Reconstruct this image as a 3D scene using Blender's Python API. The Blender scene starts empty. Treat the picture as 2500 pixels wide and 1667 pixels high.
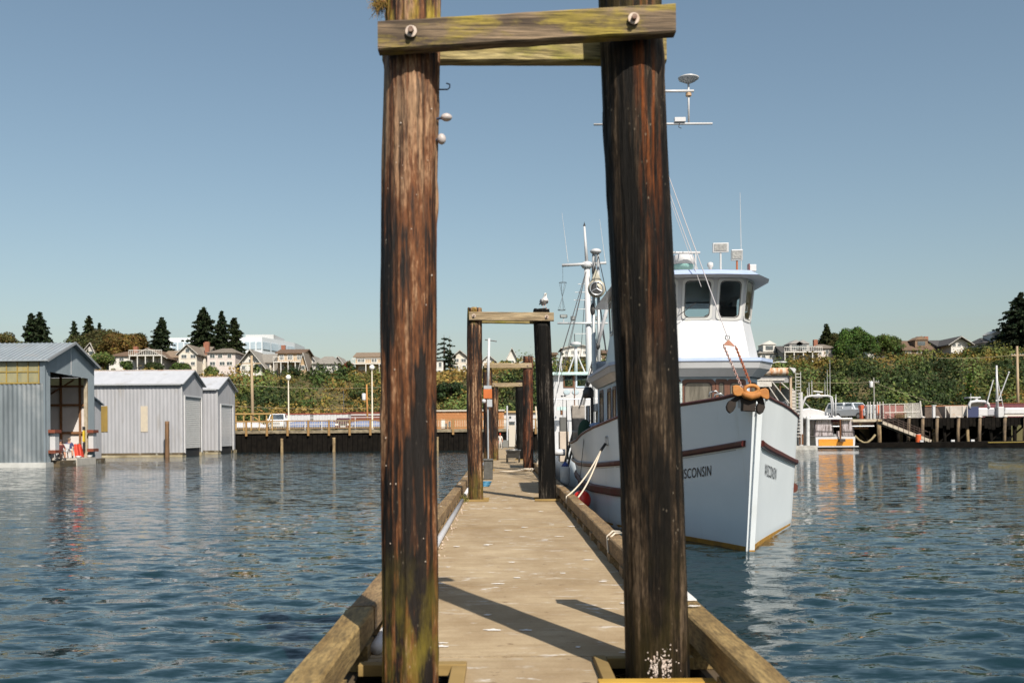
import bpy, math, random
import numpy as np
from mathutils import Vector, Matrix, noise
R = math.radians
random.seed(7)
rng = np.random.default_rng(11)
sc = bpy.context.scene
COL = sc.collection

# ------------------------------------------------------------------ camera, sky, sun, exposure
F = 2431.0            # focal length in pixels of a 2500 px wide picture (35 mm lens)
H = 2.0               # eye height over the water
U0, V0 = 1225.0, 1054.0
ROLL = 0.0080
cd = bpy.data.cameras.new('camera'); cam = bpy.data.objects.new('camera', cd); COL.objects.link(cam)
cd.sensor_width = 36; cd.lens = 36 * F / 2500; cd.clip_end = 4000; cd.clip_start = 0.1
cd.shift_x = (1250 - U0) / 2500 + 0.0 ; cd.shift_y = (V0 - 833.5) / 2500
cam.location = (0, 0, H)
cam.rotation_euler = (R(90), 0, 0)
cam.matrix_world = Matrix.Translation((0, 0, H)) @ Matrix.Rotation(R(90), 4, 'X') @ Matrix.Rotation(-ROLL, 4, 'Z')
cd.dof.use_dof = True; cd.dof.focus_distance = 19; cd.dof.aperture_fstop = 2.8
sc.camera = cam

SUN_EL = R(43.5); SUN_DIR = Vector((.385, -.923, 0)).normalized()      # horizontal direction towards the sun
wd = bpy.data.worlds.new('World'); sc.world = wd; wd.use_nodes = True
nt = wd.node_tree; nt.nodes.clear()
sky = nt.nodes.new('ShaderNodeTexSky'); sky.sky_type = 'NISHITA'; sky.sun_disc = False
sky.sun_elevation = SUN_EL
sky.sun_rotation = math.atan2(SUN_DIR.x, SUN_DIR.y)
sky.air_density = 1.2; sky.dust_density = 1.6; sky.ozone_density = 1.2; sky.altitude = 100
bg = nt.nodes.new('ShaderNodeBackground'); bg.inputs[1].default_value = 0.069
hs = nt.nodes.new('ShaderNodeHueSaturation'); hs.inputs['Saturation'].default_value = .93; hs.inputs['Hue'].default_value = .49
out = nt.nodes.new('ShaderNodeOutputWorld')
nt.links.new(sky.outputs[0], hs.inputs['Color']); nt.links.new(hs.outputs[0], bg.inputs[0]); nt.links.new(bg.outputs[0], out.inputs[0])
sl = bpy.data.lights.new('sun', 'SUN'); so = bpy.data.objects.new('sun', sl); COL.objects.link(so)
sl.energy = 4.3; sl.angle = R(0.5); sl.color = (1.0, 0.93, 0.82)
sv = Vector((SUN_DIR.x * math.cos(SUN_EL), SUN_DIR.y * math.cos(SUN_EL), math.sin(SUN_EL)))
so.rotation_euler = (-sv).to_track_quat('-Z', 'Y').to_euler(); so.location = (10, -20, 30)
sc.view_settings.view_transform = 'Standard'; sc.view_settings.look = 'None'
sc.view_settings.exposure = 0.58; sc.view_settings.gamma = 1.0
sc.view_settings.use_curve_mapping = False
sc.render.engine = 'CYCLES'
sc.cycles.max_bounces = 6; sc.cycles.transparent_max_bounces = 12; sc.cycles.caustics_reflective = False; sc.cycles.caustics_refractive = False

# ------------------------------------------------------------------ helpers
CR, SR = math.cos(ROLL), math.sin(ROLL)
def AB(u, v):
    a, b = u - U0, v - V0
    return a * CR - b * SR, a * SR + b * CR
def W(u, v, Y):
    a, b = AB(u, v); return Vector((a * Y / F, Y, H - b * Y / F))
def WX(u, v, Y): return W(u, v, Y).x
def WZ(u, v, Y): return W(u, v, Y).z

class MB:
    def __init__(s): s.v = []; s.f = []
    def add(s, vs, fs):
        n = len(s.v); s.v += [tuple(p) for p in vs]; s.f += [tuple(i + n for i in f) for f in fs]; return s
    def box(s, x0, x1, y0, y1, z0, z1):
        v = [(x, y, z) for x in (x0, x1) for y in (y0, y1) for z in (z0, z1)]
        return s.add(v, [(0, 1, 3, 2), (4, 6, 7, 5), (0, 4, 5, 1), (2, 3, 7, 6), (0, 2, 6, 4), (1, 5, 7, 3)])
    def obox(s, c, d, rz=0, rx=0, ry=0):
        m = Matrix.Translation(c) @ Matrix.Rotation(rz, 4, 'Z') @ Matrix.Rotation(ry, 4, 'Y') @ Matrix.Rotation(rx, 4, 'X')
        v = [m @ Vector((x * d[0] / 2, y * d[1] / 2, z * d[2] / 2)) for x in (-1, 1) for y in (-1, 1) for z in (-1, 1)]
        return s.add(v, [(0, 1, 3, 2), (4, 6, 7, 5), (0, 4, 5, 1), (2, 3, 7, 6), (0, 2, 6, 4), (1, 5, 7, 3)])
    def bar(s, p, q, w, h, up=(0, 0, 1)):
        p, q = Vector(p), Vector(q); d = (q - p).normalized(); up = Vector(up)
        a = d.cross(up)
        if a.length < 1e-3: a = d.cross(Vector((1, 0, 0)))
        a.normalize(); b = a.cross(d).normalized()
        v = [e + a * (i * w / 2) + b * (j * h / 2) for e in (p, q) for i in (-1, 1) for j in (-1, 1)]
        return s.add(v, [(0, 1, 3, 2), (4, 6, 7, 5), (0, 4, 5, 1), (2, 3, 7, 6), (0, 2, 6, 4), (1, 5, 7, 3)])
    def tube(s, pts, r, n=8, cap=True):
        pts = [Vector(p) for p in pts]; rr = r if isinstance(r, (list, tuple)) else [r] * len(pts)
        base = len(s.v); prev = None
        for i, p in enumerate(pts):
            d = (pts[min(i + 1, len(pts) - 1)] - pts[max(i - 1, 0)]).normalized()
            a = d.cross(Vector((0, 0, 1))) if prev is None else prev - d * prev.dot(d)
            if a.length < 1e-3: a = d.cross(Vector((1, 0, 0)))
            a.normalize(); prev = a; b = d.cross(a)
            for k in range(n):
                t = 2 * math.pi * k / n
                s.v.append(tuple(p + (a * math.cos(t) + b * math.sin(t)) * rr[i]))
        for i in range(len(pts) - 1):
            for k in range(n):
                k2 = (k + 1) % n
                s.f.append((base + i * n + k, base + i * n + k2, base + (i + 1) * n + k2, base + (i + 1) * n + k))
        if cap:
            s.f.append(tuple(base + k for k in range(n))[::-1]); s.f.append(tuple(base + (len(pts) - 1) * n + k for k in range(n)))
        return s
    def rod(s, p, q, r, r2=None, n=8): return s.tube([p, q], [r, r if r2 is None else r2], n)
    def prism(s, poly, vec):
        vec = Vector(vec); n = len(poly); a = [Vector(p) for p in poly]
        return s.add(a + [p + vec for p in a], [tuple(range(n))[::-1], tuple(range(n, 2 * n))] + [(i, (i + 1) % n, n + (i + 1) % n, n + i) for i in range(n)])
    def sphere(s, c, r, n=12, m=8, sc=(1, 1, 1)):
        c = Vector(c); vs = []; fs = []
        for j in range(m + 1):
            t = math.pi * j / m
            for i in range(n):
                p = 2 * math.pi * i / n
                vs.append((c.x + r * sc[0] * math.sin(t) * math.cos(p), c.y + r * sc[1] * math.sin(t) * math.sin(p), c.z + r * sc[2] * math.cos(t)))
        for j in range(m):
            for i in range(n):
                fs.append((j * n + i, (j + 1) * n + i, (j + 1) * n + (i + 1) % n, j * n + (i + 1) % n))
        return s.add(vs, fs)
    def lathe(s, c, prof, n=16):
        c = Vector(c); vs = []; fs = []
        for r, z in prof:
            for i in range(n):
                p = 2 * math.pi * i / n; vs.append((c.x + r * math.cos(p), c.y + r * math.sin(p), c.z + z))
        for j in range(len(prof) - 1):
            for i in range(n): fs.append((j * n + i, j * n + (i + 1) % n, (j + 1) * n + (i + 1) % n, (j + 1) * n + i))
        fs.append(tuple(range(n))[::-1]); fs.append(tuple((len(prof) - 1) * n + i for i in range(n)))
        return s.add(vs, fs)
    def grid(s, rows, close=False):
        n = len(rows[0]); vs = [p for r in rows for p in r]; fs = []
        for j in range(len(rows) - 1):
            for i in range(n - (0 if close else 1)):
                fs.append((j * n + i, j * n + (i + 1) % n, (j + 1) * n + (i + 1) % n, (j + 1) * n + i))
        return s.add(vs, fs)
    def quad(s, a, b, c, d): return s.add([a, b, c, d], [(0, 1, 2, 3)])
    def torus(s, c, R0, r, n=20, m=8, ax='z'):
        pts = []
        for i in range(n + 1):
            t = 2 * math.pi * i / n
            o = {'z': Vector((math.cos(t), math.sin(t), 0)), 'y': Vector((math.cos(t), 0, math.sin(t))), 'x': Vector((0, math.cos(t), math.sin(t)))}[ax]
            pts.append(Vector(c) + o * R0)
        return s.tube(pts, r, m, False)
    def build(s, name, mat, parent=None, smooth=False, bevel=0, label=None, fixn=True):
        me = bpy.data.meshes.new(name); me.from_pydata(s.v, [], s.f); me.validate()
        if fixn:
            import bmesh
            bm = bmesh.new(); bm.from_mesh(me); bmesh.ops.recalc_face_normals(bm, faces=bm.faces); bm.to_mesh(me); bm.free()
        return link(name, me, mat, parent, smooth, bevel, label)

def link(name, me, mat, parent=None, smooth=False, bevel=0, label=None):
    if mat is not None: me.materials.append(mat)
    if smooth: me.polygons.foreach_set('use_smooth', [True] * len(me.polygons))
    o = bpy.data.objects.new(name, me); COL.objects.link(o)
    if parent is not None: attach(o, parent)
    if bevel:
        m = o.modifiers.new('bevel', 'BEVEL'); m.width = bevel; m.segments = 2; m.limit_method = 'ANGLE'
    if label: o['label'] = label
    return o
def wloc(o):
    l = o.location.copy()
    return l if o.parent is None else l
def attach(o, p):
    o.parent = p
    root = p
    while root.parent is not None: root = root.parent
    if p is root: o.matrix_parent_inverse = Matrix.Translation(-root.location)
def tag(o, label=None, cat=None, group=None, kind=None):
    if label: o['label'] = label
    if cat: o['category'] = cat
    if group: o['group'] = group
    if kind: o['kind'] = kind
    return o
def thing(name, label, cat, loc=(0, 0, 0), group=None):
    o = bpy.data.objects.new(name, None); COL.objects.link(o); o.location = loc; o.empty_display_size = .2
    return tag(o, label, cat, group)
def copy_tree(o, loc, rz=0, label=None, group=None):
    r = o.copy(); COL.objects.link(r); r.location = loc; r.rotation_euler = (0, 0, rz)
    if label: r['label'] = label
    if group: r['group'] = group
    def rec(src, dst):
        for ch in src.children:
            c = ch.copy(); COL.objects.link(c); c.parent = dst; rec(ch, c)
    rec(o, r); return r

# ------------------------------------------------------------------ materials
MATS = {}
def mat(key, c1, c2=None, rough=.6, metal=0, scale=4, stretch=(1, 1, 1), bump=0, lo=.35, hi=.65, c3=None, s3=1.2, lo3=.55, hi3=.7, spec=.5, st3=(1, 1, 1), rnd=0, bscale=None, grain=0):
    if key in MATS: return MATS[key]
    m = bpy.data.materials.new(key); m.use_nodes = True; MATS[key] = m
    t = m.node_tree; b = t.nodes['Principled BSDF']; L = t.links.new
    b.inputs['Roughness'].default_value = rough; b.inputs['Metallic'].default_value = metal
    b.inputs['Specular IOR Level'].default_value = spec
    b.inputs['Base Color'].default_value = (*c1, 1)
    if c2 is None and not bump: return m
    tc = t.nodes.new('ShaderNodeTexCoord'); oi = t.nodes.new('ShaderNodeObjectInfo')
    ad = t.nodes.new('ShaderNodeVectorMath'); ad.operation = 'ADD'
    mu = t.nodes.new('ShaderNodeMath'); mu.operation = 'MULTIPLY'; mu.inputs[1].default_value = 37.0 * (1 if rnd == 0 else rnd)
    L(oi.outputs['Random'], mu.inputs[0]); L(tc.outputs['Object'], ad.inputs[0]); L(mu.outputs[0], ad.inputs[1])
    def nz(sca, st, det=6):
        mp = t.nodes.new('ShaderNodeMapping'); mp.inputs['Scale'].default_value = st
        L(ad.outputs[0], mp.inputs[0]); n = t.nodes.new('ShaderNodeTexNoise'); n.inputs['Scale'].default_value = sca; n.inputs['Detail'].default_value = det
        n.inputs['Roughness'].default_value = .62
        L(mp.outputs[0], n.inputs['Vector']); return n.outputs[0]
    def ramp(inp, l, h):
        r = t.nodes.new('ShaderNodeMapRange'); r.inputs[1].default_value = l; r.inputs[2].default_value = h; L(inp, r.inputs[0]); return r.outputs[0]
    n1 = nz(scale, stretch)
    if c2 is not None:
        mx = t.nodes.new('ShaderNodeMix'); mx.data_type = 'RGBA'; mx.inputs[6].default_value = (*c1, 1); mx.inputs[7].default_value = (*c2, 1)
        L(ramp(n1, lo, hi), mx.inputs[0]); colr = mx.outputs[2]
        if c3 is not None:
            m3 = t.nodes.new('ShaderNodeMix'); m3.data_type = 'RGBA'; L(colr, m3.inputs[6]); m3.inputs[7].default_value = (*c3, 1)
            L(ramp(nz(s3, st3), lo3, hi3), m3.inputs[0]); colr = m3.outputs[2]
        L(colr, b.inputs['Base Color'])
    if bump:
        bp = t.nodes.new('ShaderNodeBump'); bp.inputs['Strength'].default_value = 1; bp.inputs['Distance'].default_value = bump
        hn = nz(bscale or scale, stretch, 8)
        if grain:
            vm = t.nodes.new('ShaderNodeVectorMath'); vm.operation = 'SCALE'; L(colr, vm.inputs[0])
            gr = t.nodes.new('ShaderNodeMapRange'); gr.inputs[1].default_value = .36; gr.inputs[2].default_value = .62; gr.inputs[3].default_value = 1 - grain; gr.inputs[4].default_value = 1 + grain * .35; L(hn, gr.inputs[0])
            L(gr.outputs[0], vm.inputs['Scale']); L(vm.outputs[0], b.inputs['Base Color'])
        L(hn, bp.inputs['Height']); L(bp.outputs[0], b.inputs['Normal'])
    return m

def attr_mat(key, rough=.75, trans=.25):
    m = bpy.data.materials.new(key); m.use_nodes = True; MATS[key] = m
    t = m.node_tree; b = t.nodes['Principled BSDF']; L = t.links.new
    a = t.nodes.new('ShaderNodeAttribute'); a.attribute_name = 'leafcol'; L(a.outputs['Color'], b.inputs['Base Color'])
    b.inputs['Roughness'].default_value = rough; b.inputs['Specular IOR Level'].default_value = .25
    tr = t.nodes.new('ShaderNodeBsdfTranslucent'); L(a.outputs['Color'], tr.inputs[0])
    mx = t.nodes.new('ShaderNodeMixShader'); mx.inputs[0].default_value = trans
    L(b.outputs[0], mx.inputs[1]); L(tr.outputs[0], mx.inputs[2]); L(mx.outputs[0], t.nodes['Material Output'].inputs[0])
    return m

def piling_mat(key, dark, mid, light, cx, moss=0.0, seedz=0, ring=(0, 0, 0), orange=None, zbleach=None, streak=9.0, dk_=0.0, spec_=.3):
    """creosoted log: streaks run up the log, worn wood shows between them"""
    m = bpy.data.materials.new(key); m.use_nodes = True
    t = m.node_tree; b = t.nodes['Principled BSDF']; L = t.links.new
    tc = t.nodes.new('ShaderNodeTexCoord')
    def nz(sca, st, det=7, off=0.0, rough=.65):
        mp = t.nodes.new('ShaderNodeMapping'); mp.inputs['Scale'].default_value = st; mp.inputs['Location'].default_value = (off + seedz, off * 1.7, off * .3)
        L(tc.outputs['Object'], mp.inputs[0]); n = t.nodes.new('ShaderNodeTexNoise'); n.inputs['Scale'].default_value = sca; n.inputs['Detail'].default_value = det
        n.inputs['Roughness'].default_value = rough; L(mp.outputs[0], n.inputs['Vector']); return n.outputs[0]
    def rp(inp, l, h, a=0.0, c=1.0):
        r = t.nodes.new('ShaderNodeMapRange'); r.inputs[1].default_value = l; r.inputs[2].default_value = h
        r.inputs[3].default_value = a; r.inputs[4].default_value = c; L(inp, r.inputs[0]); return r.outputs[0]
    def mx(f, a, c):
        n = t.nodes.new('ShaderNodeMix'); n.data_type = 'RGBA'
        for i, x in ((6, a), (7, c)):
            if isinstance(x, tuple): n.inputs[i].default_value = (*x, 1)
            else: L(x, n.inputs[i])
        L(f, n.inputs[0]); return n.outputs[2]
    def math2(op, a, c):
        n = t.nodes.new('ShaderNodeMath'); n.operation = op
        for i, x in ((0, a), (1, c)):
            if isinstance(x, (int, float)): n.inputs[i].default_value = x
            else: L(x, n.inputs[i])
        return n.outputs[0]
    st = (1, 1, .07)
    n1 = nz(streak, st); n2 = nz(streak * 3.2, (1, 1, .05), 6, 5.0); n3 = nz(1.6, (1, 1, .5), 4, 9.0); n4 = nz(60, (1, 1, .25), 4, 2.0)
    sep = t.nodes.new('ShaderNodeSeparateXYZ'); L(tc.outputs['Object'], sep.inputs[0])
    base = math2('ADD', n1, math2('MULTIPLY', math2('SUBTRACT', n2, .5), .55))
    base = math2('ADD', base, math2('MULTIPLY', math2('SUBTRACT', n3, .5), .7))
    if zbleach:  # paler, more weathered towards the top
        base = math2('ADD', base, rp(sep.outputs[2], zbleach[0], zbleach[1], 0, zbleach[2]))
    f1 = rp(base, .455 + dk_, .525 + dk_); c = mx(f1, dark, mid)
    f2 = rp(math2('ADD', base, math2('MULTIPLY', math2('SUBTRACT', n4, .5), .3)), .56 + dk_, .68 + dk_); c = mx(f2, c, light)
    if orange:
        xo = math2('ABSOLUTE', math2('SUBTRACT', math2('ADD', sep.outputs[0], math2('MULTIPLY', sep.outputs[2], orange[2])), orange[0]), 0)
        band = math2('MULTIPLY', rp(xo, orange[1], orange[1] * .45), rp(sep.outputs[2], orange[3], orange[3] + 1.2))
        band = math2('MULTIPLY', band, rp(n2, .42, .58))
        c = mx(band, c, orange[4])
    ck = nz(34, (1, 1, .022), 5, 21.0, .7); ck2 = nz(14, (1, 1, .05), 5, 31.0, .6)
    crk = math2('MULTIPLY', rp(ck, .52, .46), rp(ck2, .62, .50)); c = mx(math2('MULTIPLY', crk, .75), c, tuple(v * .5 for v in dark))
    fine = rp(n4, .3, .7, .55, 1.3)
    mm = t.nodes.new('ShaderNodeVectorMath'); mm.operation = 'SCALE'; L(c, mm.inputs[0]); L(fine, mm.inputs['Scale']); c = mm.outputs[0]
    if moss:
        ms = math2('MULTIPLY', rp(sep.outputs[2], 1.35, .75), rp(nz(7, (1, 1, .4), 5, 3.0), .42, .6))
        c = mx(math2('MULTIPLY', ms, moss), c, (.13, .10, .012))
        c = mx(math2('MULTIPLY', math2('MULTIPLY', rp(sep.outputs[2], 4.36, 4.5), rp(nz(9, (1, 1, .3), 4, 6.0), .45, .58)), moss), c, (.36, .26, .03))
    # barnacle and bird specks
    vo = t.nodes.new('ShaderNodeTexVoronoi'); vo.inputs['Scale'].default_value = 26
    mpv = t.nodes.new('ShaderNodeMapping'); mpv.inputs['Scale'].default_value = (1, 1, .6); L(tc.outputs['Object'], mpv.inputs[0]); L(mpv.outputs[0], vo.inputs['Vector'])
    sp = math2('MULTIPLY', rp(vo.outputs['Distance'], .16, .06), rp(nz(3.5, (1, 1, .6), 3, 7.0), .52, .62))
    c = mx(math2('MULTIPLY', sp, .35), c, (.36, .30, .22))
    L(c, b.inputs['Base Color'])
    b.inputs['Roughness'].default_value = .6; b.inputs['Specular IOR Level'].default_value = spec_
    bp = t.nodes.new('ShaderNodeBump'); bp.inputs['Distance'].default_value = .016
    L(math2('ADD', math2('ADD', n1, math2('MULTIPLY', n2, .8)), math2('MULTIPLY', ck, .8)), bp.inputs['Height']); L(bp.outputs[0], b.inputs['Normal'])
    return m

WHITE = mat('white_paint', (.52, .52, .53), (.46, .46, .46), .35, scale=3, lo=.45, hi=.8)
HULLW = mat('hull_white', (.78, .83, .86), (.72, .77, .80), .28, scale=1.1, stretch=(1, .5, 1), lo=.35, hi=.8, c3=(.64, .67, .66), s3=2.2, lo3=.60, hi3=.80, st3=(1.5, 1.5, .12))
MAROON = mat('maroon_paint', (.10, .018, .015), (.06, .012, .010), .4, scale=6)
BROWNW = mat('brown_wood', (.17, .07, .025), (.09, .035, .014), .5, scale=8)
STEEL = mat('steel', (.42, .43, .44), (.30, .31, .32), .35, .7, scale=5)
DSTEEL = mat('dark_steel', (.05, .05, .052), (.09, .085, .08), .5, .5, scale=5)
GALV = mat('galvanised', (.50, .52, .54), (.38, .40, .42), .45, .4, scale=2, stretch=(1, 1, .3))
BLACK = mat('black_rubber', (.02, .02, .022), None, .6)
ROPEM = mat('rope', (.62, .55, .45), (.42, .36, .28), .85, scale=60)
TEAL = mat('teal_paint', (.22, .42, .40), (.30, .48, .45), .5, scale=3)
BLUEP = mat('pale_blue_paint', (.42, .50, .68), (.36, .44, .62), .4, scale=3)
LBLUE = mat('light_blue_paint', (.52, .62, .70), (.46, .56, .66), .45, scale=2)
def glass(key='window_glass', dens=.45, tint=(.78, .84, .84)):
    if key in MATS: return MATS[key]
    m = bpy.data.materials.new(key); m.use_nodes = True; MATS[key] = m
    t = m.node_tree; L = t.links.new; t.nodes.remove(t.nodes['Principled BSDF'])
    tr = t.nodes.new('ShaderNodeBsdfTransparent'); tr.inputs[0].default_value = (*tint, 1)
    gl = t.nodes.new('ShaderNodeBsdfGlossy'); gl.inputs['Roughness'].default_value = .03
    fr = t.nodes.new('ShaderNodeFresnel'); fr.inputs[0].default_value = 1.5
    mx = t.nodes.new('ShaderNodeMixShader'); L(fr.outputs[0], mx.inputs[0]); L(tr.outputs[0], mx.inputs[1]); L(gl.outputs[0], mx.inputs[2])
    L(mx.outputs[0], t.nodes['Material Output'].inputs[0]); return m
GLASS = glass()
DGLASS = mat('dark_pane', (.035, .045, .055), (.09, .11, .12), .08, scale=1.5, spec=.9)

# ------------------------------------------------------------------ water
def build_water():
    rad = [0.6]
    while rad[-1] < 150: rad.append(rad[-1] * 1.0085 + .004)
    while rad[-1] < 2200: rad.append(rad[-1] * 1.25)
    rad = np.array(rad)
    th = np.concatenate([np.linspace(R(-44), R(44), 760), np.linspace(R(44), R(316), 60)[1:-1]])
    RR, TT = np.meshgrid(rad, th, indexing='ij')
    X = RR * np.sin(TT); Y = RR * np.cos(TT); Z = np.zeros_like(X)
    step = np.maximum(RR * .0085, RR * (R(88) / 760))
    g = np.random.default_rng(5)
    n = 130
    lam = .12 * (.95 / .12) ** (g.random(n) ** .9)
    ang = g.normal(R(82), R(27), n)
    for i in range(n):
        k = 2 * math.pi / lam[i]; sl = .0215 * (lam[i] / .5) ** (-.15)
        amp = sl / k * 1.0
        if lam[i] > .7: amp *= .75
        ph = g.random() * 6.28
        w = np.clip((lam[i] / step - 2.6) / 2.5, 0, 1)
        p = k * (X * math.cos(ang[i]) + Y * math.sin(ang[i])) + ph + .6 * np.sin(X * .31 + i) + .6 * np.sin(Y * .23 + 2 * i)
        Z += w * amp * (np.sin(p) + .18 * np.sin(2 * p + 1.3))
    gust = .75 + .30 * np.sin(X * .11 + 1.3 * np.sin(Y * .06)) * np.sin(Y * .09 + .7) + .12 * np.sin(X * .37 - Y * .21)
    Z *= np.clip(gust, .45, 1.2)
    me = bpy.data.meshes.new('water'); nr, nc = X.shape
    co = np.stack([X, Y, Z], -1).reshape(-1, 3)
    co = np.vstack([co, [[0, 0, 0]]])
    i = np.arange(nr - 1)[:, None] * nc; j = np.arange(nc)[None, :]; j2 = (j + 1) % nc
    q = np.stack([i + j, i + j2, i + nc + j2, i + nc + j], -1).reshape(-1, 4)
    tri = np.stack([np.full(nc, nr * nc), j2[0], j[0]], -1)
    me.vertices.add(len(co)); me.vertices.foreach_set('co', co.ravel())
    nl = q.size + tri.size; me.loops.add(nl); me.loops.foreach_set('vertex_index', np.concatenate([q.ravel(), tri.ravel()]).astype(np.int32))
    ls = np.concatenate([np.arange(len(q)) * 4, q.size + np.arange(len(tri)) * 3]).astype(np.int32)
    me.polygons.add(len(ls)); me.polygons.foreach_set('loop_start', ls)
    me.polygons.foreach_set('use_smooth', np.ones(len(ls), bool)); me.update(); me.validate()
    m = bpy.data.materials.new('harbour_water'); m.use_nodes = True; t = m.node_tree; b = t.nodes['Principled BSDF']; L = t.links.new
    b.inputs['Base Color'].default_value = (.006, .022, .027, 1); b.inputs['Roughness'].default_value = .02; b.inputs['IOR'].default_value = 1.333
    b.inputs['Specular IOR Level'].default_value = .5
    tc = t.nodes.new('ShaderNodeTexCoord')
    acc = None
    for sca, stx, amp in ((2.4, (.55, 1.5, 1), .50), (6.5, (.5, 1.5, 1), .50), (17, (.6, 1.4, 1), .34)):
        mp = t.nodes.new('ShaderNodeMapping'); mp.inputs['Scale'].default_value = stx; mp.inputs['Rotation'].default_value = (0, 0, R(8)); L(tc.outputs['Object'], mp.inputs[0])
        nn = t.nodes.new('ShaderNodeTexNoise'); nn.inputs['Scale'].default_value = sca; nn.inputs['Detail'].default_value = 2; L(mp.outputs[0], nn.inputs['Vector'])
        sb = t.nodes.new('ShaderNodeVectorMath'); sb.operation = 'SUBTRACT'; sb.inputs[1].default_value = (.5, .5, .5); L(nn.outputs['Color'], sb.inputs[0])
        mu = t.nodes.new('ShaderNodeVectorMath'); mu.operation = 'MULTIPLY'; mu.inputs[1].default_value = (amp * .55, amp, 0); L(sb.outputs[0], mu.inputs[0])
        if acc is None: acc = mu.outputs[0]
        else:
            a1 = t.nodes.new('ShaderNodeVectorMath'); a1.operation = 'ADD'; L(acc, a1.inputs[0]); L(mu.outputs[0], a1.inputs[1]); acc = a1.outputs[0]
    gt = t.nodes.new('ShaderNodeTexNoise'); gt.inputs['Scale'].default_value = .09; gt.inputs['Detail'].default_value = 3; mg = t.nodes.new('ShaderNodeMapping'); mg.inputs['Scale'].default_value = (.5, 1, 1); L(tc.outputs['Object'], mg.inputs[0]); L(mg.outputs[0], gt.inputs['Vector'])
    mr = t.nodes.new('ShaderNodeMapRange'); mr.inputs[1].default_value = .35; mr.inputs[2].default_value = .62; mr.inputs[3].default_value = .75; mr.inputs[4].default_value = 1.15; L(gt.outputs[0], mr.inputs[0])
    ln = t.nodes.new('ShaderNodeVectorMath'); ln.operation = 'LENGTH'; L(tc.outputs['Object'], ln.inputs[0])
    lr = t.nodes.new('ShaderNodeMapRange'); lr.inputs[1].default_value = 8; lr.inputs[2].default_value = 60; lr.inputs[3].default_value = .8; lr.inputs[4].default_value = 1.1; L(ln.outputs['Value'], lr.inputs[0])
    mm = t.nodes.new('ShaderNodeMath'); mm.operation = 'MULTIPLY'; L(mr.outputs[0], mm.inputs[0]); L(lr.outputs[0], mm.inputs[1])
    sc_ = t.nodes.new('ShaderNodeVectorMath'); sc_.operation = 'SCALE'; L(acc, sc_.inputs[0]); L(mm.outputs[0], sc_.inputs['Scale'])
    ge = t.nodes.new('ShaderNodeNewGeometry'); ad = t.nodes.new('ShaderNodeVectorMath'); ad.operation = 'ADD'; L(ge.outputs['Normal'], ad.inputs[0]); L(sc_.outputs[0], ad.inputs[1])
    no = t.nodes.new('ShaderNodeVectorMath'); no.operation = 'NORMALIZE'; L(ad.outputs[0], no.inputs[0]); L(no.outputs[0], b.inputs['Normal'])
    o = link('water', me, m); tag(o, 'rippled dark blue harbour water around the dock', kind='structure')
build_water()

# ------------------------------------------------------------------ land behind the harbour
ZT = [(-400, 16), (-120, 16), (-82, 14.6), (-55, 12.6), (-42, 12.9), (-22, 13.2), (-8, 13.2), (1, 14.0), (50, 14.2), (62, 14.9), (78, 15.3), (102, 16.4), (400, 18)]
def ztop(x): return float(np.interp(x, [a for a, _ in ZT], [b for _, b in ZT]))
def ground(x, y):
    base = 2.3 + max(0, min(1, (x - 20) / 12)) * .65
    t = max(0, min(1, (y - 138) / 50)); t = t * t * (3 - 2 * t) * .6 + t * .4
    z = base + (ztop(x) - base) * t + (noise.noise((x * .06, y * .06, 3)) * 1.6 + noise.noise((x * .2, y * .2, 1)) * .5) * (4 * t * (1 - t)) ** .5
    return z + max(0, y - 200) * .012
def build_land():
    ys = [109.2, 112, 118, 126, 132, 136] + list(np.arange(139, 204, 2.6)) + [208, 216, 230, 260, 320, 420, 700, 1500, 2600]
    xs = [-2000, -900, -400, -250] + list(np.arange(-150, 151, 3)) + [250, 400, 900, 2000]
    mb = MB(); yy = lambda x, y: y if x < 18 else max(y, 119.5 + (y - 109.2) * .3)
    mb.grid([[(x, yy(x, 109.2), -3) for x in xs]] + [[(x, yy(x, y), ground(x, y)) for x in xs] for y in ys])
    return mb.build('hill', mat('hill_soil', (.10, .075, .03), (.05, .055, .018), .95, scale=.25, c3=(.17, .11, .03), s3=.12), smooth=True)
tag(build_land(), 'low hill and quay ground behind the harbour', kind='structure')

LEAF = attr_mat('leaf_surface')
def leaves(name, P, size, cols, parent=None, flat=0.0, elong=1.0, N=None):
    n = len(P); size = np.broadcast_to(size, (n,))
    nn = rng.normal(size=(n, 3)); nn[:, 2] += flat
    if N is not None: nn = nn * .38 + N
    nn /= np.linalg.norm(nn, axis=1, keepdims=True)
    a = np.cross(nn, rng.normal(size=(n, 3))); a /= np.linalg.norm(a, axis=1, keepdims=True); b = np.cross(nn, a)
    a = a * (size * .5 * elong)[:, None]; b = b * (size * .5)[:, None]
    q = np.stack([P - a - b * .5, P - a * .2 + b, P + a + b * .3, P + a * .1 - b], 1).reshape(-1, 3)
    me = bpy.data.meshes.new(name); me.vertices.add(4 * n); me.vertices.foreach_set('co', q.astype(np.float32).ravel())
    me.loops.add(4 * n); me.loops.foreach_set('vertex_index', np.arange(4 * n, dtype=np.int32))
    me.polygons.add(n); me.polygons.foreach_set('loop_start', (np.arange(n) * 4).astype(np.int32)); me.update()
    at = me.attributes.new('leafcol', 'FLOAT_COLOR', 'FACE'); c4 = np.ones((n, 4), np.float32); c4[:, :3] = cols; at.data.foreach_set('color', c4.ravel())
    return link(name, me, LEAF, parent)
def lc(base, n, var=.25, tint=.12):
    base = np.array(base) * 1.02; k = np.exp(rng.normal(0, var, (n, 1))); return np.clip(base * k * (1 + rng.normal(0, tint, (n, 3))), 0, .6)

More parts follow.
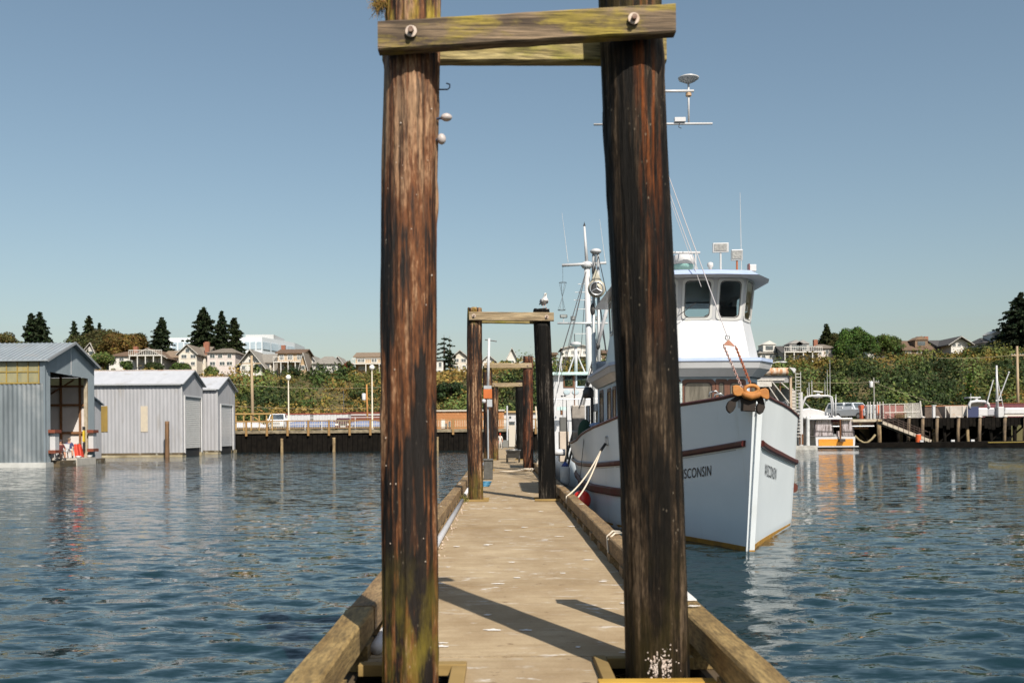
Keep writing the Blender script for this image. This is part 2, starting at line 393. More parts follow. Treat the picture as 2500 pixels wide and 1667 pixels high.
def shrubs():
    P, C, S, NN = [], [], [], []
    pal = np.array([(.20, .145, .035), (.11, .12, .028), (.028, .045, .013), (.12, .16, .045), (.26, .18, .05), (.05, .078, .02)])
    for i in range(1500):
        y = 137 + 54 * random.random() ** .9; x = random.uniform(-.56, .58) * y + random.uniform(-4, 4)
        r = random.uniform(.8, 2.6) * (1.6 if random.random() < (.34 if x > 0 else .14) and y < 172 else 1)
        if y > 182: r *= .5
        g = noise.noise((x * .04, y * .07, 7)) + .5 * noise.noise((x * .11, y * .16, 2))
        left = x < -3; t_ = g + random.gauss(0, .10) + (.30 if left else -.06) - (.35 if y < 147 else 0)
        if r > 2.7: t_ = -.3
        c = pal[4] if t_ > .34 else pal[0] if t_ > .16 else pal[1] if t_ > .0 else pal[3] if random.random() < .28 else pal[5] if t_ > -.16 else pal[2]
        if t_ > .16: r *= .75
        n = int(26 * r * r) + 14; u = rng.normal(size=(n, 3)); u[:, 2] = np.abs(u[:, 2]); u /= np.linalg.norm(u, axis=1, keepdims=True)
        rad = r * (1 - .35 * rng.random((n, 1)) ** 2); lump = 1 + .25 * np.sin(u[:, :1] * 5 + i) * np.sin(u[:, 1:2] * 6 + i)
        p = u * rad * lump * np.array([1, 1, random.uniform(.85, 1.6)]) + np.array([x, y, ground(x, y) - .15])
        P.append(p); C.append(lc(c * random.uniform(.75, 1.25), n, .12, .08)); S.append(rng.uniform(.26, .5, n)); NN.append(u)
    # short grass and bramble between the bushes
    n = 60000; y = 134 + 66 * rng.random(n); x = rng.uniform(-.57, .6, n) * y
    z = np.array([ground(a, b) for a, b in zip(x, y)]) + .08
    P.append(np.stack([x, y, z], 1)); gg = np.array([noise.noise((a * .07, b * .07, 4)) for a, b in zip(x, y)])[:, None]
    C.append(np.where(gg > 0, lc((.20, .15, .045), n, .2), lc((.07, .08, .02), n, .2))); S.append(rng.uniform(.25, .5, n)); NN.append(np.tile([0, -.3, .9], (n, 1)))
    o = leaves('hillside_shrubbery', np.vstack(P), np.concatenate(S), np.vstack(C), N=np.vstack(NN))
    tag(o, 'tangle of bushes and brambles covering the slope below the houses', kind='stuff')
shrubs()

BARK = mat('bark', (.09, .06, .04), (.05, .035, .025), .9, scale=8, stretch=(1, 1, .2))
def conifer(x, y, h, r, label, col=(.028, .042, .018), z=None, group=None, sparse=1.0, lean=0, base=.08):
    z0 = ground(x, y) - .1 if z is None else z
    t = thing('conifer_tree', label, 'conifer tree', (x, y, z0), group)
    MB().tube([(x, y, z0), (x + lean * .5, y, z0 + h * .5), (x + lean, y, z0 + h * .98)], [r * .09, r * .055, .02], 8).build('trunk', BARK, t, True)
    P, C, S = [], [], []; k = int(h / .42 * sparse)
    for i in range(k):
        f = i / k; zz = z0 + h * (base + (1 - base) * f) ; rr = r * (1 - f) ** .75 * random.uniform(.62, 1.15) + .12
        nb = int((7 + 7 * (1 - f)) * sparse) + 3
        for b in range(nb):
            a = random.uniform(0, 6.28); L_ = rr * random.uniform(.6, 1.08); m = max(4, int(L_ * 11))
            s = rng.random(m) ** .7; dx = np.cos(a) * L_ * s; dy = np.sin(a) * L_ * s
            wdt = .20 * L_ * (1.1 - s)
            p = np.stack([x + lean * f + dx + rng.normal(0, 1, m) * wdt * .6, y + dy + rng.normal(0, 1, m) * wdt * .6, zz - .34 * L_ * s ** 1.4 + .10 * L_ * s ** 4 + rng.normal(0, .05, m)], 1)
            P.append(p); C.append(lc(col, m, .3)); S.append(rng.uniform(.22, .44, m) * (.8 + .03 * h))
    leaves('crown', np.vstack(P), np.concatenate(S), np.vstack(C), t, flat=1.2, elong=1.5)
    return t
def broadleaf(x, y, h, r, label, col=(.05, .07, .02), z=None, gaps=.0, name='broadleaf_tree', cat='tree', trunk_h=.25, group=None, tall=1.0):
    z0 = ground(x, y) - .1 if z is None else z
    t = thing(name, label, cat, (x, y, z0), group)
    mb = MB().tube([(x, y, z0), (x + .1, y, z0 + h * .35), (x, y, z0 + h * .75)], [r * .09, r * .07, r * .03], 8)
    cl = []
    nc = int(9 + r * 3.2)
    for i in range(nc):
        a = random.uniform(0, 6.28); e = random.uniform(-.4, 1.0); q = random.uniform(.35, .85)
        cx, cy, cz = x + math.cos(a) * r * q * (1 - .4 * max(0, e)), y + math.sin(a) * r * q * (1 - .4 * max(0, e)), z0 + h * (trunk_h + (1 - trunk_h) * (.42 + .38 * e))
        cl.append((cx, cy, cz, r * random.uniform(.26, .48)))
        if i % 3 == 0: mb.tube([(x, y, z0 + h * .3), ((x + cx) / 2, (y + cy) / 2, z0 + h * .45), (cx, cy, cz)], [r * .045, r * .03, .03], 5)
    mb.build('trunk', BARK, t, True)
    P, C, S, NN = [], [], [], []
    for (cx, cy, cz, cr) in cl:
        n = int(70 * cr * cr * 3.2 * (1 - gaps)) + 40; u = rng.normal(size=(n, 3)); u /= np.linalg.norm(u, axis=1, keepdims=True)
        rad = cr * (.55 + .5 * rng.random((n, 1)))
        zs = min(1.15, (z0 + h - cz) / cr) if cz + cr > z0 + h else 1
        p = u * rad * [1, 1, max(.5, zs) * tall] + [cx, cy, cz]; k = random.uniform(.75, 1.3)
        P.append(p); C.append(lc(np.array(col) * k, n, .25)); S.append(rng.uniform(.22, .42, n) * (.75 + .07 * r)); NN.append(u)
    P = np.vstack(P); C = np.vstack(C); S = np.concatenate(S); NN = np.vstack(NN)
    k = P[:, 2] > z0 + .1
    leaves('crown', P[k], S[k], C[k], t, N=NN[k])
    return t

def skyline():
    def tree(kind, u, vt, Y, rpx, label, vb=None, **kw):
        rpx = rpx * (2.1 if kind is conifer else 1.25)
        x = WX(u, vt, Y); zt = WZ(u, vt, Y); z0 = ground(x, Y) - .2 if vb is None else WZ(u, vb, Y)
        return kind(x, Y, zt - z0, rpx * Y / F, label, z=z0, **kw)
    OL = (.075, .068, .02); 
    tree(broadleaf, 8, 806, 215, 34, 'olive round tree cut by the left edge of the view', col=OL)
    tree(conifer, 76, 762, 212, 24, 'dark fir behind the big boathouse roof, leftmost of the twin firs', group='twin firs left')
    tree(conifer, 97, 759, 215, 30, 'dark fir behind the big boathouse roof, fuller one of the twin firs', group='twin firs left')
    tree(conifer, 181, 782, 214, 16, 'narrow fir beside the brown gabled house at the boathouse ridge')
    tree(conifer, 217, 769, 218, 20, 'tall slim fir rising from the olive oaks', col=(.035, .045, .016))
    tree(conifer, 242, 786, 224, 10, 'thin fir tip poking out of the olive oaks')
    tree(broadleaf, 205, 815, 212, 42, 'olive oak nearest the slim firs on the left skyline', col=(.05, .055, .018))
    tree(broadleaf, 255, 805, 214, 46, 'dark olive oak, middle of the oak clump on the left skyline', col=(.05, .048, .015))
    tree(broadleaf, 300, 815, 210, 48, 'golden olive oak, lowest of the oak clump', col=(.11, .075, .018))
    tree(broadleaf, 330, 806, 216, 30, 'dark oak at the right end of the oak clump', col=(.045, .045, .015))
    tree(conifer, 394, 772, 212, 29, 'lone symmetrical fir between the oak clump and the cream gabled house', col=(.025, .038, .016))
    tree(conifer, 497, 748, 222, 40, 'tallest dark fir behind the two pale houses', col=(.024, .036, .014))
    tree(conifer, 541, 757, 224, 24, 'slim fir in the middle of the tall fir group')
    tree(conifer, 571, 773, 220, 29, 'rounded fir at the right end of the tall fir group', col=(.03, .042, .014))
    tree(conifer, 1084, 815, 205, 22, 'gaunt sparse fir on the hill crest left of the second gate', sparse=.42, col=(.02, .032, .014))
    tree(conifer, 1098, 818, 206, 13, 'thin second top of the gaunt fir on the crest', sparse=.4)
    tree(conifer, 2018, 788, 218, 24, 'pointed dark evergreen behind the hipped tan house', col=(.035, .045, .014))
    tree(broadleaf, 2040, 812, 218, 24, 'dull olive tree tucked beside the pointed evergreen', col=(.05, .05, .015))
    tree(broadleaf, 2078, 794, 206, 38, 'big bright green maple right of the tan house', col=(.055, .10, .018), trunk_h=.1)
    tree(broadleaf, 2104, 806, 204, 30, 'smaller green maple leaning against the big maple', col=(.05, .09, .018), trunk_h=.1)
    tree(broadleaf, 2150, 815, 206, 26, 'open branched green tree left of the white shed', col=(.07, .10, .02), gaps=.4)
    tree(broadleaf, 2183, 816, 208, 22, 'open branched green tree beside the brown dormer house', col=(.07, .10, .025), gaps=.45)
    tree(broadleaf, 2350, 818, 225, 12, 'low dark bush behind the white gabled house', col=(.03, .04, .015), name='garden_tree')
    tree(conifer, 2412, 809, 222, 13, 'short dark pine left of the grey dormer house', col=(.025, .035, .015))
    tree(conifer, 2492, 711, 205, 52, 'huge dark fir at the right edge of the view', col=(.022, .034, .016))
    tree(broadleaf, 848, 877, 202, 13, 'rust red garden tree beside the long brown roofed house', col=(.16, .05, .02), name='garden_tree')
    # single shrubs and small trees that stand out on the slope
    for u, v, Y, r, c, l in ((250, 858, 188, 30, (.10, .13, .035), 'pale green bush below the brown hipped house'), (305, 880, 186, 22, (.04, .06, .015), 'dark green bush below the chalet porch'),
        (375, 885, 187, 30, (.035, .05, .013), 'dark hedge bush under the chalet deck'), (440, 885, 186, 26, (.06, .09, .02), 'green bush under the cream gabled house'),
        (512, 892, 184, 22, (.10, .13, .035), 'light bush below the pink house'), (718, 900, 178, 14, (.02, .035, .012), 'round clipped dark bush under the tan decked house'),
        (622, 880, 190, 13, (.03, .05, .015), 'dark round tree in front of the white chalet'), (690, 925, 172, 14, (.02, .032, .012), 'dark round bush left of the globe lamp'),
        (838, 905, 178, 19, (.022, .036, .012), 'dark laurel bush right of the garage house'), (880, 930, 165, 24, (.10, .125, .035), 'pale leafy sapling above the white trailer roof'),
        (855, 880, 190, 14, (.03, .05, .015), 'tall dark bush under the rust red tree'), (1100, 932, 160, 42, (.03, .05, .018), 'dense dark green thicket tree above the brick building'),
        (1235, 880, 180, 20, (.05, .08, .02), 'green bush below the small white gable'), (1260, 915, 170, 36, (.03, .05, .014), 'dark leafy tree framed by the second gate'),
        (1900, 905, 175, 30, (.10, .10, .025), 'yellow green bush behind the rusty roof'), (1975, 885, 180, 26, (.06, .08, .02), 'green bush under the dark dormer house'),
        (2140, 930, 165, 34, (.035, .05, .015), 'dark bush in the middle of the right slope'), (2210, 960, 152, 34, (.08, .12, .03), 'white flowering green bush above the chain link fence'),
        (2390, 850, 182, 34, (.03, .045, .013), 'broad dark tree below the white gabled house'), (2440, 880, 172, 30, (.032, .048, .014), 'dark tree behind the white boat mast'),
        (2470, 900, 165, 26, (.07, .09, .02), 'lighter green tree by the power pole'), (2320, 900, 172, 30, (.028, .042, .013), 'dark tree above the grey hopper'),
        (1940, 960, 155, 26, (.09, .10, .022), 'olive bush behind the yacht arch'), (2050, 930, 160, 28, (.06, .08, .02), 'green bush above the parked pickups')):
        x = WX(u, v, Y); zt = WZ(u, v, Y); z0 = ground(x, Y)
        if zt - z0 < 1.5: z0 = zt - 2.2
        broadleaf(x, Y, max(1.8, zt - z0), r * Y / F, l, col=c, z=z0, name='shrub', cat='shrub', trunk_h=.05)
    tree(conifer, 2367, 906, 140, 8, 'slender light green poplar rising behind the motor cruiser', vb=1000, col=(.07, .11, .02), base=.02)
skyline()

# ------------------------------------------------------------------ houses
def wallm(k, c): return mat('house_wall_' + k, c, tuple(v * .88 for v in c), .8, scale=1.5)
def roofm(k, c): return mat('house_roof_' + k, c, tuple(v * .7 for v in c), .9, scale=2, stretch=(1, 1, 4))
TRIM = mat('house_trim', (.62, .60, .56), None, .6)
def house(u0, u1, vr, ve, vb, Y, roof, wc, rc, label, depth=9, win=(2, 3), chimney=None, deck=False, gx=None, name='house', dormer=None, over=.45, door=False):
    """front wall spans u0..u1, eaves at ve, ridge at vr, foot at vb. roof: 'front' gable faces us, 'side' slope faces us, 'hip'"""
    um = (u0 + u1) / 2; x0, x1 = WX(u0, ve, Y), WX(u1, ve, Y); ze, zr, zb = WZ(um, ve, Y), WZ(um, vr, Y), WZ(um, vb, Y)
    zg = min(zb, ground((x0 + x1) / 2, Y)) - .5; y0, y1 = Y, Y + depth; xm = (x0 + x1) / 2 if gx is None else WX(gx, vr, Y); ym = (y0 + y1) / 2
    t = thing(name, label, 'house', ((x0 + x1) / 2, ym, zg))
    w = MB().box(x0, x1, y0, y1, zg, ze); o = over
    if roof == 'front':
        w.prism([(x0, y0, ze), (x1, y0, ze), (xm, y0, zr - .12)], (0, depth, 0))
        r = MB()
        for (xa, xb) in ((x0, xm), (x1, xm)):
            s = -1 if xa == x0 else 1; dz = (zr - ze) / abs(xb - xa) * o
            r.prism([(xa + s * o, y0 - o, ze - dz), (xb, y0 - o, zr), (xb, y0 - o, zr + .18), (xa + s * o, y0 - o, ze - dz + .18)], (0, depth + 2 * o, 0))
        tr = MB()
        for (xa, s) in ((x0, -1), (x1, 1)):
            dz = (zr - ze) / abs(xm - xa) * o; tr.bar((xa + s * o, y0 - o - .04, ze - dz + .06), (xm, y0 - o - .04, zr + .06), .06, .22, (0, 1, 0))
        tr.build('bargeboard', TRIM, t)
    elif roof == 'side':
        w.prism([(x0, y0, ze), (x0, y1, ze), (x0, ym, zr - .12)], (x1 - x0, 0, 0)); r = MB(); dz = (zr - ze) / (ym - y0) * o
        for (ya, s) in ((y0, -1), (y1, 1)): r.prism([(x0 - o, ya + s * o, ze - dz), (x0 - o, ym, zr), (x0 - o, ym, zr + .18), (x0 - o, ya + s * o, ze - dz + .18)], (x1 - x0 + 2 * o, 0, 0))
    else:
        r = MB(); k = min((x1 - x0) * .32, depth / 2); a = [(x0 - o, y0 - o, ze - .05), (x1 + o, y0 - o, ze - .05), (x1 + o, y1 + o, ze - .05), (x0 - o, y1 + o, ze - .05)]
        b = [(x0 + k, ym, zr), (x1 - k, ym, zr)]
        r.add(a + b, [(0, 1, 5, 4), (1, 2, 5), (2, 3, 4, 5), (3, 0, 4), (0, 3, 2, 1)])
    w.build('wall', wallm(*wc), t); rf = r.build('roof', roofm(*rc), t)
    if chimney:
        cx = WX(chimney, vr, Y); MB().box(cx - .4, cx + .4, ym - .4, ym + .4, ze, zr + 1.0).build('chimney', mat('chimney_brick', (.30, .12, .07), (.22, .09, .06), .9, scale=6), rf)
    rows, cols = win; hh = (ze - zb) / max(rows, 1)
    for i in range(rows):
        for j in range(cols):
            cx = x0 + (x1 - x0) * (j + .5 + random.uniform(-.12, .12)) / cols; ww = min((x1 - x0) / cols * .55, 2.2) * random.uniform(.7, 1.05); cz = zb + hh * (i + .55); wh = hh * .42
            if i == 0 and door and j == 0: continue
            fr = MB().box(cx - ww / 2 - .12, cx + ww / 2 + .12, y0 - .07, y0 + .05, cz - wh / 2 - .12, cz + wh / 2 + .12).build('window', TRIM, t)
            pn = MB()
            for k in (0, 1): pn.box(cx - ww / 2 + k * ww * .53, cx - ww / 2 + ww * .47 + k * ww * .53, y0 - .10, y0 - .02, cz - wh / 2, cz + wh / 2)
            pn.build('pane', DGLASS, fr)
    if roof == 'front' and zr - ze > 1.4 and x1 - x0 > 3:
        fr = MB().box(xm - .5, xm + .5, y0 - .07, y0 + .05, ze + .1, ze + 1.0).build('window', TRIM, t); MB().box(xm - .38, xm + .38, y0 - .1, y0, ze + .2, ze + .9).build('pane', DGLASS, fr)
    if dormer:
        for d in dormer:
            dx = WX(d, ve, Y); q = 1.3; zd = ze + (zr - ze) * .25
            dm = MB().box(dx - q, dx + q, y0 + .5, ym, zd, zd + 1.5).prism([(dx - q - .2, y0 + .3, zd + 1.5), (dx + q + .2, y0 + .3, zd + 1.5), (dx, y0 + .3, zd + 2.3)], (0, ym - y0, 0)).build('dormer', wallm(*wc), t)
            MB().box(dx - q * .6, dx + q * .6, y0 + .44, y0 + .52, zd + .35, zd + 1.2).build('pane', DGLASS, dm)
    if deck:
        dk = MB().box(x0 - .4, x1 + .4, y0 - 2.4, y0 - .1, zb + hh * .95, zb + hh * .95 + .18)
        for i in range(5):
            px = x0 - .3 + (x1 - x0 + .6) * i / 4; dk.box(px - .08, px + .08, y0 - 2.35, y0 - 2.2, zg, zb + hh * .95)
        d = dk.build('deck', TRIM, t); rl = MB(); z_ = zb + hh * .95 + .18
        n = int((x1 - x0 + .8) / .35)
        for i in range(n + 1):
            px = x0 - .38 + (x1 - x0 + .76) * i / n; rl.box(px - .03, px + .03, y0 - 2.36, y0 - 2.30, z_, z_ + .9)
        rl.box(x0 - .4, x1 + .4, y0 - 2.38, y0 - 2.28, z_ + .9, z_ + 1.0); rl.build('railing', TRIM, d)
    return t
WH = ('white', (.62, .60, .56)); CRM = ('cream', (.60, .55, .47)); PNK = ('pinkish', (.58, .51, .48)); TAN = ('tan', (.42, .30, .18)); GRY = ('grey', (.30, .29, .28)); LGR = ('light_grey', (.48, .46, .43)); DRK = ('slate', (.16, .15, .145)); BRN = ('brown', (.20, .13, .08))
GB = ('grey_brown', (.20, .165, .13)); BR = ('brown', (.15, .095, .06)); DG = ('dark', (.075, .07, .068)); LG = ('grey', (.26, .24, .21)); TR = ('tan', (.24, .175, .12))
house(196, 236, 838, 868, 882, 208, 'front', LGR, GB, 'grey brown gabled house right behind the big boathouse ridge', gx=222, win=(1, 2))
house(266, 330, 854, 869, 886, 200, 'hip', WH, BR, 'low white house with brown hipped roof and chimney below the oaks', chimney=312, win=(1, 3))
house(330, 400, 852, 870, 888, 198, 'front', GRY, BR, 'broad brown chalet with low front gable beside the hipped house', win=(1, 4), over=1.1, deck=True)
house(398, 434, 854, 872, 888, 203, 'side', WH, TR, 'white wing with tan roof between the chalet and the cream house', win=(1, 2))
house(436, 480, 842, 862, 897, 200, 'front', CRM, GB, 'cream two storey house with front gable beside the lone fir', win=(2, 2), chimney=490)
house(478, 502, 844, 868, 897, 204, 'side', CRM, GB, 'cream rear wing with grey roof and white chimney', win=(1, 1), chimney=487)
house(506, 574, 846, 861, 897, 199, 'hip', PNK, GB, 'pinkish two storey house with hipped roof under the tall firs', win=(2, 3))
house(586, 640, 855, 888, 908, 200, 'front', WH, LG, 'white chalet with wide steep front gable beside the wooden power pole', win=(1, 3), over=1.0)
house(634, 662, 862, 884, 906, 203, 'side', CRM, LG, 'cream wing with grey roof right of the white chalet', win=(1, 2))
house(678, 740, 850, 862, 908, 200, 'side', TAN, BR, 'tan two storey house with red chimney and two timber decks', win=(2, 3), chimney=680, deck=True, dormer=None)
house(734, 748, 862, 888, 908, 197, 'front', TAN, GB, 'narrow tan gabled porch at the right corner of the decked house', win=(1, 1), depth=5)
house(750, 772, 868, 884, 908, 216, 'front', WH, LG, 'small white gable peeping out behind the grey garage house', win=(1, 1))
house(764, 824, 866, 888, 910, 199, 'hip', LGR, LG, 'pale grey house with pyramid roof and arched garage', win=(1, 3), deck=False, chimney=None)
house(812, 838, 871, 888, 905, 212, 'front', WH, LG, 'small white gabled house behind the garage house', win=(1, 1))
house(868, 990, 858, 871, 908, 204, 'side', TAN, TR, 'long tan house with brown roof partly behind the near left piling', win=(2, 4), deck=True)
house(1056, 1082, 873, 878, 905, 204, 'side', WH, TEAL and ('teal', (.30, .40, .40)), 'low white building with pale flat roof beside the gaunt fir', win=(1, 2))
house(1104, 1142, 856, 872, 905, 206, 'front', CRM, GB, 'cream gabled house left of the second gate piling', win=(2, 2))
house(1178, 1208, 867, 880, 900, 215, 'front', WH, LG, 'small white gable seen between the second gate pilings, left one', win=(1, 1))
house(1236, 1264, 850, 878, 888, 210, 'front', WH, LG, 'white steep gabled house seen through the second gate', win=(1, 1))
house(1345, 1358, 858, 866, 895, 208, 'side', TAN, BR, 'sliver of a tan house beside the dark gate piling', win=(1, 1))
house(1374, 1450, 842, 850, 893, 205, 'front', WH, LG, 'cream three storey house with big windows behind the troller mast', win=(2, 5), deck=True)
house(1450, 1500, 852, 862, 890, 210, 'side', BRN, BR, 'brown shingled house behind the rigging', win=(1, 2))
house(1856, 1906, 845, 862, 880, 208, 'hip', WH, LG, 'white bungalow with grey hipped roof above the rusty shed roof', win=(1, 3), dormer=[1880])
house(1912, 1994, 842, 861, 884, 204, 'side', GRY, DG, 'dark roofed grey house with two white dormers and a white balcony', win=(1, 4), dormer=[1945, 1962], chimney=1962, deck=True)
house(1996, 2042, 836, 850, 872, 206, 'hip', PNK, GB, 'tan hipped house with two chimneys beside the big maple', win=(1, 3), chimney=2007)
house(2118, 2134, 822, 836, 860, 222, 'front', WH, LG, 'white gable glimpsed behind the maples', win=(1, 1))
house(2166, 2186, 838, 850, 866, 222, 'front', WH, LG, 'small white shed seen through the open branched trees', win=(1, 1))
house(2206, 2276, 829, 853, 864, 206, 'side', BRN, BR, 'brown roofed house with one large cream dormer', win=(1, 3), dormer=[2252], chimney=2264)
house(2290, 2325, 828, 845, 860, 210, 'side', DRK, DG, 'dark slate house joined to the white gabled house', win=(1, 2), chimney=2282)
house(2322, 2362, 823, 836, 850, 205, 'front', WH, DG, 'white house with broad low gable and porch on the right hill', win=(1, 3), over=1.0)
house(2404, 2448, 820, 836, 850, 208, 'hip', WH, DG, 'white porch house with grey dormer beside the huge fir', win=(1, 3), dormer=[2440])

# distant office block
def office():
    t = thing('office_building', 'large white office building with glass bands rising behind the firs', 'office building', (-80, 330, 16))
    Y = 330; x0, x1, x2 = WX(405, 850, Y), WX(640, 850, Y), WX(686, 850, Y)
    zt, zb = WZ(600, 823, Y), 14; 
    MB().box(x0, x1, Y, Y + 40, zb, zt).build('wall', mat('office_white', (.60, .64, .67), None, .5), t)
    MB().prism([(x1, Y, zb), (x2, Y + 22, zb), (x2, Y + 40, zb), (x1, Y + 40, zb)], (0, 0, zt - zb)).build('wall', mat('office_side', (.50, .54, .57), None, .5), t)
    n = 16; pw = (x1 - x0) / n
    for r_ in range(4):
        z = zt - 1.6 - r_ * 4.2
        for i in range(n):
            MB().box(x0 + i * pw + .25, x0 + (i + 1) * pw - .25, Y - .25, Y + .1, z - 2.4, z).build('window', mat('office_glass', (.30, .38, .45), (.42, .50, .56), .12, scale=.3, spec=.9), t)
        for i in range(4):
            a, b = i / 4 + .02, (i + 1) / 4 - .02; P = lambda q, zz: Vector((x1 + (x2 - x1) * q + .25, Y + 22 * q - .25, zz))
            MB().prism([P(a, z - 2.4), P(b, z - 2.4), P(b, z), P(a, z)], (-.2, .2, 0)).build('window', MATS['office_glass'], t)
    MB().box(WX(600, 0, Y) - 3, x1 + 2, Y + 8, Y + 25, zt, zt + 1.6).build('roof_box', mat('office_grey', (.45, .46, .46), None, .6), t)
office()

# ------------------------------------------------------------------ boathouses on the left
def corr(mb, p, q, z0, z1, n, amp=.035, axis=(0, -1, 0), zf=None):
    """corrugated sheet from p to q (xy), from z0 to z1 or zf(t)"""
    p, q = Vector((*p, 0)), Vector((*q, 0)); ax = Vector(axis); lo, hi = [], []
    for i in range(n * 4 + 1):
        t = i / (n * 4); k = (0, amp, amp, 0)[i % 4]
        b = p.lerp(q, t) + ax * k
        lo.append((b.x, b.y, z0(t) if callable(z0) else z0)); hi.append((b.x, b.y, z1(t) if callable(z1) else z1))
    mb.grid([lo, hi])
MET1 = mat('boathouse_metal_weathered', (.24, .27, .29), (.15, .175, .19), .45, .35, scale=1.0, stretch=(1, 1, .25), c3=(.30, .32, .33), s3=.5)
MET1F = mat('boathouse_metal_front', (.23, .27, .30), (.18, .215, .24), .45, .3, scale=1.0, stretch=(1, 1, .3))
MET2 = mat('boathouse_metal_light', (.37, .37, .39), (.32, .32, .335), .6, .1, scale=1.2, stretch=(1, 1, .25), c3=(.28, .265, .25), s3=1.2, lo3=.56, hi3=.72, st3=(1.5, 1, .25))
ROOFM = mat('boathouse_roof_metal', (.38, .42, .45), (.30, .34, .37), .45, .3, scale=1.5, stretch=(1, .3, 1), c3=(.36, .36, .35), s3=.8)
ROOFW = mat('boathouse_roof_white', (.48, .49, .52), (.42, .43, .46), .5, .05, scale=1.5, stretch=(1, .3, 1), c3=(.36, .35, .34), s3=.9)
TWOOD = mat('stud_wood', (.24, .11, .045), (.15, .07, .03), .7, scale=5)
FLOATM = mat('float_timber', (.12, .085, .045), (.05, .04, .025), .9, scale=1.2, stretch=(.5, .5, 3), c3=(.35, .34, .30), s3=2)
YEL = mat('yellow_fibreglass', (.36, .25, .055), (.24, .17, .05), .4, scale=3, stretch=(1, 1, .2))
CONC = mat('concrete', (.36, .32, .27), (.26, .23, .19), .85, scale=3, bump=.01)
def roof_slab(mb, x0, x1, ya, za, yb, zb, th=.08):
    mb.prism([(x0, ya, za), (x0, yb, zb), (x0, yb, zb + th), (x0, ya, za + th)], (x1 - x0, 0, 0))

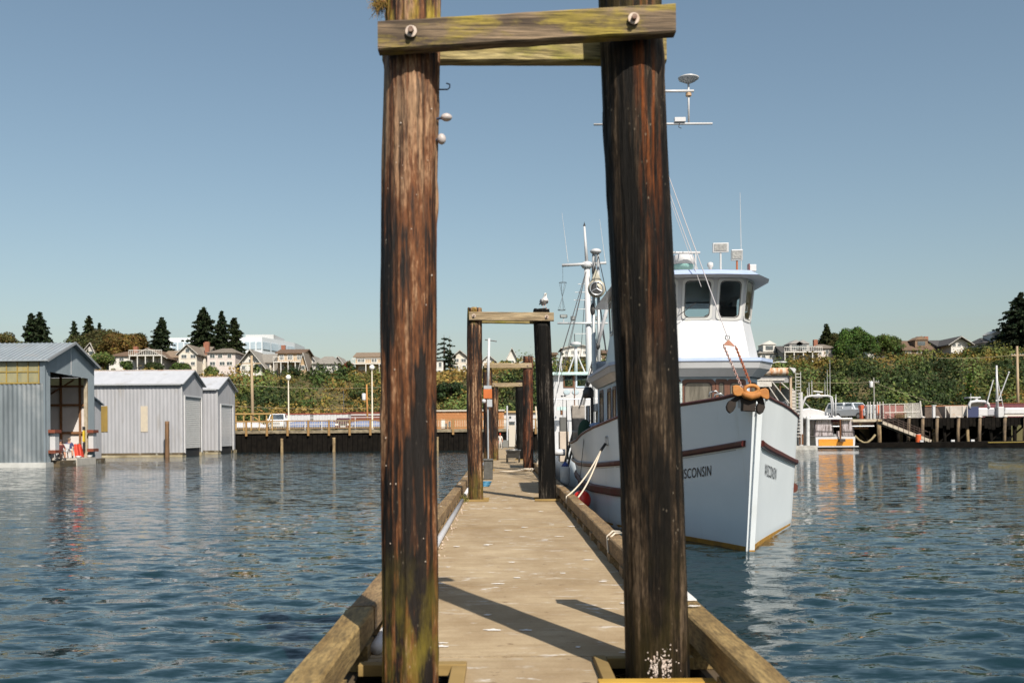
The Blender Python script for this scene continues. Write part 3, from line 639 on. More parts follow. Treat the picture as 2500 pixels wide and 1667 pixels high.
def boathouse1():
    xf, xb, y0, y1 = -28.8, -47.0, 62.8, 70.4; ym = (y0 + y1) / 2; ze, zr = 6.8, 8.1; db0, db1, dt = 63.55, 69.35, 6.05
    t = thing('boathouse', 'big corrugated steel boathouse with open door and yellow skylight band', 'boathouse', (xf, ym, 0))
    def gz(y): return ze + (zr - ze) * (1 - abs(y - ym) / (ym - y0))
    mb = MB()
    corr(mb, (xf, y0), (xf, db0), .25, lambda s: gz(y0 + (db0 - y0) * s), 5, .04, (1, 0, 0)); 
    corr(mb, (xf, db1), (xf, y1), .25, lambda s: gz(db1 + (y1 - db1) * s), 7, .04, (1, 0, 0))
    corr(mb, (xf, db0), (xf, db1), lambda s: dt - .12 * s, lambda s: gz(db0 + (db1 - db0) * s), 34, .04, (1, 0, 0))
    mb.build('front_wall', MET1F, t)
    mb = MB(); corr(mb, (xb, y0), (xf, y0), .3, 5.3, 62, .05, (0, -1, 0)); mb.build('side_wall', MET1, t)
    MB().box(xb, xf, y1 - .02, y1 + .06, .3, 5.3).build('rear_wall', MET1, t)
    MB().box(xb, xf - .02, y1 - .10, y1 - .03, .4, 5.35).build('inner_lining', mat('white_plywood', (.66, .62, .60), (.56, .52, .50), .8, scale=1), t)
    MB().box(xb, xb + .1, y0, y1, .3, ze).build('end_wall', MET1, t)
    tl = mat('translucent_sheet', (.5, .46, .32), None, .5)
    nt_ = tl.node_tree; tr = nt_.nodes.new('ShaderNodeBsdfTranslucent'); tr.inputs[0].default_value = (.75, .68, .48, 1); ms = nt_.nodes.new('ShaderNodeMixShader'); ms.inputs[0].default_value = .6
    nt_.links.new(nt_.nodes['Principled BSDF'].outputs[0], ms.inputs[1]); nt_.links.new(tr.outputs[0], ms.inputs[2]); nt_.links.new(ms.outputs[0], nt_.nodes['Material Output'].inputs[0])
    MB().box(xb, xf, y1 - .04, y1, 5.42, 6.05).build('skylight_panel', tl, t)
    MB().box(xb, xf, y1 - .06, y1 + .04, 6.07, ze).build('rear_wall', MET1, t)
    # yellow framed skylight band on the side facing us
    sg = mat('amber_glazing', (.30, .27, .15), (.20, .20, .13), .3, scale=2, stretch=(1, 1, .3), c3=(.40, .29, .07), s3=.9)
    pw = .68; n = 26
    for i in range(n):
        for j in (0, 1):
            x1_ = xf - .35 - i * pw; z_ = 5.36 + j * .70
            if i < 5: MB().box(x1_ - pw + .035, x1_ - .035, y0 - .02, y0 + .02, z_, z_ + .63).build('pane', sg, t)
    MB().box(xb, xf - .35 - 5 * pw, y0 - .02, y0 + .02, 5.36, 6.70).build('skylight_panel', sg, t)
    fr = MB().box(xb, xf - .3, y0 - .07, y0 + .05, 5.27, 5.35).box(xb, xf - .3, y0 - .07, y0 + .05, 6.72, 6.8).box(xb, xf - .3, y0 - .065, y0 + .05, 5.995, 6.055)
    for i in range(n + 1): fr.box(xf - .35 - i * pw - .03, xf - .35 - i * pw + .03, y0 - .06, y0 + .045, 5.352, 6.718)
    fr.build('skylight_frame', YEL, t); MB().box(xf - .3, xf - .072, y0 - .03, y0 + .03, 5.3, ze).build('corner_trim', MET1F, t)
    MB().rod((xf - 3.2, y0 + .15, 5.3), (xf - .5, y0 + .15, 6.7), .07).build('brace', YEL, t)
    # roof sheets with standing seams
    rb = MB()
    for (ya, yb) in ((y0 - .35, ym), (y1 + .35, ym)): roof_slab(rb, xb - .3, xf + .35, ya, ze - .12, yb, zr)
    rf = rb.build('roof', ROOFM, t); sm = MB()
    for i in range(60):
        x = xf + .3 - i * .31; sm.bar((x, y0 - .35, ze - .01), (x, ym, zr + .11), .03, .05)
    sm.build('seam', ROOFM, rf)
    MB().bar((xf + .37, y0 - .35, ze - .1), (xf + .37, ym, zr + .06), .03, .16).bar((xf + .37, y1 + .35, ze - .1), (xf + .37, ym, zr + .06), .03, .16).build('bargeboard', mat('grey_trim', (.30, .31, .32), None, .6), t)
    MB().box(xf - .01, xf + .05, ym - .03, ym + .03, dt, zr - .05).build('joint_strip', WHITE, t)
    # framing inside
    for i in range(9): MB().box(xf - 1.0 - i * 1.35, xf - .86 - i * 1.35, y1 - .24, y1 - .105, .5, 6.6).build('stud', TWOOD, t)
    for z in (2.1, 4.05, 5.36): MB().box(xb + .1, xf - .1, y1 - .26, y1 - .25 + .05, z, z + .16).build('girt', TWOOD, t)
    MB().bar((xf - 4.6, y1 - .30, 3.9), (xf - 1.3, y1 - .30, 5.9), .06, .22, (0, 1, 0)).build('brace', TWOOD, t)
    for i in range(10): MB().bar((xf - .5 - i * 1.7, y0 + .1, ze - .25), (xf - .5 - i * 1.7, ym, zr - .2), .08, .2).bar((xf - .5 - i * 1.7, y1 - .1, ze - .25), (xf - .5 - i * 1.7, ym, zr - .2), .08, .2).bar((xf - .5 - i * 1.7, y0 + .1, ze - .5), (xf - .5 - i * 1.7, y1 - .1, ze - .5), .08, .25).build('truss', mat('dark_timber', (.04, .03, .022), None, .9), t)
    MB().box(xf - .07, xf + .055, y0 - .075, y0 + .07, .31, ze - .02).build('corner_trim', MET1F, t)
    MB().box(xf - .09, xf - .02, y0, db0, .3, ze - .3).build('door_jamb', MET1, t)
    MB().box(xf - .3, xf - .06, db1 + .02, db1 + .16, .4, dt).build('door_jamb', mat('pale_timber', (.42, .36, .27), (.30, .25, .18), .7, scale=4), t)
    # floats and bumpers
    MB().box(xb, xf + .1, y0 - .15, y0 + 1.2, -.3, .30).build('float', mat('pale_float', (.50, .50, .48), (.36, .36, .34), .7, scale=1), t)
    MB().box(xb, xf + .05, y1 - 1.1, y1 + .1, -.3, .42).build('float', FLOATM, t)
    MB().box(xf - 6, xf + .55, 66.2, y1 - 1.11, -.05, .46).build('porch_deck', mat('pale_deck', (.52, .48, .42), (.42, .38, .33), .8, scale=2), t)
    MB().box(xf - 6, xf + .5, 63.75, 66.19, -.05, .36).build('porch_deck', FLOATM, t)
    for (yy, s) in ((db0 + .05, 1), (db1 + .15, -1)):
        MB().box(xf + .06, xf + .40, yy - .28, yy + .28, .9, 2.35).build('bumper_panel', WHITE, t)
        for z in (.95, 2.25): MB().box(xf + .05, xf + .5, yy - .5, yy + .40, z - .09, z + .12).build('bumper_clamp', mat('rust_clamp', (.20, .05, .025), (.14, .04, .02), .7, scale=4), t)
boathouse1()

def boathouse_shut(y0, y1, xb, ze, zr, label, door, wins, col_door, group=None):
    xf = -28.8; ym = (y0 + y1) / 2; t = thing('boathouse', label, 'boathouse', (xf, ym, 0), group); d0, d1, dt = door
    def gz(y): return ze + (zr - ze) * (1 - abs(y - ym) / (ym - y0))
    mb = MB(); corr(mb, (xf, y0), (xf, d0), .35, lambda s: gz(y0 + (d0 - y0) * s), 3, .02, (1, 0, 0)); corr(mb, (xf, d1), (xf, y1), .35, lambda s: gz(d1 + (y1 - d1) * s), 3, .02, (1, 0, 0))
    corr(mb, (xf, d0), (xf, d1), dt, lambda s: gz(d0 + (d1 - d0) * s), 14, .02, (1, 0, 0)); mb.build('front_wall', MET2, t)
    mb = MB(); corr(mb, (xb, y0), (xf, y0), .35, ze, 60, .025); mb.build('side_wall', MET2, t)
    MB().box(xb, xf, y1 - .05, y1, .35, ze).build('rear_wall', MET2, t)
    MB().box(xf - .03, xf + .03, y0 - .05, y0 + .12, .35, ze).build('corner_trim', WHITE, t)
    rb = MB(); roof_slab(rb, xb, xf + .25, y0 - .3, ze - .08, ym, zr); roof_slab(rb, xb, xf + .25, y1 + .3, ze - .08, ym, zr); rf = rb.build('roof', ROOFW, t)
    MB().box(xb, xf + .25, ym - .12, ym + .12, zr + .05, zr + .13).build('ridge_cap', mat('ridge_rust', (.42, .36, .33), (.30, .16, .10), .7, scale=1.2, lo=.5, hi=.7), rf)
    MB().bar((xf + .27, y0 - .3, ze - .05), (xf + .27, ym, zr + .04), .03, .10).bar((xf + .27, y1 + .3, ze - .05), (xf + .27, ym, zr + .04), .03, .10).build('bargeboard', MATS['grey_trim'], t)
    MB().box(xb, xf, y0 - .33, y0 - .26, ze - .16, ze - .04).build('gutter', MATS['grey_trim'], t)
    dm = mat('roll_door', (.58, .57, .55), (.50, .49, .47), .5, scale=2); n = 26
    for i in range(n):
        z0 = .75 + (dt - .9) * i / n; z1 = z0 + (dt - .9) / n * .94
        MB().add([(xf - .01, d0 + .05, z0), (xf - .01, d1 - .05, z0), (xf - .03, d1 - .05, z1), (xf - .03, d0 + .05, z1), (xf - .10, d0 + .05, z0), (xf - .10, d1 - .05, z0), (xf - .10, d1 - .05, z1), (xf - .10, d0 + .05, z1)], [(0, 1, 2, 3), (4, 5, 6, 7), (0, 1, 5, 4), (3, 2, 6, 7), (0, 3, 7, 4), (1, 2, 6, 5)]).build('slat', dm if col_door == 'cream' else WHITE, t)
    MB().rod((xf - .05, d0 + .05, dt - .1), (xf - .05, d1 - .05, dt - .1), .16).build('door_roller', MATS['grey_trim'], t)
    MB().box(xf - .3, xf - .12, d0, d1, -.1, .74).build('door_gap_shade', BLACK, t)  # black block painted in for the shade in the gap below the door
    for y in (d0 - .05, d1 + .05): MB().box(xf + .03, xf + .14, y - .09, y + .09, .3, dt).build('door_jamb', WHITE, t)
    for (xa, xb_, z0, z1, m) in wins: MB().box(xa, xb_, y0 - .06, y0 - .03, z0, z1).build('window_panel', m, t)
    fm = MB().box(xb, xf + .1, y0 - .3, y0 + .8, -.25, .16).box(xb, xf + .1, y1 - .8, y1 + .2, -.25, .3); fm.build('float', mat('pale_log_float', (.42, .36, .24), (.20, .16, .09), .8, scale=1.5, stretch=(.4, 1, 1)), t)
    MB().box(xb, xf + .12, y0 - .1, y0 + .5, .17, .36).build('sill_beam', FLOATM, t)
    return t
ambr = mat('amber_strip', (.30, .20, .05), (.22, .15, .045), .4, scale=3, stretch=(1, 1, .2)); crm = mat('cream_strip', (.52, .45, .34), (.46, .40, .32), .5, scale=3)
Y2 = 89.7
boathouse_shut(Y2, 96.0, -49, 6.6, 7.9, 'long pale grey boathouse with cream roll door and two narrow windows', (90.3, 95.3, 5.55),
    [(WX(247, 1020, Y2), WX(263, 1020, Y2), WZ(255, 1054, Y2), WZ(255, 991, Y2), ambr), (WX(344, 1020, Y2), WX(361, 1020, Y2), WZ(350, 1054, Y2), WZ(350, 991, Y2), crm)], 'cream')
boathouse_shut(100.9, 107.6, -50, 6.6, 7.9, 'smaller pale boathouse with white roll door, farthest of the row', (101.9, 106.4, 5.1), [], 'white')
def small_shed():
    y0, y1, xf = 70.7, 73.6, -29.6; t = thing('boat_shed', 'low white gabled boat shed squeezed between the two nearest boathouses', 'boat shed', (xf, 76, 0)); ym = 71.0
    mb = MB(); corr(mb, (xf, y0), (xf, y1), .3, lambda s: 4.95 - .7 * abs(y0 + (y1 - y0) * s - ym) / (y1 - ym), 18, .02, (1, 0, 0)); mb.build('front_wall', MET2, t)
    rb = MB(); roof_slab(rb, -46, xf + .2, y0 - .1, 4.75, ym, 4.98); roof_slab(rb, -46, xf + .2, y1 + .15, 4.2, ym, 4.98); rb.build('roof', ROOFW, t)
    for i in range(16): MB().box(xf + .03, xf + .08, 70.8, 72.3, .6 + i * .2, .77 + i * .2).build('slat', WHITE, t)
    MB().box(-46, xf, y1 - .05, y1, .3, 4.0).build('side_wall', MET2, t); MB().box(-46, xf + .2, y0, y1 + .2, -.2, .3).build('float', FLOATM, t)
small_shed()
def log_pile(u, vt, vb, Y, r, label, m, group=None, lean=0):
    p0, p1 = W(u, vb, Y), W(u, vt, Y); p0.z = -.6
    mb = MB(); pts = []; n = 14
    for i in range(n):
        f = i / (n - 1); pts.append((p1.x * f + p0.x * (1 - f) + lean * f, Y, p0.z + (p1.z - p0.z) * f))
    mb.tube(pts, [r * (1.06 - .1 * i / n + .03 * math.sin(i * 2.1)) for i in range(n)], 12)
    return tag(mb.build('mooring_piling', m, None, True), label, 'piling', group)
PILE = mat('piling_brown', (.07, .04, .022), (.20, .11, .05), .8, scale=5, stretch=(1, 1, .1), bump=.02)
PILEY = mat('piling_pale', (.34, .25, .13), (.10, .06, .03), .8, scale=3, stretch=(1, 1, .3), bump=.02)
log_pile(408, 1028, 1108, 88, .20, 'dark brown piling standing against the long grey boathouse', PILE)
log_pile(688, 1070, 1103, 107.5, .16, 'short pale piling in front of the quay wall below the white pickup', PILEY)
log_pile(815, 1068, 1103, 107.5, .17, 'short piling in front of the quay wall left of the dark red car', PILEY)
log_pile(1067, 1066, 1103, 107.4, .17, 'short pale piling before the quay wall below the brick building', PILEY)

# ------------------------------------------------------------------ quay on the left
YQ = 108.4
def quay():
    x0, x1 = -52, 8.5
    t = thing('quay_wall', 'dark timber quay wall with pale concrete kerb behind the boathouses', 'quay wall', (-20, YQ, 0))
    MB().box(x0, x1, YQ + .3, YQ + 1.4, -1, 1.95).build('backing', mat('creosote_shaded', (.005, .0045, .004), (.012, .010, .008), .95, scale=2, spec=.08), t)  # creosoted timber, colour blackened further for the shade under the overhang
    n = int((x1 - x0) / .55)
    for i in range(n):
        x = x0 + i * .55; d = random.uniform(0, .07)
        MB().box(x + .02, x + .53, YQ + .1 - d, YQ + .3, -.8, 1.88 + random.uniform(-.03, .03)).build('plank', MATS['creosote_shaded'], t)
    MB().box(x0, x1, YQ - .1, YQ + 1.6, 2.02, 2.37).build('kerb', mat('quay_concrete', (.30, .25, .17), (.10, .08, .05), .9, scale=1.6, stretch=(1, 1, 2.5)), t)
quay()
tag(MB().box(-60, 9.5, 109.95, 128, 2.25, 2.36).build('quay_road', mat('asphalt_pale', (.16, .145, .12), (.12, .11, .10), .9, scale=.6)), 'worn paved apron along the top of the quay', kind='structure')
def railing():
    t = thing('guard_railing', 'ochre painted guard railing with white pickets along the quay edge', 'railing', (-20, YQ, 2.4))
    ych = mat('ochre_paint', (.30, .17, .06), (.24, .14, .05), .6, scale=4); x0, x1 = -48, 8.2; n = 25; st = (x1 - x0) / n
    for i in range(n + 1):
        x = x0 + i * st; MB().box(x - .11, x + .11, YQ - .24, YQ - .10, 1.75, 3.45).build('post', ych, t)
        if i < n:
            MB().box(x + .11, x + st - .11, YQ - .17, YQ - .10, 3.32, 3.42).build('top_rail', ych, t); MB().box(x + .11, x + st - .11, YQ - .17, YQ - .10, 2.52, 2.59).build('bottom_rail', ych, t)
            pk = MB()
            for k in range(12): px = x + st * (k + .5) / 12; pk.box(px - .02, px + .02, YQ - .15, YQ - .12, 2.59, 3.32)
            pk.build('picket', mat('picket_paint', (.55, .48, .36), None, .6), t)
railing()
def upper_railing():
    t = thing('timber_stair_rail', 'yellow timber landing rail behind the guard railing at the farthest boathouse', 'railing', (-30, 113, 2.4)); y = 113
    ym_ = mat('yellow_timber', (.36, .23, .08), None, .7)
    xs = [WX(u, 1000, y) for u in (556, 575, 594, 612, 632, 650, 664)]
    MB().box(xs[0] - 1, xs[-1], y, y + .1, 4.2, 4.36).build('top_rail', ym_, t); MB().box(xs[0] - 1, xs[-1], y, y + .1, 3.3, 3.4).build('mid_rail', ym_, t)
    for x in xs: MB().box(x - .07, x + .07, y + .1, y + .22, 2.4, 4.2).build('post', ym_, t)
    MB().bar((xs[3], y + .3, 4.2), (xs[4] + .6, y + .3, 3.0), .08, .12).bar((xs[5], y + .3, 3.0), (xs[6], y + .3, 4.2), .08, .12).build('brace', ym_, t)
upper_railing()

def car(kind, x, y, z, rz, paint, label, cat, name):
    """nose points to -y at rz=0"""
    t = thing(name, label, cat, (0, 0, 0)); w, L_ = (2.0, 5.2) if kind != 'sedan' else (1.8, 4.5)
    hb, hr = (1.15, 1.95) if kind != 'sedan' else (.88, 1.4); cl = .42 if kind != 'sedan' else .28
    if kind == 'pickup': side = [(-L_ / 2, cl), (-L_ / 2, hb * .92), (-L_ / 2 + .15, hb), (-L_ / 2 + 1.5, hb + .06), (-L_ / 2 + 2.1, hr), (-L_ / 2 + 3.3, hr), (-L_ / 2 + 3.5, hb + .05), (L_ / 2, hb + .05), (L_ / 2, cl)]
    elif kind == 'suv': side = [(-L_ / 2, cl), (-L_ / 2, hb * .9), (-L_ / 2 + .15, hb), (-L_ / 2 + 1.4, hb + .08), (-L_ / 2 + 2.0, hr), (L_ / 2 - .4, hr), (L_ / 2, hb), (L_ / 2, cl)]
    else: side = [(-L_ / 2, cl), (-L_ / 2, hb * .75), (-L_ / 2 + .2, hb * .9), (-L_ / 2 + 1.2, hb), (-L_ / 2 + 1.9, hr), (L_ / 2 - 1.2, hr - .02), (L_ / 2 - .5, hb + .02), (L_ / 2, hb * .95), (L_ / 2, cl)]
    mb = MB(); n = len(side); rows = []
    for f, ins in ((-1, .06), (-.97, 0), (.97, 0), (1, .06)):
        rows.append([(f * w / 2 * (1 if zz <= hb + .1 else .82), yy + (ins if yy < 0 else -ins), zz - (ins if zz > cl + .1 else 0)) for yy, zz in side])
    mb.grid(rows, True); mb.f.append(tuple(range(n))); mb.f.append(tuple(3 * n + i for i in range(n)))
    mb.build('body', paint, t, bevel=.04)
    ws = 3 if kind != 'x' else 3
    (ya, za), (yb, zb) = side[3], side[4]
    d = Vector((0, -(zb - za), (yb - ya))).normalized() * .02
    q = [(-w * .42, ya + .06, za + .05), (w * .42, ya + .06, za + .05), (w * .36, yb - .03, zb - .09), (-w * .36, yb - .03, zb - .09)]
    MB().prism([Vector(p) + d * .5 for p in q], d * 1.5).build('windshield', DGLASS, t)
    yc0, yc1 = yb - .15, (side[5][0] - .1)
    for s in (-1, 1):
        MB().prism([(s * w * .455, ya + .35, hb + .1), (s * w * .455, yc1 + .1, hb + .1), (s * w * .418, yc1 - .1, hr - .12), (s * w * .418, yb + .1, hr - .12)], (s * .03, 0, 0)).build('side_window', DGLASS, t)
        MB().box(s * w * .5 - .38 * (s > 0) , s * w * .5 + .38 * (s < 0), -L_ / 2 - .03, -L_ / 2 + .08, hb * .62, hb * .84).build('headlight', mat('headlight_lens', (.75, .75, .72), None, .15), t)
        MB().box(s * (w * .5 + .13) - .1, s * (w * .5 + .13) + .1, ya + .25, ya + .4, hb + .05, hb + .25).build('mirror', paint, t)
        for yy in (-L_ / 2 + .95, L_ / 2 - 1.0):
            wr = .38 if kind != 'sedan' else .32
            tm = MB().tube([(s * (w / 2 - .2), yy, wr), (s * (w / 2 + .01), yy, wr)], wr, 16).build('wheel', BLACK, t)
            MB().tube([(s * (w / 2 + .01), yy, wr), (s * (w / 2 + .03), yy, wr)], wr * .6, 12).build('rim', STEEL, tm)
    MB().box(-w * .3, w * .3, -L_ / 2 - .035, -L_ / 2 + .05, hb * .58, hb * .82).build('grille', DSTEEL if kind == 'sedan' else mat('grille_grey', (.30, .31, .32), None, .4), t)
    MB().box(-w * .48, w * .48, -L_ / 2 - .12, -L_ / 2 + .1, cl + .02, cl + .24).build('bumper', paint if kind == 'sedan' else WHITE, t, bevel=.03)
    MB().box(-.26, .26, -L_ / 2 - .135, -L_ / 2 - .12, cl + .06, cl + .2).build('licence_plate', WHITE, t)
    t.location = (x, y, z); t.rotation_euler = (0, 0, rz); t.scale = (1, 1, 1)
    return t
CW = mat('car_white', (.72, .74, .76), None, .25); CS = mat('car_silver', (.58, .62, .67), None, .25); CR_ = mat('car_dark_red', (.075, .012, .02), None, .2)
car('pickup', WX(679, 1040, 116.5), 116.5, 2.36, R(4), CW, 'white pickup truck parked nose out by the guard railing', 'pickup truck', 'parked_pickup')
car('sedan', WX(838, 1040, 116.5), 116.5, 2.36, R(8), CR_, 'dark red car parked nose out behind the guard railing', 'car', 'parked_car')

def quay_stuff():
    # long white sheds / trailers behind the cars
    for (ua, ub, l) in ((668, 757, 'long white box trailer parked behind the white pickup'), (765, 850, 'long white box trailer with red edge behind the dark red car')):
        Y = 124; x0, x1 = WX(ua, 1020, Y), WX(ub, 1020, Y); t = thing('box_trailer', l, 'trailer', ((x0 + x1) / 2, Y, 2.3))
        n = 12
        for i in range(n): MB().box(x0 + (x1 - x0) * i / n + .01, x0 + (x1 - x0) * (i + 1) / n - .01, Y - .03 * (i % 2), Y + 2.4, 3.0, 4.35).build('panel', WHITE, t)
        MB().box(x0, x1, Y - .08, Y + 2.45, 4.36, 4.5).build('roof_edge', mat('dull_red', (.24, .05, .03), None, .7), t)
        for k in (.15, .8): MB().rod((x0 + (x1 - x0) * k, Y + .1, 2.75), (x0 + (x1 - x0) * k, Y + .5, 2.75), .42, n=14).build('wheel', BLACK, t)
    # covered boats on the hard
    tarp = mat('blue_tarp', (.10, .15, .30), (.17, .22, .38), .6, scale=1.5); hulls = [(600, 'boat under pale cover at the left end of the quay'), (740, 'blue covered boat right of the white pickup'), (790, 'blue covered boat left of the dark red car'), (896, 'blue covered boat by the tall globe lamp')]
    for u, l in hulls:
        Y = 120.5; x = WX(u, 1040, Y); t = thing('covered_boat', l, 'boat', (x, Y, 2.36)); hl = 3.2
        rows = []
        for i in range(9):
            f = -1 + 2 * i / 8; ww = .62 * (1 - abs(f) ** 2.4) + .05; rows.append([(x + f * hl, Y - ww, 2.85), (x + f * hl, Y - ww * .7, 2.5), (x + f * hl, Y + ww * .7, 2.5), (x + f * hl, Y + ww, 2.85)])
        MB().grid(rows).build('hull', WHITE, t, True)
        rows = []
        for i in range(13):
            f = -1 + 2 * i / 12; ww = .66 * (1 - abs(f) ** 2.4) + .06; hh = .55 * (1 - abs(f) ** 1.6) + .05 + random.uniform(-.04, .04)
            rows.append([(x + f * hl * 1.02, Y - ww, 2.80), (x + f * hl, Y - ww * .9, 2.92), (x + f * hl, Y, 2.92 + hh), (x + f * hl, Y + ww * .9, 2.92), (x + f * hl * 1.02, Y + ww, 2.80)])
        MB().grid(rows).build('cover', tarp if 'blue' in l else mat('pale_cover', (.50, .50, .55), None, .7), t, True)
    # chain link strip behind: white fence rail
    t = thing('white_rail_fence', 'low white metal rail fence behind the parked cars', 'fence', (-14, 119, 2.4)); m = WHITE
    for i in range(18):
        x = -27.5 + i * 2.0; MB().box(x - .04, x + .04, 119, 119.08, 2.36, 3.9).build('post', m, t)
    for z in (3.05, 3.84): MB().box(-27.5, 6.5, 119.09, 119.13, z, z + .07).build('rail', m, t)
    # railway wagons: rust red strip in front of the slope
    t = thing('red_wagon', 'rust red flat railway wagon seen above the trailers', 'railway wagon', (-20, 130, 2.3)); x0, x1 = WX(848, 1010, 130), WX(985, 1010, 130)
    MB().box(x0, x1, 130, 133, 3.0, 4.75).build('side', mat('rust_red', (.20, .055, .03), (.14, .04, .025), .8, scale=1), t); MB().box(x0, x1, 129.9, 130, 4.3, 4.45).build('side_rail', WHITE, t)
    for k in range(6): MB().rod((x0 + 1 + k * 1.2, 130.0, 2.75), (x0 + 1 + k * 1.2, 130.2, 2.75), .42, n=12).build('wheel', BLACK, t)
quay_stuff()

def globe_lamp(u, vg, Y, label, rg=.30, zb=2.36):
    p = W(u, vg, Y); t = thing('street_lamp', label, 'street lamp', (p.x, Y, zb)); m = mat('lamp_pole', (.55, .50, .40), None, .5)
    MB().lathe((p.x, Y, zb), [(.16, 0), (.16, .25), (.09, .3), (.06, p.z - zb - rg)], 10).build('pole', m, t, True)
    MB().lathe((p.x, Y, p.z - rg), [(.05, -.04), (.14, 0), (.12, .05)], 10).build('collar', m, t)
    MB().sphere(p, rg, 16, 10).build('globe', mat('globe_white', (.82, .80, .76), None, .3), t, True)
globe_lamp(704, 921, 116, 'shorter globe lamp behind the white pickup', .30)
globe_lamp(908, 897, 112, 'tall globe lamp beside the near left piling', .30)
def power_pole(u, vt, Y, label, zb=2.3, arms=(), boxz=None, r=.15, m=None):
    p = W(u, vt, Y); t = thing('power_pole', label, 'power pole', (p.x, Y, zb)); m = m or mat('pole_wood', (.42, .32, .20), (.30, .22, .14), .8, scale=4, stretch=(1, 1, .1))
    MB().rod((p.x + .1, Y, zb), (p.x, Y, p.z), r, r * .7, 8).build('pole', m, t, True)
    for (dz, L_) in arms:
        a = MB().box(p.x - L_, p.x + L_, Y - .12, Y - .02, p.z - dz - .07, p.z - dz + .07).build('crossarm', m, t)
        for k in (-.9, -.45, .45, .9): MB().lathe((p.x + k * L_, Y - .07, p.z - dz + .07), [(.05, 0), (.07, .08), (.04, .16)], 8).build('insulator', mat('insulator', (.30, .32, .30), None, .3), a)
    if boxz: MB().lathe((p.x - .35, Y, boxz), [(.22, 0), (.24, .1), (.24, .75), (.18, .85)], 12).build('transformer', mat('transformer_grey', (.55, .56, .56), None, .5), t, True)
    return p
p1 = power_pole(614, 868, 127, 'tall weathered power pole in front of the white chalet', arms=((1.0, 1.2),), boxz=None, r=.22)
power_pole(895, 938, 122, 'short orange brown pole with white meter left of the near left piling', boxz=6.0, m=mat('orange_pole', (.40, .18, .05), None, .8), r=.13)
p2 = power_pole(2133, 922, 135, 'thin grey pole with transformer above the chain link fence', boxz=7.6, arms=((.6, .7),), r=.11, m=mat('grey_pole', (.22, .21, .19), None, .8))
p3 = power_pole(2483, 845, 130, 'tall pale power pole near the right edge, before the dark trees', arms=((1.2, .8),), r=.2)
power_pole(838, 952, 125, 'thin black light mast behind the dark red car', r=.06, m=DSTEEL)
power_pole(1875, 888, 120, 'stub of a wooden pole behind the rusty shed roof', r=.14)
def cobra():
    p = W(1880, 903, 119); t = thing('cobra_lamp', 'grey arm street light curving over the rusty shed roof', 'street lamp', (p.x, 119, 2.9)); m = mat('cobra_grey', (.55, .56, .55), None, .5)
    q = W(1905, 884, 119)
    MB().tube([(p.x, 119, 2.9), (p.x, 119, p.z), (p.x + .25, 119, p.z + .8), (p.x + .7, 119, q.z), (q.x, 119, q.z + .05)], .05, 8).build('pole', m, t, True)
    MB().sphere((q.x + .35, 119, q.z), .45, 12, 6, (1, .5, .25)).build('lamp_head', m, t, True)
cobra()
def wires():
    m = mat('wire', (.30, .26, .16), None, .6)
    for (a, b, sag, l) in ((W(560, 936, 127), W(1000, 941, 127), .5, 'upper overhead wire across the yellow slope'), (W(560, 990, 127), W(1000, 990, 127), .4, 'lower overhead wire across the yellow slope'),
                           (W(1850, 925, 135), Vector(p2) - Vector((0, 0, .6)), .3, 'overhead wire left of the transformer pole'), (Vector(p2) - Vector((0, 0, .6)), Vector((p3.x, 130, p3.z - 9.2)), .8, 'overhead wire between the two right poles'),
                           (W(2290, 874, 132), Vector(p3) - Vector((0, 0, 1.1)), .2, 'upper overhead wire reaching the pale power pole'), (Vector(p3) - Vector((0, 0, 1.1)), W(2560, 858, 128), .1, 'overhead wire leaving the pale power pole')):
        pts = [a.lerp(b, i / 14) - Vector((0, 0, sag * 4 * (i / 14) * (1 - i / 14))) for i in range(15)]
        tag(MB().tube(pts, .022, 5).build('overhead_wire', m), l, 'wire', 'overhead wires')
wires()

BRK = mat('brick_orange', (.46, .20, .07), (.36, .15, .055), .85, scale=9, c3=(.50, .26, .12), s3=3)
def brick_building():
    Y = 114; x0, x1 = WX(1040, 1030, Y), WX(1252, 1030, Y) - 1.0; t = thing('brick_building', 'low orange brick building with flat roof behind the second gate', 'building', ((x0 + x1) / 2, Y, 2.3))
    zt = WZ(1100, 1004, Y); MB().box(x0, x1, Y, Y + 8, 2.2, zt).build('wall', mat('mortar', (.40, .24, .13), None, .9), t)
    # brick courses as real relief, one joined part
    k = MB(); rh = .18; n = int((zt - 2.36) / rh)
    for r_ in range(n):
        o = .2 * (r_ % 2); m_ = int((x1 - x0) / .4)
        for i in range(m_): xx = x0 + i * .4 + o; k.box(xx + .012, min(xx + .388, x1), Y - .03, Y, 2.36 + r_ * rh + .012, 2.36 + (r_ + 1) * rh - .012)
    tag(k.build('brick', BRK, t), kind='stuff')
    MB().box(x0 - .1, x1 + .1, Y - .2, Y + 8, zt, zt + .16).build('roof', mat('roof_edge_pale', (.48, .44, .38), None, .7), t)
    for (ua, ub, va, vb, m) in ((1077, 1086, 1023, 1046, TRIM), (1086, 1092, 1034, 1046, DGLASS), (1095, 1101, 1029, 1046, DGLASS)):
        MB().box(WX(ua, va, Y), WX(ub, va, Y), Y - .1, Y - .035, WZ(ua, vb, Y) + .05, WZ(ua, va, Y)).build('door', m, t)
brick_building()
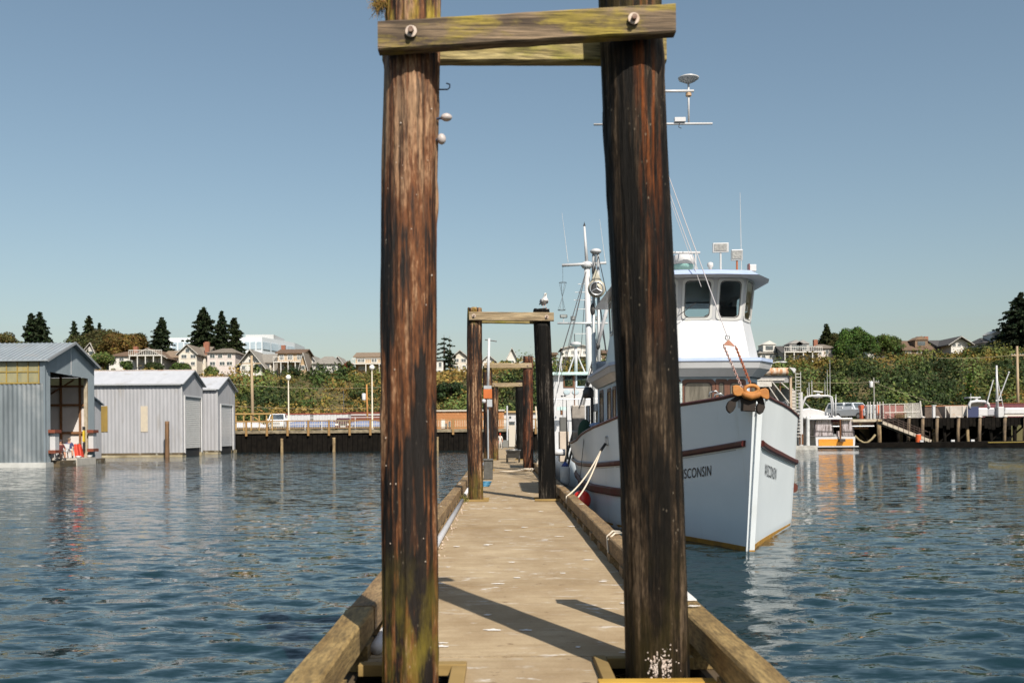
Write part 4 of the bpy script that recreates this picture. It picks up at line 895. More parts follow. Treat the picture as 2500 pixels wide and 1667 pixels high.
def end_sheds():
    Y = 116; x0, x1 = WX(1222, 1020, Y), WX(1330, 1020, Y); t = thing('white_workshop', 'white workshop seen through the dock gates at the head of the dock', 'building', ((x0 + x1) / 2, Y, 2.3))
    MB().box(x0, x1, Y, Y + 8, 2.2, WZ(1250, 1008, Y)).build('wall', WHITE, t); MB().box(x0 - .3, x1, Y - .3, Y + 8, WZ(1250, 1007, Y), WZ(1250, 1003, Y)).build('roof', TR and mat('ochre_fascia', (.40, .28, .12), None, .7), t)
    MB().box(WX(1243, 1020, Y), WX(1248, 1020, Y), Y - .05, Y, WZ(1245, 1022, Y), WZ(1245, 1016, Y)).build('window', DGLASS, t)
    MB().box(WX(1226, 1020, Y), WX(1238, 1020, Y), Y - .05, Y, 2.4, WZ(1245, 1032, Y)).build('door', mat('grey_door', (.35, .35, .34), None, .6), t)
    Y = 100; x0, x1 = WX(1242, 1020, Y), WX(1257.5, 1020, Y); t = thing('dock_locker', 'tall beige box cabin standing at the head of the dock', 'cabin', ((x0 + x1) / 2, Y, .5))
    MB().box(x0, x1, Y, Y + 1, .5, WZ(1250, 1029, Y)).build('body', mat('beige_panel', (.50, .45, .38), None, .7), t); MB().box(x0, x1 + .1, Y - .1, Y + 1, WZ(1250, 1029, Y), WZ(1250, 1022, Y)).build('top', WHITE, t)
    MB().box(x0 + .05, x1 - .05, Y - .06, Y, WZ(1250, 1036, Y), WZ(1250, 1031, Y)).build('window', DGLASS, t)
    Y = 92; x0, x1 = WX(1257, 1060, Y), WX(1269, 1060, Y); t = thing('dock_ramp_panel', 'white sloping panel leaning beside the beige cabin', 'panel', ((x0 + x1) / 2, Y, .5))
    tag(t); MB().prism([(x0 + .15, Y, .5), (x1, Y, .5), (x1 - .15, Y, WZ(1262, 1024, Y)), (x0, Y, WZ(1262, 1024, Y))], (0, .2, 0)).build('board', WHITE, t)
    p = W(1238, 990, 104); MB().rod((p.x, 104, .4), (p.x, 104, p.z), .09).build('signal_post', WHITE)
    tag(bpy.data.objects['signal_post'], 'slim white post in front of the white workshop', 'post')
    Y = 90; t = thing('dock_bench', 'grey plastic bench box on the far dock beside the beige cabin', 'bench', (0.3, Y, .46)); x0, x1 = WX(1226, 1080, Y), WX(1241, 1080, Y)
    MB().box(x0, x1, Y, Y + .5, .62, .95).build('seat', mat('bench_grey', (.16, .16, .15), None, .7), t); MB().box(x0, x1, Y + .4, Y + .5, .95, 1.25).build('backrest', MATS['bench_grey'], t)
    for x in (x0 + .04, x1 - .04): MB().box(x - .04, x + .04, Y + .05, Y + .45, .46, .62).build('leg', MATS['bench_grey'], t)
end_sheds()

# ------------------------------------------------------------------ floating dock
ZD = 0.46
def deck_mat(key, tone=1.0):
    m = bpy.data.materials.new(key); m.use_nodes = True; t = m.node_tree; b = t.nodes['Principled BSDF']; L = t.links.new
    tc = t.nodes.new('ShaderNodeTexCoord')
    def nz(sca, st, det=6, loc=(0, 0, 0)):
        mp = t.nodes.new('ShaderNodeMapping'); mp.inputs['Scale'].default_value = st; mp.inputs['Location'].default_value = loc; L(tc.outputs['Object'], mp.inputs[0])
        n = t.nodes.new('ShaderNodeTexNoise'); n.inputs['Scale'].default_value = sca; n.inputs['Detail'].default_value = det; n.inputs['Roughness'].default_value = .65; L(mp.outputs[0], n.inputs['Vector']); return n.outputs[0]
    def rp(i, l, h, a=0, c=1):
        r = t.nodes.new('ShaderNodeMapRange'); r.inputs[1].default_value = l; r.inputs[2].default_value = h; r.inputs[3].default_value = a; r.inputs[4].default_value = c; L(i, r.inputs[0]); return r.outputs[0]
    def mx(f, a, c):
        n = t.nodes.new('ShaderNodeMix'); n.data_type = 'RGBA'
        for i, x in ((6, a), (7, c)):
            if isinstance(x, tuple): n.inputs[i].default_value = (*x, 1)
            else: L(x, n.inputs[i])
        L(f, n.inputs[0]); return n.outputs[2]
    def mul(a, c):
        n = t.nodes.new('ShaderNodeMath'); n.operation = 'MULTIPLY'
        for i, x in ((0, a), (1, c)):
            if isinstance(x, (int, float)): n.inputs[i].default_value = x
            else: L(x, n.inputs[i])
        return n.outputs[0]
    T = lambda c: tuple(v * tone for v in c)
    c = mx(rp(nz(1.3, (1, .7, 1)), .35, .68), T((.28, .20, .115)), T((.43, .335, .215)))
    c = mx(mul(rp(nz(5, (.35, 2.2, 1)), .45, .7), .55), c, T((.24, .17, .09)))        # cross grain wear
    c = mx(mul(rp(nz(120, (.5, 1, 1), 3), .5, .68), .35), c, T((.14, .10, .06)))      # grit
    c = mx(mul(rp(nz(95, (1, 1, 1), 3, (3, 3, 3)), .56, .68), .30), c, T((.46, .38, .28)))
    # bird lime: splashes and smears of white
    sp = mul(rp(nz(6.0, (.7, 1.5, 1), 5, (2.2, 7.1, 0)), .59, .67), rp(nz(1.1, (1, 1, 1), 2, (8, 1, 0)), .42, .6))
    c = mx(mul(sp, .75), c, (.66, .64, .62))
    sp2 = mul(rp(nz(2.6, (.5, 2.0, 1), 6, (5, 2, 0)), .61, .72), .55); c = mx(sp2, c, (.60, .57, .53))
    dk = mul(rp(nz(7.5, (.8, 1.6, 1), 4, (9, 4, 2)), .65, .71), .8); c = mx(dk, c, (.10, .05, .025))
    oi = t.nodes.new('ShaderNodeObjectInfo'); vs = t.nodes.new('ShaderNodeVectorMath'); vs.operation = 'SCALE'; L(c, vs.inputs[0]); L(rp(oi.outputs['Random'], 0, 1, .88, 1.10), vs.inputs['Scale']); c = vs.outputs[0]
    L(c, b.inputs['Base Color']); b.inputs['Roughness'].default_value = .85; b.inputs['Specular IOR Level'].default_value = .2
    bp = t.nodes.new('ShaderNodeBump'); bp.inputs['Distance'].default_value = .004; L(nz(60, (.4, 1, 1)), bp.inputs['Height']); L(bp.outputs[0], b.inputs['Normal']); return m
DECKM = deck_mat('deck_plywood'); 
RAILM = mat('bull_rail_wood', (.19, .115, .05), (.30, .20, .095), .85, scale=3, stretch=(2.5, .35, 2.5), c3=(.13, .085, .04), s3=2.5, lo3=.5, hi3=.68, bump=.006, bscale=22, grain=.5)
RAILN = mat('bull_rail_mossy', (.17, .105, .035), (.34, .235, .09), .85, scale=3, stretch=(2.5, .35, 2.5), c3=(.15, .095, .03), s3=2.0, lo3=.48, hi3=.66, bump=.006, bscale=22, grain=.5)
LIME = mat('bird_lime', (.74, .72, .70), (.60, .57, .54), .8, scale=12)
XL0, XL1, XR0, XR1 = -1.13, -.94, 1.27, 1.45
dock = thing('floating_dock', 'long narrow timber dock running out between the tall pilings, spotted with bird droppings', 'dock', (0, 40, 0))
def build_dock():
    ys = [3.75, 6.82] + [9.95 + 3.05 * i for i in range(30)]
    for i in range(len(ys) - 1):
        a, b = ys[i] + .010, ys[i + 1] - .010; dz = random.uniform(-.006, .004)
        mb = MB(); tilt = random.uniform(-.004, .004)
        if i == 0:      # panels cut out around the first pair of pilings
            mb.box(-.28, .60, a, b, ZD - .04, ZD).box(-.94, -.2801, a, 5.45, ZD - .04, ZD).box(-.94, -.2801, 6.5, b, ZD - .04, ZD).box(.6001, 1.27, a, 5.95, ZD - .04, ZD)
            mb.build('deck_panel', DECKM, dock)
            continue
        n = 8; rows = []
        for j in range(n + 1):
            yy = a + (b - a) * j / n
            rows.append([(x, yy, ZD + dz + tilt * x + .004 * noise.noise((x * 2, yy * 2, 1))) for x in (-.94, -.5, 0, .4, .85, 1.27)])
        mb.grid(rows); e = rows[0]; mb.add([e[0], e[-1], (1.27, a, ZD - .06), (-.94, a, ZD - .06)], [(0, 1, 2, 3)])
        mb.build('deck_panel', DECKM, dock)
    MB().box(-1.0, 1.33, 10.0, 98, ZD - .30, ZD - .07).build('deck_frame', FLOATM, dock)
    MB().box(-1.1, -.97, 2, 98, -.3, ZD - .08).box(1.33, 1.44, 2, 98, -.3, ZD - .08).build('fascia_board', mat('wet_timber', (.05, .035, .02), (.09, .06, .03), .8, scale=2, stretch=(1, .3, 1)), dock)
    for (xa, xb, cuts, m) in ((XL0, XL1, [3.0, 7.25, 7.29, 12.6, 18.4, 24.9, 31, 37.2, 43, 49, 55, 61, 70, 80, 97], RAILM), (XR0, XR1, [3.0, 8.15, 13.9, 20.2, 26.4, 32, 38.2, 44, 50, 56, 62, 70, 80, 97], RAILM)):
        for i in range(len(cuts) - 1):
            if cuts[i + 1] - cuts[i] < .1: continue
            dx = random.uniform(-.012, .012); dz = random.uniform(-.008, .008); n = max(6, int((cuts[i + 1] - cuts[i]) * 3)); rows = []
            for j in range(n + 1):
                yy = cuts[i] + .012 + (cuts[i + 1] - cuts[i] - .024) * j / n; w = .006 * noise.noise((yy * 1.3, xa, 4)); w2 = .008 * noise.noise((yy * 2.1, xb, 9))
                c_ = .014
                rows.append([(xa + dx + w, yy, .56 + dz), (xa + dx + w, yy, .74 + dz - c_), (xa + dx + w + c_, yy, .74 + dz + w2), (xb + dx + w2 - c_, yy, .74 + dz - w), (xb + dx + w2, yy, .74 + dz - c_), (xb + dx + w2, yy, .56 + dz)])
            mb = MB(); mb.grid(rows, True); k = len(rows[0]); mb.f.append(tuple(range(k))); mb.f.append(tuple((len(rows) - 1) * k + q for q in range(k)))
            mb.build('bull_rail', RAILN if cuts[i] < 6 else m, dock)
    yy = 4.3
    while yy < 96:
        for (xa, xb) in ((XL0 + .02, XL1 + .02), (XR0 - .02, XR1 - .02)):
            MB().box(xa, xb, yy, yy + .32, ZD - .075, .557).build('rail_block', RAILN if yy < 7 else RAILM, dock)
        yy += 1.22
    MB().box(XR0 + .02, XR1 - .02, 7.35, 8.1, .745, .752).build('white_paint_patch', LIME, dock)
    # timber frames around the pilings
    fr = mat('frame_timber', (.30, .20, .07), (.20, .13, .04), .85, scale=4, stretch=(.5, .5, 2)); yf = mat('yellow_frame_timber', (.48, .29, .04), (.36, .20, .03), .8, scale=4)
    MB().box(-.94, -.24, 6.42, 6.52, ZD - .03, ZD + .045).build('piling_frame', fr, dock, bevel=.006); MB().box(-.335, -.24, 5.2, 6.415, ZD - .03, ZD + .04).build('piling_frame', fr, dock, bevel=.006)
    MB().box(.60, .68, 5.97, 6.66, ZD - .03, ZD + .045).build('piling_frame', fr, dock, bevel=.006); MB().box(.56, 1.26, 5.86, 5.965, ZD - .03, ZD + .06).build('piling_frame', yf, dock, bevel=.006); MB().box(.685, 1.26, 6.58, 6.66, ZD - .03, ZD + .04).build('piling_frame', fr, dock, bevel=.006)
    for yb in (22.3, 39.8, 54.5, 71.5):
        for (xa, xb) in ((-.86, -.30), (.72, 1.26)):
            for q in (-.32, .30): MB().box(xa, xb, yb + q, yb + q + .09, ZD + .006, ZD + .05).build('piling_frame', fr, dock)
    # white pipe along the left edge
    pm = mat('grey_pipe', (.60, .60, .62), (.48, .48, .50), .4, scale=6)
    MB().tube([(-.85, 3.0, ZD + .07), (-.84, 5.35, ZD + .075), (-.86, 5.75, ZD + .03)], .055, 12).build('pipe', pm, dock, True)
    MB().tube([(-.88, 6.9, ZD + .05), (-.87, 9, ZD + .065), (-.88, 14, ZD + .06), (-.87, 21.6, ZD + .06)], .045, 10).build('pipe', pm, dock, True)
    MB().tube([(-.88, 23.2, ZD + .06), (-.88, 36, ZD + .06), (-.88, 60, ZD + .06)], .045, 8).build('pipe', pm, dock, True)
    g = MB()
    for i in range(260):        # shell grit heaped along the pipe
        y = random.choice((random.uniform(5.2, 5.9), random.uniform(7, 22), random.uniform(4.6, 5.8))); g.sphere((-.80 + random.gauss(0, .03) - (.09 if y < 6 else 0), y, ZD + .008), random.uniform(.006, .018), 5, 3)
    tag(g.build('shell_grit', mat('shell_grit', (.62, .52, .44), (.35, .26, .18), .9, scale=30), dock), kind='stuff')
build_dock()
# small droppings and splinters that stand out, as thin flakes
def droppings():
    g = MB(); 
    for i in range(75):
        x, y = random.uniform(-.75, 1.15), 6.9 + 24 * random.random() ** 1.5
        if random.random() < .25: x = random.choice((XL0 + .09, XR0 + .09)); z = .750
        else: z = ZD + .006
        a, b = random.uniform(.015, .055), random.uniform(.012, .035); n = 9; ph = random.random() * 6
        p = [(x + a * (1 + .45 * math.sin(3 * k + ph)) * math.cos(k * 6.283 / n), y + b * (1 + .45 * math.cos(2 * k + ph)) * math.sin(k * 6.283 / n), z) for k in range(n)]
        g.prism(p, (0, 0, .003))
    tag(g.build('bird_droppings', LIME, dock), kind='stuff')
droppings()

# ------------------------------------------------------------------ piling gates
PM_L = piling_mat('piling_left', (.012, .008, .006), (.15, .054, .018), (.34, .20, .11), -.55, moss=.85, zbleach=(2.5, 4.1, .10), streak=8.5, dk_=.018)
PM_R = piling_mat('piling_right', (.007, .0055, .004), (.030, .020, .012), (.10, .07, .045), .9, seedz=4.0, moss=.1, orange=(1.045, .085, .036, 2.4, (.17, .045, .008)), streak=10, dk_=.005, spec_=.15)
PM_C = piling_mat('piling_far_brown', (.014, .009, .007), (.105, .042, .016), (.34, .21, .12), 0, seedz=8.0, moss=.6, streak=12)
PM_D = piling_mat('piling_far_black', (.005, .0045, .004), (.012, .010, .008), (.07, .06, .05), 0, seedz=13.0, moss=.0, streak=14, dk_=.03, spec_=.12)
PM_O = piling_mat('piling_far_rust', (.012, .008, .006), (.12, .035, .012), (.26, .12, .06), 0, seedz=17.0, streak=12)
def beam_mat(key, a, b_, moss, seed, amt=(.50, .62)):
    m = mat(key, a, b_, .85, scale=7, stretch=(.10, 1.2, 2.2), lo=.38, hi=.62, bump=.006, bscale=34, grain=.62, c3=moss, s3=2.4, lo3=amt[0], hi3=amt[1], st3=(.8, 1, 2.0)); return m
BM1 = beam_mat('beam_weathered', (.070, .046, .028), (.27, .19, .115), (.28, .21, .035), 1, (.52, .62))
BM2 = beam_mat('beam_mossy', (.20, .15, .05), (.40, .32, .14), (.24, .21, .035), 2, (.52, .64))
BM3 = beam_mat('beam_grey', (.26, .19, .11), (.40, .31, .19), (.24, .17, .05), 3, (.56, .7))
WASH = mat('galvanised_washer', (.50, .42, .36), (.34, .24, .17), .55, .3, scale=14)
def piling(x, y, r, ztop_, lean, m, parent, seed, n=56, dz=.035, notch=None, rough=.03, hollow=.02):
    z0 = -1.0; nz = int((ztop_ - z0) / dz); rows = []
    for j in range(nz + 1):
        z = z0 + (ztop_ - z0) * j / nz; f = (z - .46) / 4.3; cx, cy = x + lean[0] * f + .012 * math.sin(z * 1.1 + seed), y + lean[1] * f; row = []
        for i in range(n):
            t = 2 * math.pi * i / n; c, s = math.cos(t), math.sin(t)
            q = noise.noise((c * 2.3 + seed, s * 2.3, z * .35)) * .5 + noise.noise((c * 7 + seed, s * 7, z * .5)) * .5 + noise.noise((c * 16, s * 16 + seed, z * 1.6)) * .35
            cr = noise.noise((c * 10 + seed, s * 10, z * .22 + 5)); crack = -1.2 * max(0, .10 - abs(cr)) / .10 * (noise.noise((c * 3, s * 3, z * .6 + seed)) > -.05)
            kn = noise.noise((c * 2.6 + 9 + seed, s * 2.6, z * 2.2)); knot = max(0, kn - .38) * 3.0
            rr = r * (1.05 - .035 * f) + rough * r * (q + .45 * crack + knot)
            if j > nz - 3: rr *= 1 - .05 * (j - nz + 3) / 3
            px, py = cx + rr * c, cy + rr * s
            if notch and notch[1] < z < notch[2] and py < notch[0]: py = notch[0] + .004 * noise.noise((px * 9, z * 5, 0))
            row.append((px, py, z + (hollow * noise.noise((c * 3 + seed, s * 3, 2)) * 2 if j == nz else 0)))
        rows.append(row)
    mb = MB(); mb.grid(rows, True); k = len(mb.v); mb.v.append((cx, cy, ztop_ - .03))
    b = (len(rows) - 1) * n
    for i in range(n): mb.f.append((b + i, b + (i + 1) % n, k))
    return mb.build('piling', m, parent, True, fixn=False)
def beam(p, q, th, h, m, parent, seed=0):
    """plank standing on edge, slightly uneven"""
    p, q = Vector(p), Vector(q); n = 26; rows = []
    for i in range(n + 1):
        f = i / n; c = p.lerp(q, f); w = lambda k: .005 * noise.noise((f * 11 + k * 7 + seed, k, 3))
        e = .01
        rows.append([(c.x, c.y - th / 2 + w(1) * .4, c.z - h / 2 + e + w(2)), (c.x, c.y - th / 2 + w(1) * .4, c.z + h / 2 - e + w(3)), (c.x, c.y - th / 2 + e, c.z + h / 2 + w(3)), (c.x, c.y + th / 2 - e, c.z + h / 2 + w(4)), (c.x, c.y + th / 2, c.z + h / 2 - e + w(4)), (c.x, c.y + th / 2, c.z - h / 2 + e), (c.x, c.y + th / 2 - e, c.z - h / 2 + w(5)), (c.x, c.y - th / 2 + e, c.z - h / 2 + w(2))])
    mb = MB(); mb.grid(rows, True); k = 8; mb.f.append(tuple(range(k))); mb.f.append(tuple(n * k + i for i in range(k)))
    return mb.build('crossbeam', m, parent)
def bolt(c, parent, r=.034):
    w = MB().tube([(c[0], c[1], c[2]), (c[0], c[1] - .012, c[2])], r, 18).build('washer', WASH, parent)
    MB().tube([(c[0], c[1] - .012, c[2]), (c[0], c[1] - .045, c[2])], r * .5, 6).build('bolt', mat('rusty_bolt', (.12, .06, .04), (.22, .16, .12), .6, .4, scale=30), w)

def gate1():
    t = thing('piling_gate', 'nearest gate of two tall weathered pilings joined by bolted crossbeams', 'mooring gate', (.18, 6.1, 0), 'piling gates along the dock')
    yf = 5.86
    piling(-.58, 6.05, .160, 4.95, (.056, .05), PM_L, t, 1.3, n=96, dz=.022, notch=(yf + .055, 4.19, 4.50), rough=.13)
    piling(.968, 6.28, .190, 4.80, (-.135, -.06), PM_R, t, 6.1, n=96, dz=.022, notch=(yf + .15, 4.25, 4.56), rough=.06)
    a = W(921.5, 85, 5.80); b = W(1649, 46, 5.92)
    beam((a.x, 5.86, a.z), (b.x, 5.95, b.z), .10, .172, BM1, t, 1)
    a2 = W(936, 112, 6.30); b2 = W(1632, 105, 6.40)
    beam((a2.x, 6.28, W(950, 118, 6.3).z), (b2.x, 6.52, W(1500, 108, 6.45).z), .10, .21, BM2, t, 5)
    for u, v, y in ((1004, 78, 5.81), (1547, 47, 5.875)):
        p = W(u, v, y); bolt((p.x, y, p.z), t)
    # things nailed to the left piling
    m = mat('hook_steel', (.05, .06, .10), None, .4, .6)
    px = -.575 + .158 + .045
    h = W(1086, 219, 6.05); MB().tube([(h.x - .04, 6.05, h.z), (h.x + .018, 6.05, h.z), (h.x + .03, 6.05, h.z + .012), (h.x + .03, 6.05, h.z + .03), (h.x + .01, 6.05, h.z + .038)], .0045, 6).build('hook', m, t, True)
    for u, v, l in ((1090, 287, 1), (1078, 340, 0)):
        p = W(u, v, 6.06); kb = MB().sphere(p, .030, 14, 10, (1.15 if l else .9, 1, .8 if l else 1.1)).build('knob', mat('ceramic_knob', (.52, .46, .44), (.38, .34, .33), .45, scale=20), t, True)
        MB().rod(p, (p.x - .07, 6.06, p.z - .01), .008).build('nail', m, kb)
    g = MB()   # resin beads
    for i in range(24):
        z = random.uniform(.8, 4.2); th = random.uniform(-2.6, -.5); f = (z - .46) / 4.3; rr = .158 * (1.05 - .035 * f) + .006
        g.sphere((-.58 + .056 * f + rr * math.cos(th), 6.05 + .05 * f + rr * math.sin(th), z), random.uniform(.002, .0045), 6, 4, (1, 1, 1.4))
    tag(g.build('resin_drop', mat('resin', (.55, .46, .38), None, .15), t, True), kind='stuff')
    # clump of dried moss and nest straw on the left log
    P = []; 
    tuft = MB(); c0 = W(926, 12, 6.02)
    for i in range(420):
        a = Vector((random.gauss(0, .4), random.gauss(0, .4), random.gauss(-.1, .5))).normalized(); s = Vector(c0) + Vector((random.gauss(0, .022), random.gauss(0, .03), random.gauss(0.01, .028)))
        L_ = random.uniform(.02, .055); tuft.tube([s, s + a * L_ * .5 + Vector((0, 0, -.004)), s + a * L_ + Vector((0, 0, -.012))], [.0018, .0014, .0006], 3, False)
    tag(tuft.build('moss_tuft', mat('dry_moss', (.30, .13, .03), (.18, .15, .03), .9, scale=40, c3=(.42, .30, .10), s3=25), t), kind='stuff')
    bn = MB(); c0 = W(1624, 1620, 6.08)   # barnacle shells at the foot of the dark log
    for i in range(260):
        a = random.uniform(0, 6.28); q = abs(random.gauss(.045, .02)) if i < 190 else random.uniform(0, .14)
        x = c0.x + q * math.cos(a) - .02; z = c0.z + q * math.sin(a) * 1.1 - .02; dx = x - .968; yy = 6.28 - math.sqrt(max(.0005, .195 ** 2 - dx * dx))
        bn.sphere((x, yy - .004, max(z, ZD + .02)), random.uniform(.002, .008), 5, 3, (1, .6, random.uniform(.6, 1.4)))
    tag(bn.build('barnacles', mat('barnacle', (.66, .58, .52), (.44, .34, .28), .8, scale=30), t, True), kind='stuff')
gate1()
def gate(Y, xl, xr, rl, rr, zl, zr, bx0, bx1, bz0, bz1, bh, ml, mr, label, seed, n=40, dz=.05, leanl=(0, 0), leanr=(0, 0)):
    t = thing('piling_gate', label, 'mooring gate', ((xl + xr) / 2, Y, 0), 'piling gates along the dock'); yf = Y - rl * .75
    piling(xl, Y, rl, zl, leanl, ml, t, seed, n, dz, notch=(yf, bz0 - bh * .6, bz0 + bh * .6), rough=.07); piling(xr, Y, rr, zr, leanr, mr, t, seed + 3, n, dz, notch=(yf, bz1 - bh * .6, bz1 + bh * .6), rough=.045)
    beam((bx0, yf - .05, bz0), (bx1, yf - .05, bz1), .1, bh, BM3, t, seed); beam((bx0 + .12, Y + rl + .05, bz0 - .02), (bx1 - .12, Y + rr + .03, bz1 - .02), .1, bh, BM2, t, seed + 2)
    bolt((xl, yf - .101, bz0), t, .045); bolt((xr, yf - .101, bz1), t, .045)
Y = 22.3
gate(Y, WX(1161, 1200, Y), WX(1337, 1190, Y), .165, .185, WZ(1163, 752, Y), WZ(1315, 755, Y), WX(1146, 776, Y), WX(1351, 775, Y), WZ(1146, 774, Y), WZ(1351, 776, Y), .19, PM_C, PM_D, 'second gate of pilings, with a gull perched on its dark right log', 21, leanr=(-.10, 0))
Y = 39.8
gate(Y, WX(1192, 1100, Y), WX(1290, 1100, Y), .185, .20, WZ(1192, 893, Y), WZ(1285, 870, Y), WX(1182, 893, Y), WX(1298, 893, Y), WZ(1182, 893, Y), WZ(1298, 893, Y), .2, PM_C, PM_O, 'third gate of pilings, with an orange box on a white pole at its left log', 31, 28, .1)
Y = 54.5
gate(Y, WX(1209, 1100, Y), WX(1270, 1100, Y), .18, .22, WZ(1207, 930, Y), WZ(1270, 928, Y), WX(1202, 940, Y), WX(1275, 940, Y), WZ(1202, 940, Y), WZ(1275, 939, Y), .22, PM_C, PM_D, 'farthest gate of pilings, lowest crossbeam behind the dock cart', 41, 24, .12)

# dock furniture
def dock_things():
    # hidden post whose shadow falls on the deck
    t = thing('dock_post', 'short square timber post behind the dark right piling at the dock edge', 'post', (1.12, 7.75, ZD)); MB().box(1.03, 1.21, 7.66, 7.84, ZD, ZD + 1.3).build('post', RAILM, t, bevel=.01); MB().box(1.02, 1.22, 7.65, 7.85, ZD + 1.301, ZD + 1.34).build('cap', RAILM, t, bevel=.01)
    Y = 32.1; x0, x1 = WX(1179, 1120, Y), WX(1204, 1120, Y); z1 = WZ(1190, 1120, Y); t = thing('plastic_bin', 'dark grey bin standing before the third left piling', 'bin', ((x0 + x1) / 2, Y, ZD)); m = mat('bin_grey', (.055, .055, .05), (.09, .088, .08), .6, scale=10)
    MB().prism([(x0 + .02, Y, ZD), (x1 - .02, Y, ZD), (x1 - .02, Y + .36, ZD), (x0 + .02, Y + .36, ZD)], (0, 0, z1 - ZD - .06)).build('body', m, t, bevel=.02); MB().box(x0, x1, Y - .03, Y + .4, z1 - .06, z1).build('lid', m, t, bevel=.02)
    Y = 49.6; x0, x1 = WX(1235, 1110, Y), WX(1271, 1110, Y); xm = (x0 + x1) / 2; zt = WZ(1250, 1099, Y); zb = WZ(1250, 1118, Y); t = thing('dock_cart', 'black dock cart with two legs parked across the far dock', 'cart', (xm, Y, ZD)); m = mat('cart_black', (.035, .033, .030), (.05, .048, .045), .5, scale=8)
    mb = MB(); mb.add([(x0, Y - .1, zt), (x1, Y - .1, zt), (x1, Y + .9, zt), (x0, Y + .9, zt), (x0 + .09, Y, zb), (x1 - .09, Y, zb), (x1 - .09, Y + .75, zb), (x0 + .09, Y + .75, zb)], [(0, 1, 5, 4), (1, 2, 6, 5), (2, 3, 7, 6), (3, 0, 4, 7), (4, 5, 6, 7)]); mb.build('tub', m, t)
    MB().tube([(x0, Y - .1, zt), (x1, Y - .1, zt), (x1, Y + .9, zt), (x0, Y + .9, zt), (x0, Y - .1, zt)], .022, 6).build('rim', STEEL, t, True)
    for x in (x0 + .1, x1 - .1): MB().rod((x, Y, zb), (x, Y + .02, ZD), .02).build('leg', DSTEEL, t)
    for x in (x0 + .05, x1 - .05): MB().tube([(x - .03, Y + .75, ZD + .2), (x + .03, Y + .75, ZD + .2)], .2, 14).build('wheel', BLACK, t)
    MB().tube([(x0 + .1, Y - .1, zt), (x0 + .2, Y - .25, zt + .07), (x1 - .2, Y - .25, zt + .07), (x1 - .1, Y - .1, zt)], .015, 6).build('handle', STEEL, t, True)
    # orange box on pole
    Y = 38.9; p = W(1194, 826, Y); t = thing('power_pedestal', 'orange electrical box on a tall white pole beside the third left piling', 'electrical box', (p.x, Y, ZD)); zb = WZ(1194, 950, Y)
    MB().rod((p.x - .06, Y, zb), (p.x, Y, p.z), .055, .05, 10).build('pole', WHITE, t, True); MB().rod((p.x - .16, Y, p.z - .05), (p.x + .3, Y, p.z - .12), .02).build('lamp_arm', DSTEEL, t)
    MB().box(p.x - .24, p.x + .10, Y - .12, Y + .05, WZ(1190, 973, Y), zb).build('orange_box', mat('box_orange', (.50, .13, .025), (.42, .10, .02), .5, scale=4), t, bevel=.015); MB().box(p.x - .22, p.x + .08, Y - .1, Y + .05, zb + .01, zb + .14).build('bracket', GALV, t)
    MB().box(p.x - .10, p.x + .10, Y - .1, Y + .05, WZ(1190, 993, Y), WZ(1190, 975, Y)).build('meter_base', GALV, t); MB().sphere((p.x - .22, Y - .05, WZ(1187, 979, Y)), .09, 10, 6).build('bell', WHITE, t, True)
    b = MB().rod((p.x - .07, Y + .02, ZD), (p.x - .07, Y + .02, WZ(1190, 993, Y)), .03).build('conduit', GALV, t)
    MB().tube([(p.x - .35, Y - .1, 2.9), (p.x - .42, Y - .2, 2.7), (p.x - .33, Y - .12, 2.55)], .08, 8).build('hose_loop', WHITE, t, True)
    bm = mat('blue_hose', (.05, .22, .36), (.04, .17, .30), .4, scale=10)
    for k, (Y, r) in enumerate(((29.6, .17), (28.1, .15))):
        mb = MB()
        for q in range(3): mb.torus((-.52 + .03 * q, Y, ZD + .02 + .022 * q), r - .012 * q, .012, 24, 6)
        tag(mb.build('hose_coil', bm, None, True), ['blue hose coil lying on the dock nearer the grey bin', 'blue hose coil lying on the dock nearer the second gate'][k], 'hose', 'blue hose coils')
    # white ropes coiled round the third right piling
    mb = MB(); 
    for q in range(3): mb.torus((1.02 + .05 * q, 39.0 - .15 * q, ZD + .03 + .03 * q), .40 - .05 * q, .028, 24, 6)
    mb.tube([(.62, 38.6, ZD + .03), (.2, 38.2, ZD + .02), (-.1, 38.3, ZD + .02)], .025, 6).tube([(1.3, 39.0, ZD + .05), (1.5, 39.3, 1.0), (1.42, 39.6, 2.1), (1.36, 39.7, 3.0)], .03, 6).tube([(1.30, 38.7, ZD + .1), (1.52, 38.9, 1.1), (1.40, 39.4, 2.4)], .045, 6)
    tag(mb.build('rope_coil', ROPEM, None, True), 'pale rope heaped and hanging at the third right piling', 'rope')
    # rope lashed at the right rail near the dark log
    mb = MB(); p = W(1521, 1338, 12.1); mb.tube([(1.46, 12.4, .75), (1.36, 12.3, .765), (1.27, 12.1, .72), (1.25, 11.8, .56)], .012, 6).tube([(1.46, 12.2, .75), (1.36, 12.05, .765), (1.26, 11.9, .70)], .012, 6)
    tag(mb.build('rail_lashing', ROPEM, None, True), 'short pale rope lashing wrapped over the right dock rail', 'rope')
    w = MB()
    for i in range(60):
        a = random.uniform(-1, 1); s = Vector((-.86 + random.gauss(0, .06), 21.9 + random.gauss(0, .12), ZD)); w.tube([s, s + Vector((a * .04, random.uniform(-.05, .05), .08)), s + Vector((a * .1, random.uniform(-.1, .1), random.uniform(.10, .22)))], [.006, .005, .001], 3, False)
    tag(w.build('dock_weeds', mat('weed_green', (.10, .12, .02), (.16, .13, .03), .8, scale=20)), 'tuft of weeds growing at the foot of the second left piling', kind='stuff')
dock_things()

